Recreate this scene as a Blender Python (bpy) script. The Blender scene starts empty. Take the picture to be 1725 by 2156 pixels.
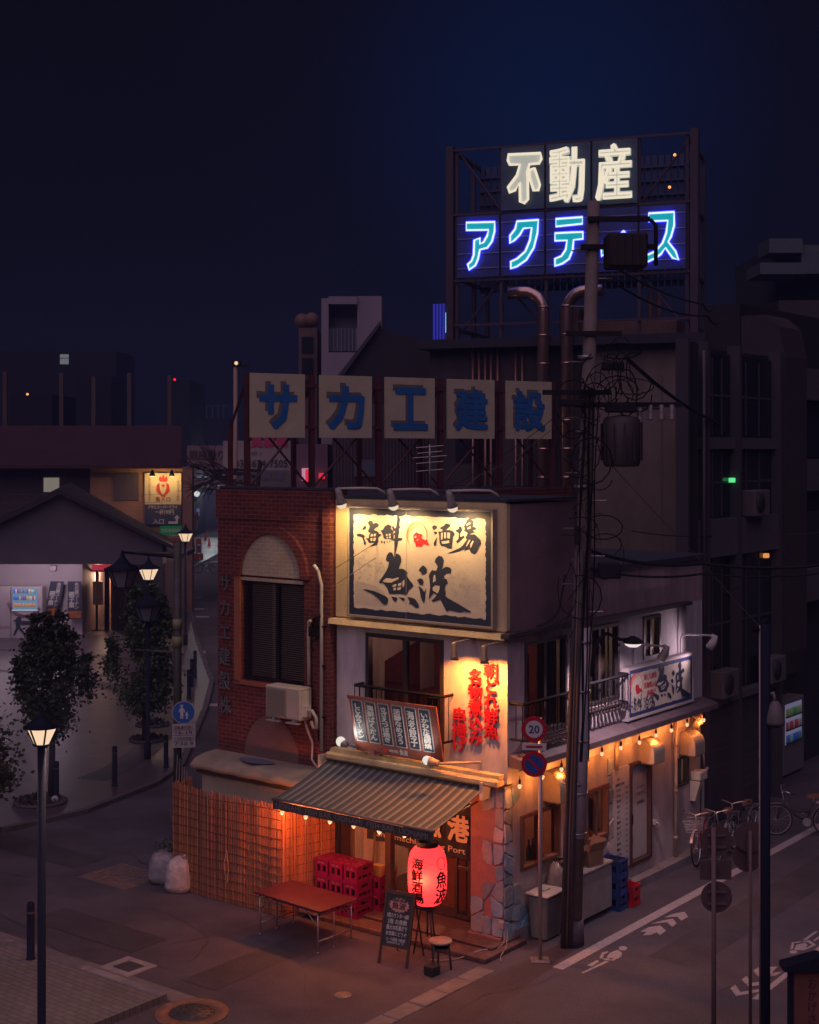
import bpy, bmesh, math, random
from mathutils import Vector, Matrix
from mathutils.geometry import tessellate_polygon
random.seed(7)
R = math.radians
sc = bpy.context.scene
COL = sc.collection
# ------------------------------------------------------------------ camera
FPX, CX, HY, CAMH = 2990.0, 862.5, 950.0, 8.0          # focal length, centre and horizon of a 1725x2156 picture
cam = bpy.data.cameras.new('camera')
cam.sensor_fit = 'VERTICAL'; cam.sensor_height = 36.0
cam.lens = FPX / 2156 * 36.0
cam.shift_y = (HY - 1078.0) / 2156
cam.clip_start = 0.5; cam.clip_end = 900
camo = bpy.data.objects.new('camera', cam); COL.objects.link(camo)
camo.location = (0, 0, CAMH); camo.rotation_euler = (R(90), 0, 0)
sc.camera = camo
# ------------------------------------------------------------------ night sky
W = bpy.data.worlds.new("World"); sc.world = W; W.use_nodes = True
nt = W.node_tree; nt.nodes.clear()
wo = nt.nodes.new('ShaderNodeOutputWorld'); bg = nt.nodes.new('ShaderNodeBackground')
tc = nt.nodes.new('ShaderNodeTexCoord')
def wdot(d):
    vm = nt.nodes.new('ShaderNodeVectorMath'); vm.operation = 'DOT_PRODUCT'
    nt.links.new(tc.outputs['Generated'], vm.inputs[0]); vm.inputs[1].default_value = Vector(d).normalized()
    return vm.outputs['Value']
rp = nt.nodes.new('ShaderNodeValToRGB')                 # city glow of the sky, bluest over the lit block
nt.links.new(wdot((0.10, 1.0, 0.24)), rp.inputs[0])
e = rp.color_ramp.elements
e[0].position = 0.72; e[0].color = (0.0030, 0.0024, 0.0052, 1)
e[1].position = 0.999; e[1].color = (0.0022, 0.0075, 0.033, 1)
for p_, c_ in ((0.965, (0.0029, 0.0026, 0.0065, 1)), (0.988, (0.0028, 0.0032, 0.0095, 1)), (0.9962, (0.0028, 0.0052, 0.0225, 1))):
    k = e.new(p_); k.color = c_
nt.links.new(rp.outputs[0], bg.inputs[0]); bg.inputs[1].default_value = 1.0
nt.links.new(bg.outputs[0], wo.inputs[0])
# one broad soft sun: the diffuse glow of the city behind the camera
sl = bpy.data.lights.new('sun', 'SUN'); sl.energy = 0.98; sl.angle = R(75); sl.color = (0.92, 0.62, 0.92)
so = bpy.data.objects.new('sun', sl); COL.objects.link(so)
so.rotation_euler = (R(38), 0, R(-14))
sc.view_settings.view_transform = 'Standard'; sc.view_settings.look = 'None'
sc.view_settings.exposure = 0.0; sc.view_settings.gamma = 1.0
sc.view_settings.use_curve_mapping = False
sc.render.engine = 'CYCLES'
cy = sc.cycles
cy.use_denoising = True
try:
    cy.denoiser = 'OPENIMAGEDENOISE'
except Exception:
    pass
cy.max_bounces = 6; cy.diffuse_bounces = 3; cy.glossy_bounces = 3; cy.transmission_bounces = 5; cy.transparent_max_bounces = 8
cy.sample_clamp_indirect = 3.0; cy.sample_clamp_direct = 0.0
cy.caustics_reflective = False; cy.caustics_refractive = False
cy.use_light_tree = True
# ------------------------------------------------------------------ frames and measuring helpers
class Frame:
    def __init__(s, ox, oy, ang):
        s.ox, s.oy, s.a = ox, oy, ang; s.c, s.s = math.cos(ang), math.sin(ang)
    def w(s, x, y, z=0.0):
        return Vector((s.ox + x * s.c - y * s.s, s.oy + x * s.s + y * s.c, z))
    def l(s, X, Y, z=0.0):
        dx, dy = X - s.ox, Y - s.oy
        return (dx * s.c + dy * s.s, -dx * s.s + dy * s.c, z)
WF = Frame(0, 0, 0)
BF = Frame(1.578, 22.9, math.atan2(-.612, .791))        # the corner building: x along its front, y along its side
def _ray(px, py): return ((px - CX) / FPX, 1.0, -(py - HY) / FPX)
def P(px, py, Y):                                        # where a pixel's ray is Y metres out
    d = _ray(px, py); return Vector((d[0] * Y, Y, CAMH + d[2] * Y))
def G(px, py, z=0.0, fr=None):                           # where it meets the level z
    d = _ray(px, py); t = (z - CAMH) / d[2]
    return Vector(fr.l(d[0] * t, t, z)) if fr else Vector((d[0] * t, t, z))
def FR(px, py, k=0.0, fr=BF):                            # where it meets the plane y = k of a frame: (x, z)
    d = _ray(px, py); o = fr.l(0, 0); e_ = fr.l(d[0], d[1]); dl = (e_[0] - o[0], e_[1] - o[1])
    t = (k - o[1]) / dl[1]; return (o[0] + dl[0] * t, CAMH + d[2] * t)
def SD(px, py, k=0.0, fr=BF):                            # where it meets the plane x = k of a frame: (y, z)
    d = _ray(px, py); o = fr.l(0, 0); e_ = fr.l(d[0], d[1]); dl = (e_[0] - o[0], e_[1] - o[1])
    t = (k - o[0]) / dl[0]; return (o[1] + dl[1] * t, CAMH + d[2] * t)
# ------------------------------------------------------------------ objects
ORG = {}
def _props(o, label, cat, group=None, kind=None):
    if label: o['label'] = label
    if cat: o['category'] = cat
    if group: o['group'] = group
    if kind: o['kind'] = kind
def thing(name, label, cat, org=(0, 0, 0), fr=WF, group=None, rz=0.0):
    o = bpy.data.objects.new(name, None); o.empty_display_size = .2; COL.objects.link(o)
    o.location = fr.w(*org); o.rotation_euler = (0, 0, fr.a + rz)
    ORG[o.name] = Vector(org)
    _props(o, label, cat, group); return o
_GL = {}
_fc = bpy.data.curves.new('font_measure', 'FONT'); _fc.resolution_u = 2
_fo = bpy.data.objects.new('font_measure', _fc)
def glyph(s, b):
    k = (s, b)
    if k not in _GL:
        _fc.body = s; _fc.offset = b
        m = _fo.to_mesh()
        _GL[k] = ([(v.co.x, v.co.y) for v in m.vertices], [tuple(p.vertices) for p in m.polygons])
        _fo.to_mesh_clear()
    return _GL[k]
class MB:
    def __init__(s): s.v = []; s.f = []; s.sm = []
    def add(s, vs, fs, smooth=False):
        n = len(s.v); s.v += [Vector(v) for v in vs]
        s.f += [tuple(i + n for i in f) for f in fs]; s.sm += [smooth] * len(fs); return s
    def box(s, x0, x1, y0, y1, z0, z1, tx=0.0, ty=0.0):   # tx/ty taper the top inwards
        if x0 > x1: x0, x1 = x1, x0
        if y0 > y1: y0, y1 = y1, y0
        if z0 > z1: z0, z1 = z1, z0
        return s.add([(x0, y0, z0), (x1, y0, z0), (x1, y1, z0), (x0, y1, z0), (x0 + tx, y0 + ty, z1), (x1 - tx, y0 + ty, z1), (x1 - tx, y1 - ty, z1), (x0 + tx, y1 - ty, z1)],
                     [(3, 2, 1, 0), (4, 5, 6, 7), (0, 1, 5, 4), (1, 2, 6, 5), (2, 3, 7, 6), (3, 0, 4, 7)])
    def bev(s, x0, x1, y0, y1, z0, z1, b=.02):            # box with chamfered edges
        if x0 > x1: x0, x1 = x1, x0
        if y0 > y1: y0, y1 = y1, y0
        if z0 > z1: z0, z1 = z1, z0
        b = min(b, (x1 - x0) * .45, (y1 - y0) * .45, (z1 - z0) * .45); vs = []; idx = {}
        for i, X in enumerate((x0, x1)):
            for j, Y in enumerate((y0, y1)):
                for k, Z in enumerate((z0, z1)):
                    for a in range(3):
                        q = [X + (b if i == 0 else -b), Y + (b if j == 0 else -b), Z + (b if k == 0 else -b)]
                        q[a] = (X, Y, Z)[a]; idx[(i, j, k, a)] = len(vs); vs.append(q)
        fs = []
        for a in range(3):
            o1, o2 = [(1, 2), (2, 0), (0, 1)][a]
            for v in (0, 1):
                c = []
                for p, q in ((0, 0), (1, 0), (1, 1), (0, 1)):
                    t = [0, 0, 0]; t[a] = v; t[o1] = p; t[o2] = q; c.append(idx[tuple(t) + (a,)])
                fs.append(tuple(c if v else c[::-1]))
            for p in (0, 1):
                for q in (0, 1):
                    t0 = [0, 0, 0]; t0[o1] = p; t0[o2] = q; t1 = list(t0); t1[a] = 1
                    fs.append((idx[tuple(t0) + (o1,)], idx[tuple(t1) + (o1,)], idx[tuple(t1) + (o2,)], idx[tuple(t0) + (o2,)]))
        for i in (0, 1):
            for j in (0, 1):
                for k in (0, 1): fs.append(tuple(idx[(i, j, k, a)] for a in range(3)))
        return s.add(vs, fs)
    def tube(s, pts, r, n=8, r1=None, cap=True, smooth=True):
        pts = [Vector(p) for p in pts]; m = len(pts); rs = r if isinstance(r, (list, tuple)) else [r + ((r1 if r1 is not None else r) - r) * i / max(1, m - 1) for i in range(m)]
        vs = []; up = None
        for i, p in enumerate(pts):
            d = (pts[min(i + 1, m - 1)] - pts[max(i - 1, 0)])
            if d.length < 1e-9: d = Vector((0, 0, 1))
            d.normalize()
            if up is None:
                up = d.cross(Vector((0, 0, 1)))
                if up.length < 1e-3: up = d.cross(Vector((1, 0, 0)))
            up = (up - d * up.dot(d))
            if up.length < 1e-6: up = d.orthogonal()
            up.normalize(); w = d.cross(up)
            vs += [p + (up * math.cos(2 * math.pi * k / n) + w * math.sin(2 * math.pi * k / n)) * rs[i] for k in range(n)]
        fs = [(i * n + k, i * n + (k + 1) % n, (i + 1) * n + (k + 1) % n, (i + 1) * n + k) for i in range(m - 1) for k in range(n)]
        s.add(vs, fs, smooth and n > 5)
        if cap:
            b = len(s.v) - m * n
            s.f += [tuple(b + k for k in reversed(range(n))), tuple(b + (m - 1) * n + k for k in range(n))]; s.sm += [False, False]
        return s
    def lathe(s, c, prof, n=20, axis='z', smooth=True):
        c = Vector(c); vs = []
        for r, h in prof:
            for k in range(n):
                a = 2 * math.pi * k / n; x, y = r * math.cos(a), r * math.sin(a)
                vs.append(c + Vector({'z': (x, y, h), 'y': (x, h, y), 'x': (h, x, y)}[axis]))
        m = len(prof)
        fs = [(i * n + k, i * n + (k + 1) % n, (i + 1) * n + (k + 1) % n, (i + 1) * n + k) for i in range(m - 1) for k in range(n)]
        s.add(vs, fs, smooth); b = len(s.v) - m * n
        s.f += [tuple(b + k for k in reversed(range(n))), tuple(b + (m - 1) * n + k for k in range(n))]; s.sm += [False, False]
        return s
    def ball(s, c, r, n=10, sz=1.0):
        return s.lathe(c, [(max(1e-4, r * math.sin(math.pi * i / (n // 2 + 2))), -r * sz * math.cos(math.pi * i / (n // 2 + 2))) for i in range(n // 2 + 3)], n)
    def poly(s, pts, nrm=None, th=0.0):                    # filled outline, given thickness th behind its face
        pts = [Vector(p) for p in pts]; tr = tessellate_polygon([pts]); n = len(pts)
        if nrm is None or th == 0: return s.add(pts, [tuple(t) for t in tr])
        bk = [p - Vector(nrm) * th for p in pts]
        return s.add(pts + bk, [tuple(t) for t in tr] + [tuple(i + n for i in t)[::-1] for t in tr] + [(i, (i + 1) % n, (i + 1) % n + n, i + n) for i in range(n)])
    def quad(s, a, b, c, d): return s.add([a, b, c, d], [(0, 1, 2, 3)])
    def _map(s, vs, fs, o, U, V, depth):
        N = U.cross(V).normalized()
        if depth == 0: return s.add([o + U * x + V * y for x, y in vs], fs)
        n = len(vs); ec = {}
        for f in fs:
            for i in range(len(f)):
                a, b = f[i], f[(i + 1) % len(f)]; k = (min(a, b), max(a, b)); ec.setdefault(k, []).append((a, b))
        fr = [o + U * x + V * y + N * depth for x, y in vs]; bk = [o + U * x + V * y for x, y in vs]
        return s.add(fr + bk, list(fs) + [(b, a, a + n, b + n) for l in ec.values() if len(l) == 1 for a, b in l])
    def _fat(s, vs, fs, o, U, V, depth, fat):              # heavier strokes: the character laid over itself, each layer a hair prouder
        N = U.cross(V).normalized()
        K = 0 if not fat else (8 if fat > .005 else 4)
        for k in range(K + 1):
            dx, dy = [(0, 0), (fat, fat), (-fat, -fat), (fat, -fat), (-fat, fat), (fat, 0), (-fat, 0), (0, fat), (0, -fat)][k]
            s._map(vs, fs, o + U * dx + V * dy + N * (.0006 * k), U, V, depth)
        return s
    def text(s, body, c, U, V, w, h, bold=0.0, depth=0.0, fat=0.0):   # one line fitted into w x h about c
        vs, fs = glyph(body, 0.0); U, V, c = Vector(U), Vector(V), Vector(c)
        xs = [v[0] for v in vs]; ys = [v[1] for v in vs]; x0, x1, y0, y1 = min(xs), max(xs), min(ys), max(ys)
        sx, sy = w / (x1 - x0), h / (y1 - y0); fat = fat or bold * sy * .7
        return s._fat([((x - (x0 + x1) / 2) * sx, (y - (y0 + y1) / 2) * sy) for x, y in vs], fs, c, U, V, depth, fat)
    def vtext(s, body, c, U, V, w, h, bold=0.0, depth=0.0, jit=0.0, fat=0.0):   # a column of characters, top to bottom
        U, V, c = Vector(U), Vector(V), Vector(c); n = len(body); ch = h / n; fat = fat or bold * ch * .7
        for i, q in enumerate(body):
            vs, fs = glyph(q, 0.0)
            vs = [(x - .5, y - .38) for x, y in vs]
            if q == 'ー': vs = [(y, x * -1) for x, y in vs]; fs = [f[::-1] for f in fs]; vs = [(-x, -y) for x, y in vs]
            a = random.uniform(-jit, jit)
            vs = [((x * math.cos(a) - y * math.sin(a)) * w, (x * math.sin(a) + y * math.cos(a)) * ch * 1.06) for x, y in vs]
            s._fat(vs, fs, c + V * (h / 2 - (i + .5) * ch), U, V, depth, fat)
        return s
    def outline(s, body, c, U, V, w, h, r, bold=0.0):        # glass tubing that follows a character's edge
        vs, fs = glyph(body, 0.0); U, V, c = Vector(U), Vector(V), Vector(c)
        xs = [v[0] for v in vs]; ys = [v[1] for v in vs]; x0, x1, y0, y1 = min(xs), max(xs), min(ys), max(ys)
        q = [c + U * ((x - (x0 + x1) / 2) * w / (x1 - x0)) + V * ((y - (y0 + y1) / 2) * h / (y1 - y0)) for x, y in vs]
        ec = {}
        for f in fs:
            for i in range(len(f)):
                a, b = f[i], f[(i + 1) % len(f)]; k = (min(a, b), max(a, b)); ec.setdefault(k, []).append((a, b))
        nx = {l[0][0]: l[0][1] for l in ec.values() if len(l) == 1}
        while nx:
            a, b = nx.popitem(); lp = [a, b]
            while lp[-1] in nx: lp.append(nx.pop(lp[-1]))
            s.tube([q[i] for i in lp], r, 6, cap=True)
        return s
    def holed(s, o, U, N, w, z0, z1, holes, th):             # upright panel with openings; o = foot of its left end on the outer face
        o, U, N = Vector(o), Vector(U), Vector(N); Zv = Vector((0, 0, 1))
        us = sorted({0, w} | {q for h in holes for q in h[:2]}); zs = sorted({z0, z1} | {q for h in holes for q in h[2:]})
        def solid(i, j):
            if i < 0 or j < 0 or i >= len(us) - 1 or j >= len(zs) - 1: return False
            mu, mz = (us[i] + us[i + 1]) / 2, (zs[j] + zs[j + 1]) / 2
            return not any(h[0] < mu < h[1] and h[2] < mz < h[3] for h in holes)
        p = lambda u, z, d: o + U * u + Zv * z - N * d
        for i in range(len(us) - 1):
            for j in range(len(zs) - 1):
                if not solid(i, j): continue
                a, b, c, d = us[i], us[i + 1], zs[j], zs[j + 1]
                s.quad(p(a, c, 0), p(b, c, 0), p(b, d, 0), p(a, d, 0)); s.quad(p(a, d, th), p(b, d, th), p(b, c, th), p(a, c, th))
                if not solid(i - 1, j): s.quad(p(a, c, th), p(a, c, 0), p(a, d, 0), p(a, d, th))
                if not solid(i + 1, j): s.quad(p(b, c, 0), p(b, c, th), p(b, d, th), p(b, d, 0))
                if not solid(i, j - 1): s.quad(p(a, c, th), p(b, c, th), p(b, c, 0), p(a, c, 0))
                if not solid(i, j + 1): s.quad(p(a, d, 0), p(b, d, 0), p(b, d, th), p(a, d, th))
        return s
    def build(s, name, mat, parent=None, label=None, cat=None, org=None, fr=WF, group=None, kind=None, bevel=0.0):
        me = bpy.data.meshes.new(name)
        if parent is not None:
            top = parent
            while top.parent: top = top.parent
            off = ORG[top.name] if parent is top else ORG.get(parent.name, ORG[top.name])
        else: off = Vector(org or (0, 0, 0))
        me.from_pydata([v - off for v in s.v], [], s.f); me.validate()
        if any(s.sm) and len(me.polygons) == len(s.sm): me.polygons.foreach_set('use_smooth', s.sm)
        if mat: me.materials.append(mat)
        o = bpy.data.objects.new(name, me); COL.objects.link(o)
        if parent is not None: o.parent = parent; ORG[o.name] = off
        else: o.location = fr.w(*off); o.rotation_euler = (0, 0, fr.a); ORG[o.name] = off
        if bevel:
            b = o.modifiers.new('bevel', 'BEVEL'); b.width = bevel; b.segments = 1; b.limit_method = 'ANGLE'
        _props(o, label, cat, group, kind); return o
def copy_tree(o, dv=(0, 0, 0), rz=0.0, label=None, parent=None):
    c = o.copy(); COL.objects.link(c); c.parent = parent; ORG[c.name] = ORG.get(o.name, Vector())
    if parent is None: c.location = o.location + Vector(dv); c.rotation_euler.z += rz
    if label: c['label'] = label
    for ch in list(o.children): copy_tree(ch, parent=c)
    return c
# ------------------------------------------------------------------ materials
MATS = {}
def mat(key, col=(.5, .5, .5), rough=.7, metal=0.0, noise=0.0, scale=6.0, bump=0.0, bscale=40.0, emit=None, es=0.0, spec=.4, streak=0.0, tint=None, grain=None, gscale=45.0, island=0.0):
    if key in MATS: return MATS[key]
    if grain is None: grain = .13 if (noise or bump) else 0.0
    m = bpy.data.materials.new(key); m.use_nodes = True; n = m.node_tree; b = n.nodes['Principled BSDF']
    b.inputs['Base Color'].default_value = (*col, 1); b.inputs['Roughness'].default_value = rough; b.inputs['Metallic'].default_value = metal
    b.inputs['Specular IOR Level'].default_value = spec
    if emit: b.inputs['Emission Color'].default_value = (*emit, 1); b.inputs['Emission Strength'].default_value = es
    if noise or bump or streak: t = n.nodes.new('ShaderNodeTexCoord')
    if noise or streak:
        tx = n.nodes.new('ShaderNodeTexNoise'); tx.inputs['Scale'].default_value = scale; tx.inputs['Detail'].default_value = 6; tx.inputs['Roughness'].default_value = .65
        if streak:                                          # dirt that has run down a wall
            mp = n.nodes.new('ShaderNodeMapping'); mp.inputs['Scale'].default_value = (1, 1, streak); n.links.new(t.outputs['Object'], mp.inputs[0]); n.links.new(mp.outputs[0], tx.inputs['Vector'])
        else: n.links.new(t.outputs['Object'], tx.inputs['Vector'])
        r = n.nodes.new('ShaderNodeValToRGB'); lo = tint or tuple(c * (1 - noise) for c in col)
        r.color_ramp.elements[0].position = .32; r.color_ramp.elements[1].position = .66
        r.color_ramp.elements[0].color = (*lo, 1); r.color_ramp.elements[1].color = (*[min(1, c * (1 + noise * .4)) for c in col], 1)
        n.links.new(tx.outputs['Fac'], r.inputs[0]); n.links.new(r.outputs[0], b.inputs['Base Color'])
    def times(sock, lo, hi):                                # multiply the base colour by a spread of values
        rm = n.nodes.new('ShaderNodeMapRange'); rm.inputs[1].default_value = .25 if sock.name != 'Random Per Island' else 0; rm.inputs[2].default_value = .75 if sock.name != 'Random Per Island' else 1
        rm.inputs[3].default_value = lo; rm.inputs[4].default_value = hi; n.links.new(sock, rm.inputs[0])
        sm = n.nodes.new('ShaderNodeVectorMath'); sm.operation = 'SCALE'; n.links.new(rm.outputs[0], sm.inputs['Scale'])
        if b.inputs['Base Color'].links: n.links.new(b.inputs['Base Color'].links[0].from_socket, sm.inputs[0])
        else: sm.inputs[0].default_value = col
        n.links.new(sm.outputs[0], b.inputs['Base Color'])
    if grain:
        tg = n.nodes.new('ShaderNodeTexCoord'); gn = n.nodes.new('ShaderNodeTexNoise'); gn.inputs['Scale'].default_value = gscale; gn.inputs['Detail'].default_value = 3; gn.inputs['Roughness'].default_value = .8
        n.links.new(tg.outputs['Object'], gn.inputs['Vector']); times(gn.outputs['Fac'], 1 - grain, 1 + grain)
    if island:
        ge = n.nodes.new('ShaderNodeNewGeometry'); times(ge.outputs['Random Per Island'], 1 - island, 1 + island)
    if bump:
        t2 = n.nodes.new('ShaderNodeTexNoise'); t2.inputs['Scale'].default_value = bscale; t2.inputs['Detail'].default_value = 4
        n.links.new(t.outputs['Object'], t2.inputs['Vector'])
        bu = n.nodes.new('ShaderNodeBump'); bu.inputs['Strength'].default_value = bump; bu.inputs['Distance'].default_value = .02
        n.links.new(t2.outputs['Fac'], bu.inputs['Height']); n.links.new(bu.outputs[0], b.inputs['Normal'])
    MATS[key] = m; return m
def emat(key, col, s):
    return mat(key, (.02, .02, .02), .5, emit=col, es=s, spec=.1)
def brick_mat(key, c1, c2, mortar, bw=.21, bh=.075, mix=.5):
    if key in MATS: return MATS[key]
    m = mat(key, c1, .8); n = m.node_tree; b = n.nodes['Principled BSDF']
    t = n.nodes.new('ShaderNodeTexCoord'); sp = n.nodes.new('ShaderNodeSeparateXYZ'); n.links.new(t.outputs['Object'], sp.inputs[0])
    ad = n.nodes.new('ShaderNodeMath'); n.links.new(sp.outputs[0], ad.inputs[0]); n.links.new(sp.outputs[1], ad.inputs[1])
    cb = n.nodes.new('ShaderNodeCombineXYZ'); n.links.new(ad.outputs[0], cb.inputs[0]); n.links.new(sp.outputs[2], cb.inputs[1])
    br = n.nodes.new('ShaderNodeTexBrick'); n.links.new(cb.outputs[0], br.inputs['Vector'])
    br.inputs['Scale'].default_value = 1; br.inputs['Brick Width'].default_value = bw; br.inputs['Row Height'].default_value = bh
    br.inputs['Mortar Size'].default_value = .007; br.inputs['Color1'].default_value = (*c1, 1); br.inputs['Color2'].default_value = (*c2, 1); br.inputs['Mortar'].default_value = (*mortar, 1)
    nz = n.nodes.new('ShaderNodeTexNoise'); nz.inputs['Scale'].default_value = 2.2; nz.inputs['Detail'].default_value = 7; n.links.new(t.outputs['Object'], nz.inputs['Vector'])
    rm = n.nodes.new('ShaderNodeMapRange'); rm.inputs[3].default_value = .62; rm.inputs[4].default_value = 1.3; n.links.new(nz.outputs['Fac'], rm.inputs[0])
    mx = n.nodes.new('ShaderNodeVectorMath'); mx.operation = 'SCALE'; n.links.new(br.outputs['Color'], mx.inputs[0]); n.links.new(rm.outputs[0], mx.inputs['Scale']); n.links.new(mx.outputs[0], b.inputs['Base Color'])
    bu = n.nodes.new('ShaderNodeBump'); bu.inputs['Strength'].default_value = .6; bu.inputs['Distance'].default_value = .008; bu.invert = True
    n.links.new(br.outputs['Fac'], bu.inputs['Height']); n.links.new(bu.outputs[0], b.inputs['Normal']); return m
def glass_mat(key, tint=(.55, .55, .58), op=.45, rough=.05):
    if key in MATS: return MATS[key]
    m = bpy.data.materials.new(key); m.use_nodes = True; n = m.node_tree; n.nodes.clear()
    o = n.nodes.new('ShaderNodeOutputMaterial'); tr = n.nodes.new('ShaderNodeBsdfTransparent'); tr.inputs[0].default_value = (*tint, 1)
    gl = n.nodes.new('ShaderNodeBsdfGlossy'); gl.inputs['Roughness'].default_value = rough; gl.inputs[0].default_value = (.8, .8, .8, 1)
    fr = n.nodes.new('ShaderNodeFresnel'); fr.inputs[0].default_value = 1.5
    mx = n.nodes.new('ShaderNodeMixShader'); n.links.new(fr.outputs[0], mx.inputs[0]); n.links.new(tr.outputs[0], mx.inputs[1]); n.links.new(gl.outputs[0], mx.inputs[2])
    n.links.new(mx.outputs[0], o.inputs[0]); MATS[key] = m; return m
def lamp(name, loc, power, col, parent=None, r=.03, spot=None, blend=.4, aim=None):
    l = bpy.data.lights.new(name, 'SPOT' if spot else 'POINT'); l.energy = power; l.color = col; l.shadow_soft_size = r
    if spot: l.spot_size = R(spot); l.spot_blend = blend
    o = bpy.data.objects.new(name, l); COL.objects.link(o); o.location = loc
    if aim is not None: o.rotation_euler = (Vector(aim) - Vector(loc)).to_track_quat('-Z', 'Y').to_euler()
    if parent:
        bpy.context.view_layer.update()
        o.parent = parent; o.matrix_parent_inverse = parent.matrix_world.inverted()
    return o
def sag(a, b, s, n=14):
    a, b = Vector(a), Vector(b)
    return [a.lerp(b, i / n) - Vector((0, 0, s * 4 * (i / n) * (1 - i / n))) for i in range(n + 1)]
U_, Z_ = Vector((1, 0, 0)), Vector((0, 0, 1)); SV = Vector((0, 1, 0))    # front plane: U_,Z_; side plane: SV,Z_
BRIGHT = 1.0
# ================================================================== ground
def asphalt():
    m = mat('asphalt', (.094, .080, .092), .82, noise=.36, scale=.7, bump=.5, bscale=70, spec=.3, grain=.42, gscale=38); return m
ASPH = asphalt()
def tile_mat(key, c1, c2, mort, w, h, rough=.6, rot=0.0):
    if key in MATS: return MATS[key]
    m = mat(key, c1, rough); n = m.node_tree; b = n.nodes['Principled BSDF']
    t = n.nodes.new('ShaderNodeTexCoord'); mp = n.nodes.new('ShaderNodeMapping'); mp.inputs['Rotation'].default_value = (0, 0, rot)
    br = n.nodes.new('ShaderNodeTexBrick'); n.links.new(t.outputs['Object'], mp.inputs[0]); n.links.new(mp.outputs[0], br.inputs['Vector'])
    br.inputs['Scale'].default_value = 1; br.inputs['Brick Width'].default_value = w; br.inputs['Row Height'].default_value = h; br.inputs['Mortar Size'].default_value = .008
    br.inputs['Color1'].default_value = (*c1, 1); br.inputs['Color2'].default_value = (*c2, 1); br.inputs['Mortar'].default_value = (*mort, 1)
    nz = n.nodes.new('ShaderNodeTexNoise'); nz.inputs['Scale'].default_value = .9; nz.inputs['Detail'].default_value = 6; n.links.new(t.outputs['Object'], nz.inputs['Vector'])
    rm = n.nodes.new('ShaderNodeMapRange'); rm.inputs[3].default_value = .6; rm.inputs[4].default_value = 1.3; n.links.new(nz.outputs['Fac'], rm.inputs[0])
    mx = n.nodes.new('ShaderNodeVectorMath'); mx.operation = 'SCALE'; n.links.new(br.outputs['Color'], mx.inputs[0]); n.links.new(rm.outputs[0], mx.inputs['Scale']); n.links.new(mx.outputs[0], b.inputs['Base Color'])
    bu = n.nodes.new('ShaderNodeBump'); bu.inputs['Strength'].default_value = .4; bu.inputs['Distance'].default_value = .006; bu.invert = True
    n.links.new(br.outputs['Fac'], bu.inputs['Height']); n.links.new(bu.outputs[0], b.inputs['Normal']); return m
STONE = mat('kerb_stone', (.23, .205, .205), .8, noise=.35, scale=3, bump=.4, grain=.3, gscale=40, island=.2)
MB().quad((-500, -60, 0), (500, -60, 0), (500, 880, 0), (-500, 880, 0)).build('ground', ASPH, kind='structure')
# darker resurfaced roadway along the side of the restaurant
MB().quad((.46, -30, .004), (9, -30, .004), (9, 60, .004), (.46, 60, .004)).build('road', mat('road_asphalt', (.080, .070, .082), .8, noise=.32, scale=.6, bump=.5, bscale=70, grain=.42, gscale=38), fr=BF, kind='structure')
# gutter slabs at the road edge
g = MB()
for i in range(16): g.bev(.13, .45, -1.0 - (i + 1) * .6 + .01, -1.0 - i * .6 - .01, -.05, .016 + .003 * (i % 3), .012)
g.build('gutter', mat('gutter_slab', (.19, .165, .155), .8, noise=.3, scale=3, bump=.3), fr=BF, kind='structure')
# near pavement, bottom left
pv = MB(); pv.box(-40, -2.66, -24, -5.02, -.05, .11); pv.build('pavement', tile_mat('pavement_tile', (.21, .175, .16), (.165, .14, .13), (.09, .08, .075), .22, .11, .7), fr=BF, kind='structure')
kb = MB()
for i in range(32): kb.bev(-2.67 - (i + 1) * .9 + .008, -2.67 - i * .9 - .008, -5.03, -4.87, -.05, .125, .02)
kb.build('kerb', STONE, fr=BF, kind='structure')
g = MB().quad((-40, -4.87, .006), (-2, -4.87, .006), (-2, -4.55, .006), (-40, -4.55, .006)); g.build('gutter', mat('gutter_concrete', (.17, .155, .15), .7, noise=.3, scale=2.5), fr=BF, kind='structure')
# plaza in front of the station, upper left
PLZ = [(-70, 22), (-16, 28.2), (-8.6, 29.86), (-7.25, 31.4), (-6.15, 34.0), (-5.85, 36), (-6.4, 44), (-6.9, 49), (-8.85, 58.8), (-10.2, 66.3), (-12.6, 80), (-14.8, 94), (-14.8, 130), (-70, 130)]
pm = MB(); pm.poly([(x, y, .09) for x, y in PLZ], (0, 0, 1), .14)
pm.build('plaza', tile_mat('plaza_tile', (.095, .074, .085), (.072, .058, .070), (.08, .07, .07), .3, .3, .38, .4), kind='structure')
def band(pts, w, name, m, z):
    b = MB(); pts = [Vector(p) for p in pts]; l, r = [], []
    for i, p in enumerate(pts):
        d = (pts[min(i + 1, len(pts) - 1)] - pts[max(i - 1, 0)]).normalized(); nn = Vector((-d.y, d.x)) * w / 2
        l.append((p + nn).to_3d() + Vector((0, 0, z))); r.append((p - nn).to_3d() + Vector((0, 0, z)))
    for i in range(len(pts) - 1): b.quad(l[i + 1], l[i], r[i], r[i + 1])
    return b.build(name, m, kind='structure')
DKT = mat('dark_paver', (.06, .055, .06), .55, noise=.2, scale=4)
band([G(x, y).to_2d() for x, y in [(190, 1650), (245, 1628), (300, 1592), (330, 1562), (345, 1535), (330, 1500), (290, 1470), (220, 1448), (140, 1437)]], .8, 'paving_band', DKT, .095)
band([G(x, y).to_2d() for x, y in [(-20, 1372), (120, 1382), (230, 1388), (330, 1400), (385, 1420)]], .45, 'paving_band', DKT, .096)
band([G(x, y).to_2d() for x, y in [(-20, 1416), (110, 1425), (235, 1430), (360, 1418)]], .4, 'paving_band', DKT, .097)
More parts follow.
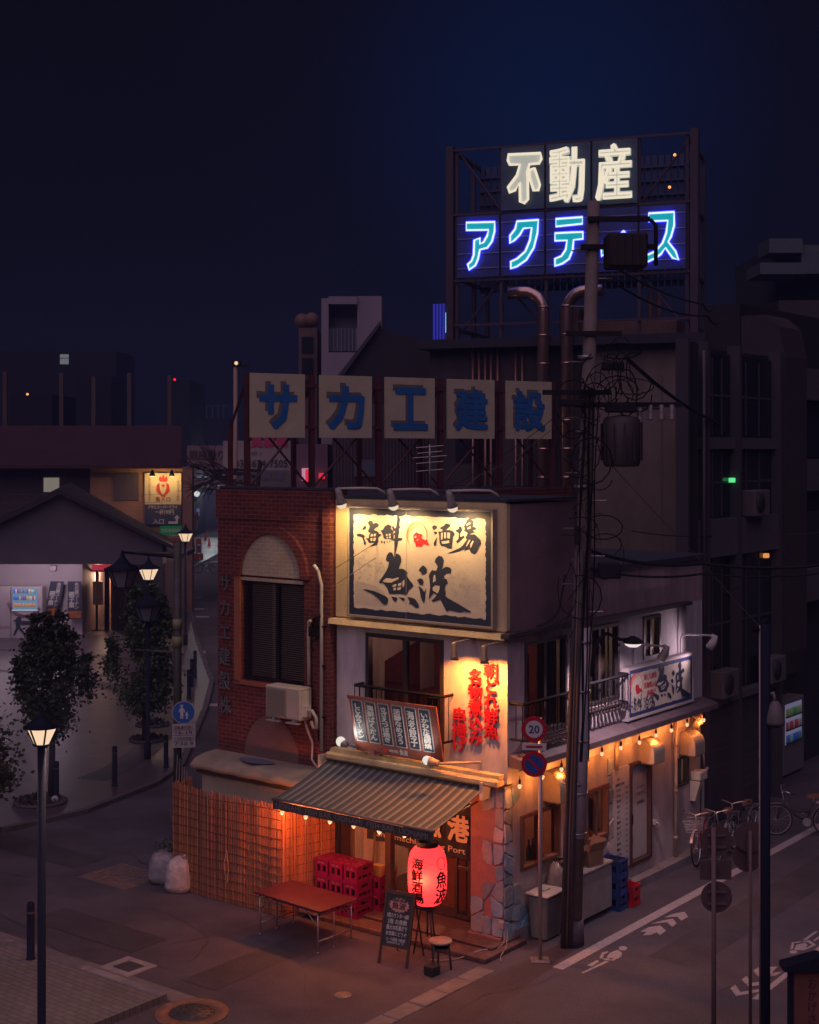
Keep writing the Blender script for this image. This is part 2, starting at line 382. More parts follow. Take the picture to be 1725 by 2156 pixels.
kb = MB(); q = PLZ[1:11]
for i in range(len(q) - 1):
    a, b = Vector(q[i]), Vector(q[i + 1]); d = (b - a).normalized(); nn = Vector((d.y, -d.x)) * .16
    for s_ in range(max(1, int((b - a).length / .9))):
        L = (b - a).length; k = max(1, int(L / .9)); t0, t1 = s_ / k, (s_ + 1) / k
        p0, p1 = a.lerp(b, t0 + .004), a.lerp(b, t1 - .004)
        kb.poly([(*p0, .105), (*(p0 + nn), .105), (*(p1 + nn), .105), (*p1, .105)], (0, 0, 1), .15)
kb.build('kerb', mat('kerb_dark', (.11, .095, .10), .8, noise=.3, scale=3), kind='structure')
# trench patches, tar seams and cracks
PATCH = mat('patch_asphalt', (.062, .054, .058), .85, noise=.3, scale=1.5, bump=.4, grain=.4, gscale=40)
for q_ in (((-7.2, -3.9), (-4.6, -3.9), (-4.6, -3.1), (-7.2, -3.1)), ((-3.1, -4.2), (-2.4, -4.2), (-2.4, -1.6), (-3.1, -1.6)), ((2.0, 1.0), (2.8, 1.0), (2.8, 9.0), (2.0, 9.0)), ((3.2, -3.0), (5.2, -3.0), (5.2, -2.3), (3.2, -2.3)), ((-12.5, -1.5), (-9.0, -1.5), (-9.0, -.7), (-12.5, -.7))):
    MB().quad(*[(x, y, .0065) for x, y in q_]).build('asphalt_patch', PATCH, fr=BF, kind='structure')
rc = random.Random(31); cr_ = MB()
def crack(x, y, a, L_):
    pts = [(x, y)]
    while L_ > 0: d = rc.uniform(.12, .3); a += rc.uniform(-.5, .5); x += d * math.cos(a); y += d * math.sin(a); pts.append((x, y)); L_ -= d
    for i in range(len(pts) - 1):
        p, q = Vector(pts[i]), Vector(pts[i + 1]); nn = Vector((-(q - p).y, (q - p).x)).normalized() * rc.uniform(.003, .007); cr_.quad((*(p - nn), .0105), (*(q - nn), .0105), (*(q + nn), .0105), (*(p + nn), .0105))
for x, y, a, l_ in ((-8, -4.0, .2, 4.5), (-4.4, -3.3, 1.1, 2.2), (-2.2, -2.6, -.4, 2.0), (-6, -2.2, .1, 3), (3.6, 0, 1.6, 6), (-10, -2.5, .3, 4), (.9, -2.6, 1.3, 2), (-9, -.2, -.3, 2.5)): crack(x, y, a, l_)
cr_.build('asphalt_crack', mat('tar', (.045, .038, .042), .7), fr=BF, kind='structure')
# paint on the road
PAINT = mat('road_paint', (.37, .335, .325), .8, noise=.3, scale=22)
def z6(x, y): return (1051 + .3906 * x, 1549.7 + .3906 * y)
def zr(x, y): return (1320.6 + .23437 * x, 1954 + .23437 * y)
def marks(polys, fn, name='road_marking', z=.0085):
    m = MB()
    for p in polys: m.poly([G(*fn(*c), z) for c in p])
    for i, f in enumerate(m.f):                             # every face looks up
        a, b, c = [m.v[j] for j in f[:3]]
        if (b - a).cross(c - a).z < 0: m.f[i] = f[::-1]
    return m.build(name, PAINT, kind='structure')
def ell(cx, cy, rx, ry, n=14): return [(cx + rx * math.cos(2 * math.pi * i / n), cy + ry * math.sin(2 * math.pi * i / n)) for i in range(n)]
l = MB().quad((1.05, -.32, .008), (1.24, -.32, .008), (1.24, 60, .008), (1.05, 60, .008)); l.build('road_marking', PAINT, fr=BF, kind='structure')
marks([[(888, 978), (940, 958), (1002, 946), (1019, 975), (982, 995), (962, 973)], [(820, 1012), (880, 994), (938, 984), (958, 1010), (934, 1028), (905, 1004)],
       [(760, 1054), (806, 1030), (868, 1021), (900, 1048), (868, 1073), (850, 1058), (815, 1073), (774, 1073), (796, 1056)]], z6)
marks([ell(668, 1144, 23, 12), [(580, 1192), (598, 1168), (640, 1152), (664, 1168), (660, 1186), (640, 1200), (598, 1204)], [(540, 1197), (556, 1166), (588, 1160), (583, 1170), (566, 1176), (560, 1200)],
       [(556, 1200), (600, 1196), (630, 1202), (622, 1210), (570, 1208)], [(440, 1276), (575, 1211), (592, 1216), (456, 1279)], [(474, 1236), (530, 1206), (540, 1215), (500, 1241)]], z6)
marks([[(928, 540), (970, 507), (1018, 575), (1190, 546), (1190, 572), (978, 608)], [(1030, 462), (1072, 430), (1122, 492), (1292, 465), (1200, 512), (1088, 525)],
       [(1132, 382), (1180, 352), (1355, 345), (1300, 400), (1395, 390), (1340, 425), (1185, 440)]], zr)
marks([ell(1495, 215, 36, 15), [(1466, 190), (1480, 128), (1560, 120), (1556, 130), (1500, 134), (1490, 190)], [(1502, 196), (1520, 150), (1600, 132), (1622, 152), (1590, 200)],
       [(1560, 122), (1640, 110), (1700, 152), (1600, 196), (1590, 188), (1660, 150), (1620, 125)], [(1580, 104), (1690, 28), (1716, 30), (1612, 106)], [(1670, 112), (1790, 24), (1810, 26), (1690, 118)]], zr)
marks([[(1118, 636), (1510, 325), (1900, 30), (1960, 30), (1180, 644)]], zr)
marks([[(414, 1297), (440, 1297), (441, 1300), (412, 1300)], [(399, 1370), (433, 1370), (434, 1375), (397, 1375)], [(408, 1281), (430, 1281), (430, 1283), (407, 1283)], [(403, 1257), (424, 1257), (424, 1258.5), (403, 1258.5)], [(434, 1481), (458, 1481), (458, 1487), (434, 1487)]], lambda x, y: (x, y))
# covers let into the ground
IRON = mat('cast_iron', (.085, .08, .078), .5, metal=.3, noise=.4, scale=8, bump=.8, bscale=22)
RUSTRING = mat('ring_paint', (.23, .12, .075), .75, noise=.4, scale=6)
c = G(404, 2133); t = thing('manhole_cover', 'large round iron manhole cover inside a wide orange ring by the pavement end', 'manhole cover', c)
MB().lathe(c, [(.53, 0), (.52, .013), (.33, .014), (.33, 0)], 40).build('ring', RUSTRING, t)
m = MB().lathe(c, [(.325, 0), (.32, .017), (.0001, .018)], 36)
for r_ in (.1, .2, .28):
    for k in range(int(r_ * 60)):
        a = k / int(r_ * 60) * 2 * math.pi; m.box(c.x + r_ * math.cos(a) - .02, c.x + r_ * math.cos(a) + .02, c.y + r_ * math.sin(a) - .02, c.y + r_ * math.sin(a) + .02, .015, .024)
m.build('lid', IRON, t)
c = G(722, 2096); MB().lathe(c, [(.14, 0), (.13, .012), (.0001, .014)], 24).build('valve_cover', mat('valve_iron', (.19, .17, .16), .55, metal=.2, noise=.3, bump=.5), label='small round iron valve cover alone in the asphalt ahead of the table', cat='valve cover', org=c)
c = G(270, 2036, fr=BF); t = thing('inspection_cover', 'pale square cover with a dark inset, set in the asphalt beside the kerb', 'inspection cover', c, BF)
MB().box(c.x - .34, c.x + .34, c.y - .3, c.y + .3, 0, .012).build('surround', mat('pale_concrete', (.30, .27, .26), .8, noise=.35, scale=6), t)
MB().box(c.x - .17, c.x + .2, c.y - .16, c.y + .16, .012, .02).build('lid', IRON, t)
c = G(260, 1845, fr=BF); m = MB()
for i in range(9): m.box(c.x - .62, c.x + .62, c.y - .5 + i * .12, c.y - .46 + i * .12, 0, .02)
for i in range(13): m.box(c.x - .62 + i * .1, c.x - .59 + i * .1, c.y - .5, c.y + .5, .002, .018)
m.box(c.x - .66, c.x + .66, c.y - .54, c.y + .54, 0, .006); m.build('drain_grating', mat('grate_steel', (.24, .17, .15), .6, metal=.3, noise=.3), label='large rectangular grating in the asphalt next to the rubbish bags', cat='drain grating', org=c, fr=BF)
# ================================================================== the corner restaurant
WALLW = mat('white_stucco', (.52, .48, .49), .85, noise=.34, scale=2.6, bump=.35, bscale=50, streak=.22, grain=.1, gscale=30)
CREAM = mat('cream_stucco', (.64, .51, .27), .85, noise=.24, scale=2.6, bump=.6, bscale=40, streak=.3, grain=.1, gscale=30)
MAUVE = mat('mauve_stucco', (.24, .15, .165), .9, noise=.25, scale=1.2, bump=.4, bscale=50)
DARKTRIM = mat('dark_trim', (.05, .042, .045), .6, noise=.2, scale=5)
WOODD = mat('dark_wood', (.075, .04, .03), .6, noise=.35, scale=7)
WOODM = mat('brown_wood', (.17, .085, .05), .55, noise=.35, scale=6, streak=.15)
IRONB = mat('black_iron', (.012, .010, .012), .8, spec=.1)
ROOFD = mat('roof_felt', (.035, .04, .06), .9, noise=.3, scale=2)
GLASS = glass_mat('window_glass', (.62, .60, .60))
ALU = mat('bronze_aluminium', (.055, .043, .042), .45, metal=.4)
PLAST = mat('cream_plastic', (.52, .47, .38), .5, noise=.12, scale=5)
b0 = thing('seafood_restaurant', 'white two-storey corner restaurant with a cream sign wall, stone pillar and lit eaves', 'restaurant', (0, 0, 0), BF)
fh = [(.67, 2.35, 2.98, 4.85)]
sh = [(.5, 1.82, 3.3, 4.86), (2.3, 3.63, 3.52, 4.9), (4.54, 5.22, 4.1, 4.9)]
w = MB(); w.holed((-3.62, 0, 0), (1, 0, 0), (0, -1, 0), 3.62, 2.62, 5.0, fh, .14)
w.holed((0, .142, 0), (0, 1, 0), (1, 0, 0), 6.858, 2.62, 5.03, [(a - .142, b - .142, c_, d) for a, b, c_, d in sh], .14)
w.box(-3.6, -.15, 6.86, 7.0, 2.62, 5.86); w.box(-3.62, -3.5, .15, 6.85, 2.62, 5.86)
m = MB(); m.box(-.14, .002, 2.1, 7.0, 5.031, 5.86); m.build('rear_upper_wall', mat('rear_dim_mauve', (.33, .24, .255), .9, noise=.35, scale=2, bump=.4, bscale=45, streak=.3, grain=.1, gscale=30), b0)  # mauve also paints in the weaker light above the ledge
w.build('wall', WALLW, b0)
MB().box(-3.6, -.004, .12, 2.09, 5.06, 7.14).build('upper_wall', MAUVE, b0)
m = MB(); m.bev(-3.63, .004, -.05, .11, 5.07, 7.18, .03); m.build('sign_wall', CREAM, b0)
m = MB(); m.box(-3.66, .06, -.2, -.004, 4.97, 5.066, 0, .03); m.build('cornice', CREAM, b0)
m = MB(); m.box(.004, .16, -.2, 6.25, 5.0, 5.07); m.build('ledge', DARKTRIM, b0)
m = MB(); m.box(-3.66, .1, 2.1, 7.12, 5.862, 5.95); m.box(-3.64, .04, -.06, 2.14, 7.182, 7.22); m.build('roof', ROOFD, b0)
# eaves along the side, a lip over the lights
m = MB()
for y0, y1 in ((.02, 6.98),):
    m.poly([(.003, y0, 3.1), (.36, y0, 3.0), (.36, y0, 2.9), (.3, y0, 2.88), (.003, y0, 2.9)], (0, -1, 0), y1 - y0)
m.build('eaves', mat('eave_metal', (.14, .10, .11), .6, noise=.3, scale=3), b0)
m = MB(); m.bev(-3.68, -.04, -.26, -.003, 2.6, 2.72, .03); m.box(-3.66, -.06, -.16, -.003, 2.721, 2.78); m.build('awning_ledge', CREAM, b0)
# ground floor
gh = [(.42, 1.6, 1.12, 2.03), (2.45, 3.25, 1.12, 2.05), (4.02, 4.84, .38, 2.25), (5.84, 6.45, 1.45, 2.02)]
GW = mat('pink_plaster', (.46, .39, .36), .85, noise=.34, scale=2.2, bump=.4, bscale=45, streak=.3, grain=.12, gscale=30)
w = MB(); w.holed((-.03, .2, 0), (0, 1, 0), (1, 0, 0), 6.78, .0, 2.62, [(a - .2, b - .2, c_, d) for a, b, c_, d in gh], .14)
w.box(-3.6, -.18, 6.84, 6.97, 0, 2.6); w.box(-3.62, -3.5, .36, 6.8, 0, 2.6); w.box(-3.3, -2.62, .34, .46, .12, 2.6)
w.build('ground_floor_wall', GW, b0)
m = MB(); m.box(-.03, .012, .2, 3.3, .0, .22); m.box(-.03, .2, 3.9, 7.0, 0, .15); m.build('plinth', STONE, b0)
m = MB(); m.box(-3.5, -.18, .4, 6.8, .1, .13); m.build('floor', mat('dark_floor_tile', (.07, .05, .045), .5, noise=.3), b0)
m = MB(); m.box(-3.48, -.15, .15, 6.84, 2.63, 2.72); m.build('upper_floor', mat('tatami', (.22, .15, .09), .8), b0)
m = MB(); m.box(-3.3, -.5, 3.4, 3.5, .14, 2.58); m.build('inner_wall', mat('inner_plaster', (.26, .15, .11), .8, noise=.3, scale=2), b0)
m = MB(); m.box(-3.48, -.9, 2.7, 2.78, 2.73, 5.8); m.box(-3.48, -.9, 2.2, 2.69, 2.73, 3.5); m.build('upper_inner_wall', mat('inner_red_plaster', (.30, .085, .075), .8, noise=.3, scale=1.4), b0)
m = MB(); m.box(-2.0, -1.35, .5, 1.1, 2.73, 3.75); m.box(-2.85, -1.6, 1.1, 1.9, 2.73, 3.35); m.build('room_cupboard', WOODD, b0)
# ---- windows of the restaurant
def sliding(par, o, U, N, u0, u1, z0, z1, fm, n=2, fw=.05, dp=.1, name='window', proud=.02):
    o, U, N = Vector(o), Vector(U), Vector(N)
    f = MB(); p = lambda u, z, d: o + U * u + Vector((0, 0, z)) + N * d
    def bar(a, b, c_, d, d0=-dp, d1=proud):
        q = [p(a, c_, d1), p(b, c_, d1), p(b, d, d1), p(a, d, d1), p(a, c_, d0), p(b, c_, d0), p(b, d, d0), p(a, d, d0)]
        f.add(q, [(0, 1, 2, 3), (7, 6, 5, 4), (0, 4, 5, 1), (1, 5, 6, 2), (2, 6, 7, 3), (3, 7, 4, 0)])
    bar(u0, u1, z0, z0 + fw); bar(u0, u1, z1 - fw, z1); bar(u0, u0 + fw, z0 + fw, z1 - fw); bar(u1 - fw, u1, z0 + fw, z1 - fw)
    for i in range(1, n):
        uc = u0 + (u1 - u0) * i / n; bar(uc - fw * .6, uc + fw * .6, z0 + fw, z1 - fw, -dp + .01, proud - .03)
    fo = f.build(name, fm, par)
    g = MB()
    for i in range(n):
        a = u0 + (u1 - u0) * i / n; b = u0 + (u1 - u0) * (i + 1) / n; d = -.03 - .02 * (i % 2)
        g.quad(p(a + fw * .6, z0 + fw, d), p(b - fw * .6, z0 + fw, d), p(b - fw * .6, z1 - fw, d), p(a + fw * .6, z1 - fw, d))
    g.build('pane', GLASS, fo); return fo
sliding(b0, (-3.62, 0, 0), (1, 0, 0), (0, -1, 0), .67, 2.35, 2.98, 4.85, ALU, 2, .07)
for a, b, c_, d in sh: sliding(b0, (0, 0, 0), (0, 1, 0), (1, 0, 0), a, b, c_, d, ALU, 2, .06)
WF_ = WOODM
for a, b, c_, d in (gh[0], gh[1]): sliding(b0, (-.03, 0, 0), (0, 1, 0), (1, 0, 0), a, b, c_, d, WF_, 2, .06, proud=.05)
sliding(b0, (-.03, 0, 0), (0, 1, 0), (1, 0, 0), *gh[3], ALU, 2, .04)
# menu sheet and green bottles seen in the ground-floor windows
MB().box(-.13, -.12, 2.72, 3.0, 1.3, 1.85).build('window_notice', mat('paper', (.42, .4, .36), .8, noise=.2, scale=8), b0)
m = MB()
for y in (1.02, 1.14, 1.28): m.lathe((-.25, y, 1.12), [(.045, 0), (.045, .2), (.016, .28), (.016, .36)], 10)
m.build('bottles_in_window', mat('bottle_glass', (.02, .05, .03), .15), b0)
# red drape and beige curtains behind the upper side windows
MB().box(-.24, -.22, .55, .98, 2.75, 4.6).build('drape', mat('red_drape', (.40, .03, .03), .8, noise=.3), b0)
def folds(y0, y1, z0, z1, mt, x=-.2):
    m = MB(); n = max(6, int((y1 - y0) / .035)); pr = None
    for i in range(n + 1):
        p = (x + .012 * math.sin(i * .7) + .004 * math.sin(i * 1.9), y0 + (y1 - y0) * i / n)
        if pr: m.quad((pr[0], pr[1], z0), (p[0], p[1], z0), (p[0], p[1], z1), (pr[0], pr[1], z1))
        pr = p
    m.build('curtain', mt, b0)
CURT = mat('beige_curtain', (.20, .13, .085), .85, noise=.15); CURD = mat('grey_curtain', (.08, .058, .055), .85, noise=.3, scale=3)
folds(1.2, 1.82, 2.75, 4.86, CURD); folds(2.3, 2.92, 2.75, 4.9, CURD); folds(2.95, 3.4, 2.75, 4.9, CURT, -.16); folds(3.42, 3.5, 2.75, 4.9, mat('bright_curtain', (.30, .2, .10), .85), -.12); folds(4.54, 4.86, 4.0, 4.92, CURD); folds(4.98, 5.1, 4.0, 4.92, CURT, -.16)
m = MB(); m.poly([(-2.9, .45, 3.1), (-2.12, .45, 3.35), (-2.12, .45, 4.75), (-2.9, .45, 4.3)], (0, -1, 0), .01); m.build('red_cloth', mat('red_cloth', (.36, .06, .05), .8, noise=.3, scale=3), b0)
m = MB(); m.poly([(-2.6, .2, 3.05), (-1.3, .2, 3.05), (-1.3, .2, 3.3), (-1.9, .2, 3.62), (-2.2, .2, 3.7), (-2.6, .2, 3.6)], (0, -1, 0), -.15); m.build('room_clutter', mat('clutter_dark', (.05, .04, .045), .7), b0)
MB().box(-2.55, -2.42, .17, .19, 3.3, 3.6).build('pale_card', mat('paper', (.42, .4, .36), .8, noise=.2, scale=8), b0)
# sliding side door with a fixed white panel beside it
d = MB(); d.box(-.1, -.055, 4.08, 4.78, .44, 2.2); do = d.build('door', mat('cream_door', (.50, .44, .40), .6, noise=.08), b0)
f = MB(); f.box(-.12, .035, 4.02, 4.08, .38, 2.25); f.box(-.12, .035, 4.78, 4.84, .38, 2.25); f.box(-.12, .035, 4.081, 4.779, 2.2, 2.25); f.box(-.12, .035, 4.081, 4.779, .36, .43); f.build('door_frame', WOODD, do)
MB().box(.036, .055, 4.03, 4.07, 1.15, 1.33).build('handle', IRONB, do)
MB().box(-.055, -.049, 4.12, 4.24, 1.92, 2.16).build('notice', mat('notice_paper', (.36, .36, .35), .8), do)
t_ = MB(); INK = mat('ink', (.03, .028, .035), .6)
t_.text('ウオナミ', (-.05, 4.55, 1.62), SV, Z_, .34, .075, .01); t_.text('宴会受付中', (-.05, 4.55, 1.74), SV, Z_, .3, .045, .0); t_.text('お気軽に', (-.05, 4.55, 1.46), SV, Z_, .3, .06, .01); t_.build('door_lettering', INK, do)
m = MB(); m.box(-.028, .004, 3.42, 4.015, .4, 2.24); pnl = m.build('side_panel', mat('white_panel', (.52, .47, .44), .6, noise=.1, scale=3), b0)
t_ = MB()
for i, s_ in enumerate(['本日', '刺身盛り合わせ', 'まぐろ', 'かつお', 'はまち', 'あじ', 'いか', 'たこ', '焼き物', 'ほっけ', 'さんま', 'えび', '揚げ物', '串揚げ', 'おにぎり', 'お茶漬け']):
    t_.text(s_, (.0055, 3.58 + .012 * len(s_), 2.05 - i * .098), SV, Z_, .045 * len(s_), .048, .008)
    if i > 1: t_.text('580円', (.0055, 3.92, 2.05 - i * .098), SV, Z_, .1, .04, .0)
t_.build('menu_lettering', INK, pnl)
# guard rails outside the upper windows
def rail(o, U, N, u0, u1, z0, z1, dep):
    o, U, N = Vector(o), Vector(U), Vector(N); m = MB(); p = lambda u, z, d: o + U * u + Vector((0, 0, z)) + N * d
    for z in (z0, z1):
        m.tube([p(u0, z, .01), p(u0, z, dep), p(u1, z, dep), p(u1, z, .01)], .028 if z == z1 else .02, 4, smooth=False)
    n = int((u1 - u0) / .115)
    for i in range(n + 1): m.tube([p(u0 + (u1 - u0) * i / n, z0, dep), p(u0 + (u1 - u0) * i / n, z1, dep)], .0085, 4, smooth=False)
    for k in range(2): m.tube([p((u0, u1)[k], z0, dep * .5), p((u0, u1)[k], z1, dep * .5)], .0085, 4, smooth=False)
    m.build('guard_rail', IRONB, b0)
rail((0, 0, 0), (1, 0, 0), (0, -1, 0), -3.0, -1.08, 3.2, 3.96, .25)
rail((0, 0, 0), (0, 1, 0), (1, 0, 0), .06, 1.95, 3.35, 3.93, .25)
rail((0, 0, 0), (0, 1, 0), (1, 0, 0), 2.05, 3.58, 3.48, 3.98, .22)
m = MB()
for i in range(13): m.tube([(.02, 2.3 + i * .11, 3.47), (.22, 2.3 + i * .11, 3.41)], .035, 8)
m.build('sill_tile', mat('sill_tile', (.10, .07, .07), .6), b0); m = MB()
for i in range(13): m.tube([(.02, .5 + i * .11, 3.26), (.24, .5 + i * .11, 3.2)], .035, 8)
m.build('sill_tile', mat('sill_tile', (.10, .07, .07), .6), b0)
# stone pillar at the corner and the stones that climb the side
def stones(w_, h_, nx, nz, o, U, N, seed, keep=lambda u, z: True, th0=.035):
    """flat crazy paving: a jittered net of stones with open joints"""
    rnd = random.Random(seed); m = MB(); o, U, N = Vector(o), Vector(U), Vector(N); net = {}
    for j in range(nz + 1):
        for i in range(nx + 1):
            ju = 0 if i in (0, nx) else rnd.uniform(-.3, .3) * w_ / nx; jz = 0 if j in (0, nz) else rnd.uniform(-.34, .34) * h_ / nz
            net[i, j] = (w_ * i / nx + ju, h_ * j / nz + jz)
    for j in range(nz):
        for i in range(nx):
            q = [net[i, j], net[i + 1, j], net[i + 1, j + 1], net[i, j + 1]]; cu, cz = sum(p[0] for p in q) / 4, sum(p[1] for p in q) / 4
            if not keep(cu, cz): continue
            pts = []
            for k in range(4):
                a, b = q[k], q[(k + 1) % 4]; pts.append((a[0] + (cu - a[0]) * rnd.uniform(.06, .22), a[1] + (cz - a[1]) * rnd.uniform(.06, .22))); s1 = rnd.uniform(.35, .65); pts.append((a[0] + (b[0] - a[0]) * s1 + (cu - a[0] - (b[0] - a[0]) * s1) * rnd.uniform(-.02, .1), a[1] + (b[1] - a[1]) * s1 + (cz - a[1] - (b[1] - a[1]) * s1) * rnd.uniform(-.02, .1)))
            n = 8; th = th0 * rnd.uniform(.7, 1.3); tl = (rnd.uniform(-.05, .05), rnd.uniform(-.05, .05))
            V3 = lambda u, z, d: o + U * u + Vector((0, 0, z)) + N * d
            ins = [(cu + (x - cu) * .93, cz + (z - cz) * .93) for x, z in pts]
            A = [V3(x, z, -.01) for x, z in pts]; B_ = [V3(x, z, th * .7) for x, z in pts]; C_ = [V3(x, z, th + (x - cu) * tl[0] + (z - cz) * tl[1]) for x, z in ins]
            m.add(A + B_ + C_, [(k, (k + 1) % n, (k + 1) % n + n, k + n) for k in range(n)] + [(k + n, (k + 1) % n + n, (k + 1) % n + 2 * n, k + 2 * n) for k in range(n)] + [tuple(k + 2 * n for k in range(n))])
    return m
STN = mat('painted_stone', (.42, .31, .25), .85, noise=.5, scale=1.1, bump=.8, bscale=12, tint=(.10, .25, .36), island=.25)
STN2 = mat('blue_painted_stone', (.10, .25, .34), .85, noise=.5, scale=1.6, bump=.8, bscale=12, tint=(.34, .31, .27), island=.3)
PILB = mat('pillar_mortar', (.33, .17, .15), .85, noise=.25, scale=3)
rs_keep = lambda z: int(z * 3.1) % 2 == 0
m = MB(); m.box(-.7, -.122, -.03, .19, .0, 2.58); m.build('pillar', PILB, b0)
for lo, hi, mt in ((0, 1.05, STN2), (1.05, 9, STN)): stones(.43, 2.38, 2, 8, (-.47, -.03, .13), (1, 0, 0), (0, -1, 0), 3, lambda u, z: lo <= z < hi and (u > .16 or rs_keep(z)), .02).build('stone_cladding', mt, b0)
stones(.26, .6, 1, 2, (-.70, -.03, .13), (1, 0, 0), (0, -1, 0), 8, th0=.02).build('stone_cladding', STN2, b0)
m = MB(); m.box(-.72, -.06, -.12, .2, 0, .14); m.build('pillar_base', PILB, b0)
MB().box(-.121, -.031, -.029, .2, .0, 2.58).build('corner_post', mat('joint_grey', (.16, .13, .12), .9), b0)
edge = lambda z: (.86 - .62 * z if z < 1.0 else .26 + .04 * math.sin(z * 9) + (.28 * max(0, z - 1.75)))
for lo, hi, mt in ((0, 1.05, STN2), (1.05, 9, STN)): stones(.93, 2.45, 4, 9, (-.03, -.05, .1), (0, 1, 0), (1, 0, 0), 9, lambda u, z: lo <= z < hi and u < edge(z), .022).build('stone_cladding', mt, b0)
stones(.2, 2.3, 1, 8, (-.03, 3.24, .2), (0, 1, 0), (1, 0, 0), 12, lambda u, z: True, .03).build('stone_cladding', STN, b0)
# dark posts, noren rail and counter under the awning
m = MB(); m.box(-2.48, -2.36, -.06, .06, .12, 2.55); m.box(-3.56, -3.42, -.02, .12, .12, 2.55); m.box(-.8, -.72, .2, .34, .12, 2.4); m.tube([(-3.4, .28, 2.06), (-.75, .28, 2.06)], .018, 6); m.build('post', WOODD, b0)
m = MB(); m.box(-2.6, -1.35, .75, 1.3, .13, 1.0); m.bev(-2.66, -1.3, .7, 1.36, 1.0, 1.06, .01); m.build('counter', mat('counter_wood', (.20, .06, .035), .45, noise=.3, scale=5), b0)
f = MB()
for a, b in ((-1.32, -1.26), (-1.04, -.98), (-.84, -.78)): f.box(a, b, .36, .41, .13, 2.1)
f.box(-1.32, -.78, .36, .41, .13, .2); f.box(-1.25, -.99, .365, .405, .95, 1.0); f.box(-.97, -.85, .365, .405, .95, 1.0)
fo = f.build('entrance_door', WOODD, b0); MB().quad((-1.26, .385, .2), (-.84, .385, .2), (-.84, .385, 2.1), (-1.26, .385, 2.1)).build('pane', GLASS, fo)
# lights of the rooms
lamp('room_fill', BF.w(-2.2, 1.0, 4.75), 20, (1, .48, .34), b0, .12)  # unseen fill added for the window's glow, which is a reflection
lamp('shop_lamp', BF.w(-1.9, 1.9, 2.45), 120, (1, .34, .17), b0, .12)
lamp('kitchen_lamp', BF.w(-1.0, 5.4, 2.3), 30, (1, .6, .35), b0, .12)
lamp('side_room_lamp', BF.w(-1.2, 4.8, 5.3), 45, (1, .62, .38), b0, .12)
# paved step in front
m = MB(); m.bev(-3.3, .16, -.86, .33, .0, .085, .015); m.box(-3.1, .04, -.5, .33, .086, .12)
m.build('doorstep', tile_mat('step_tile', (.16, .085, .07), (.12, .065, .055), (.06, .04, .04), .2, .1, .6), b0)
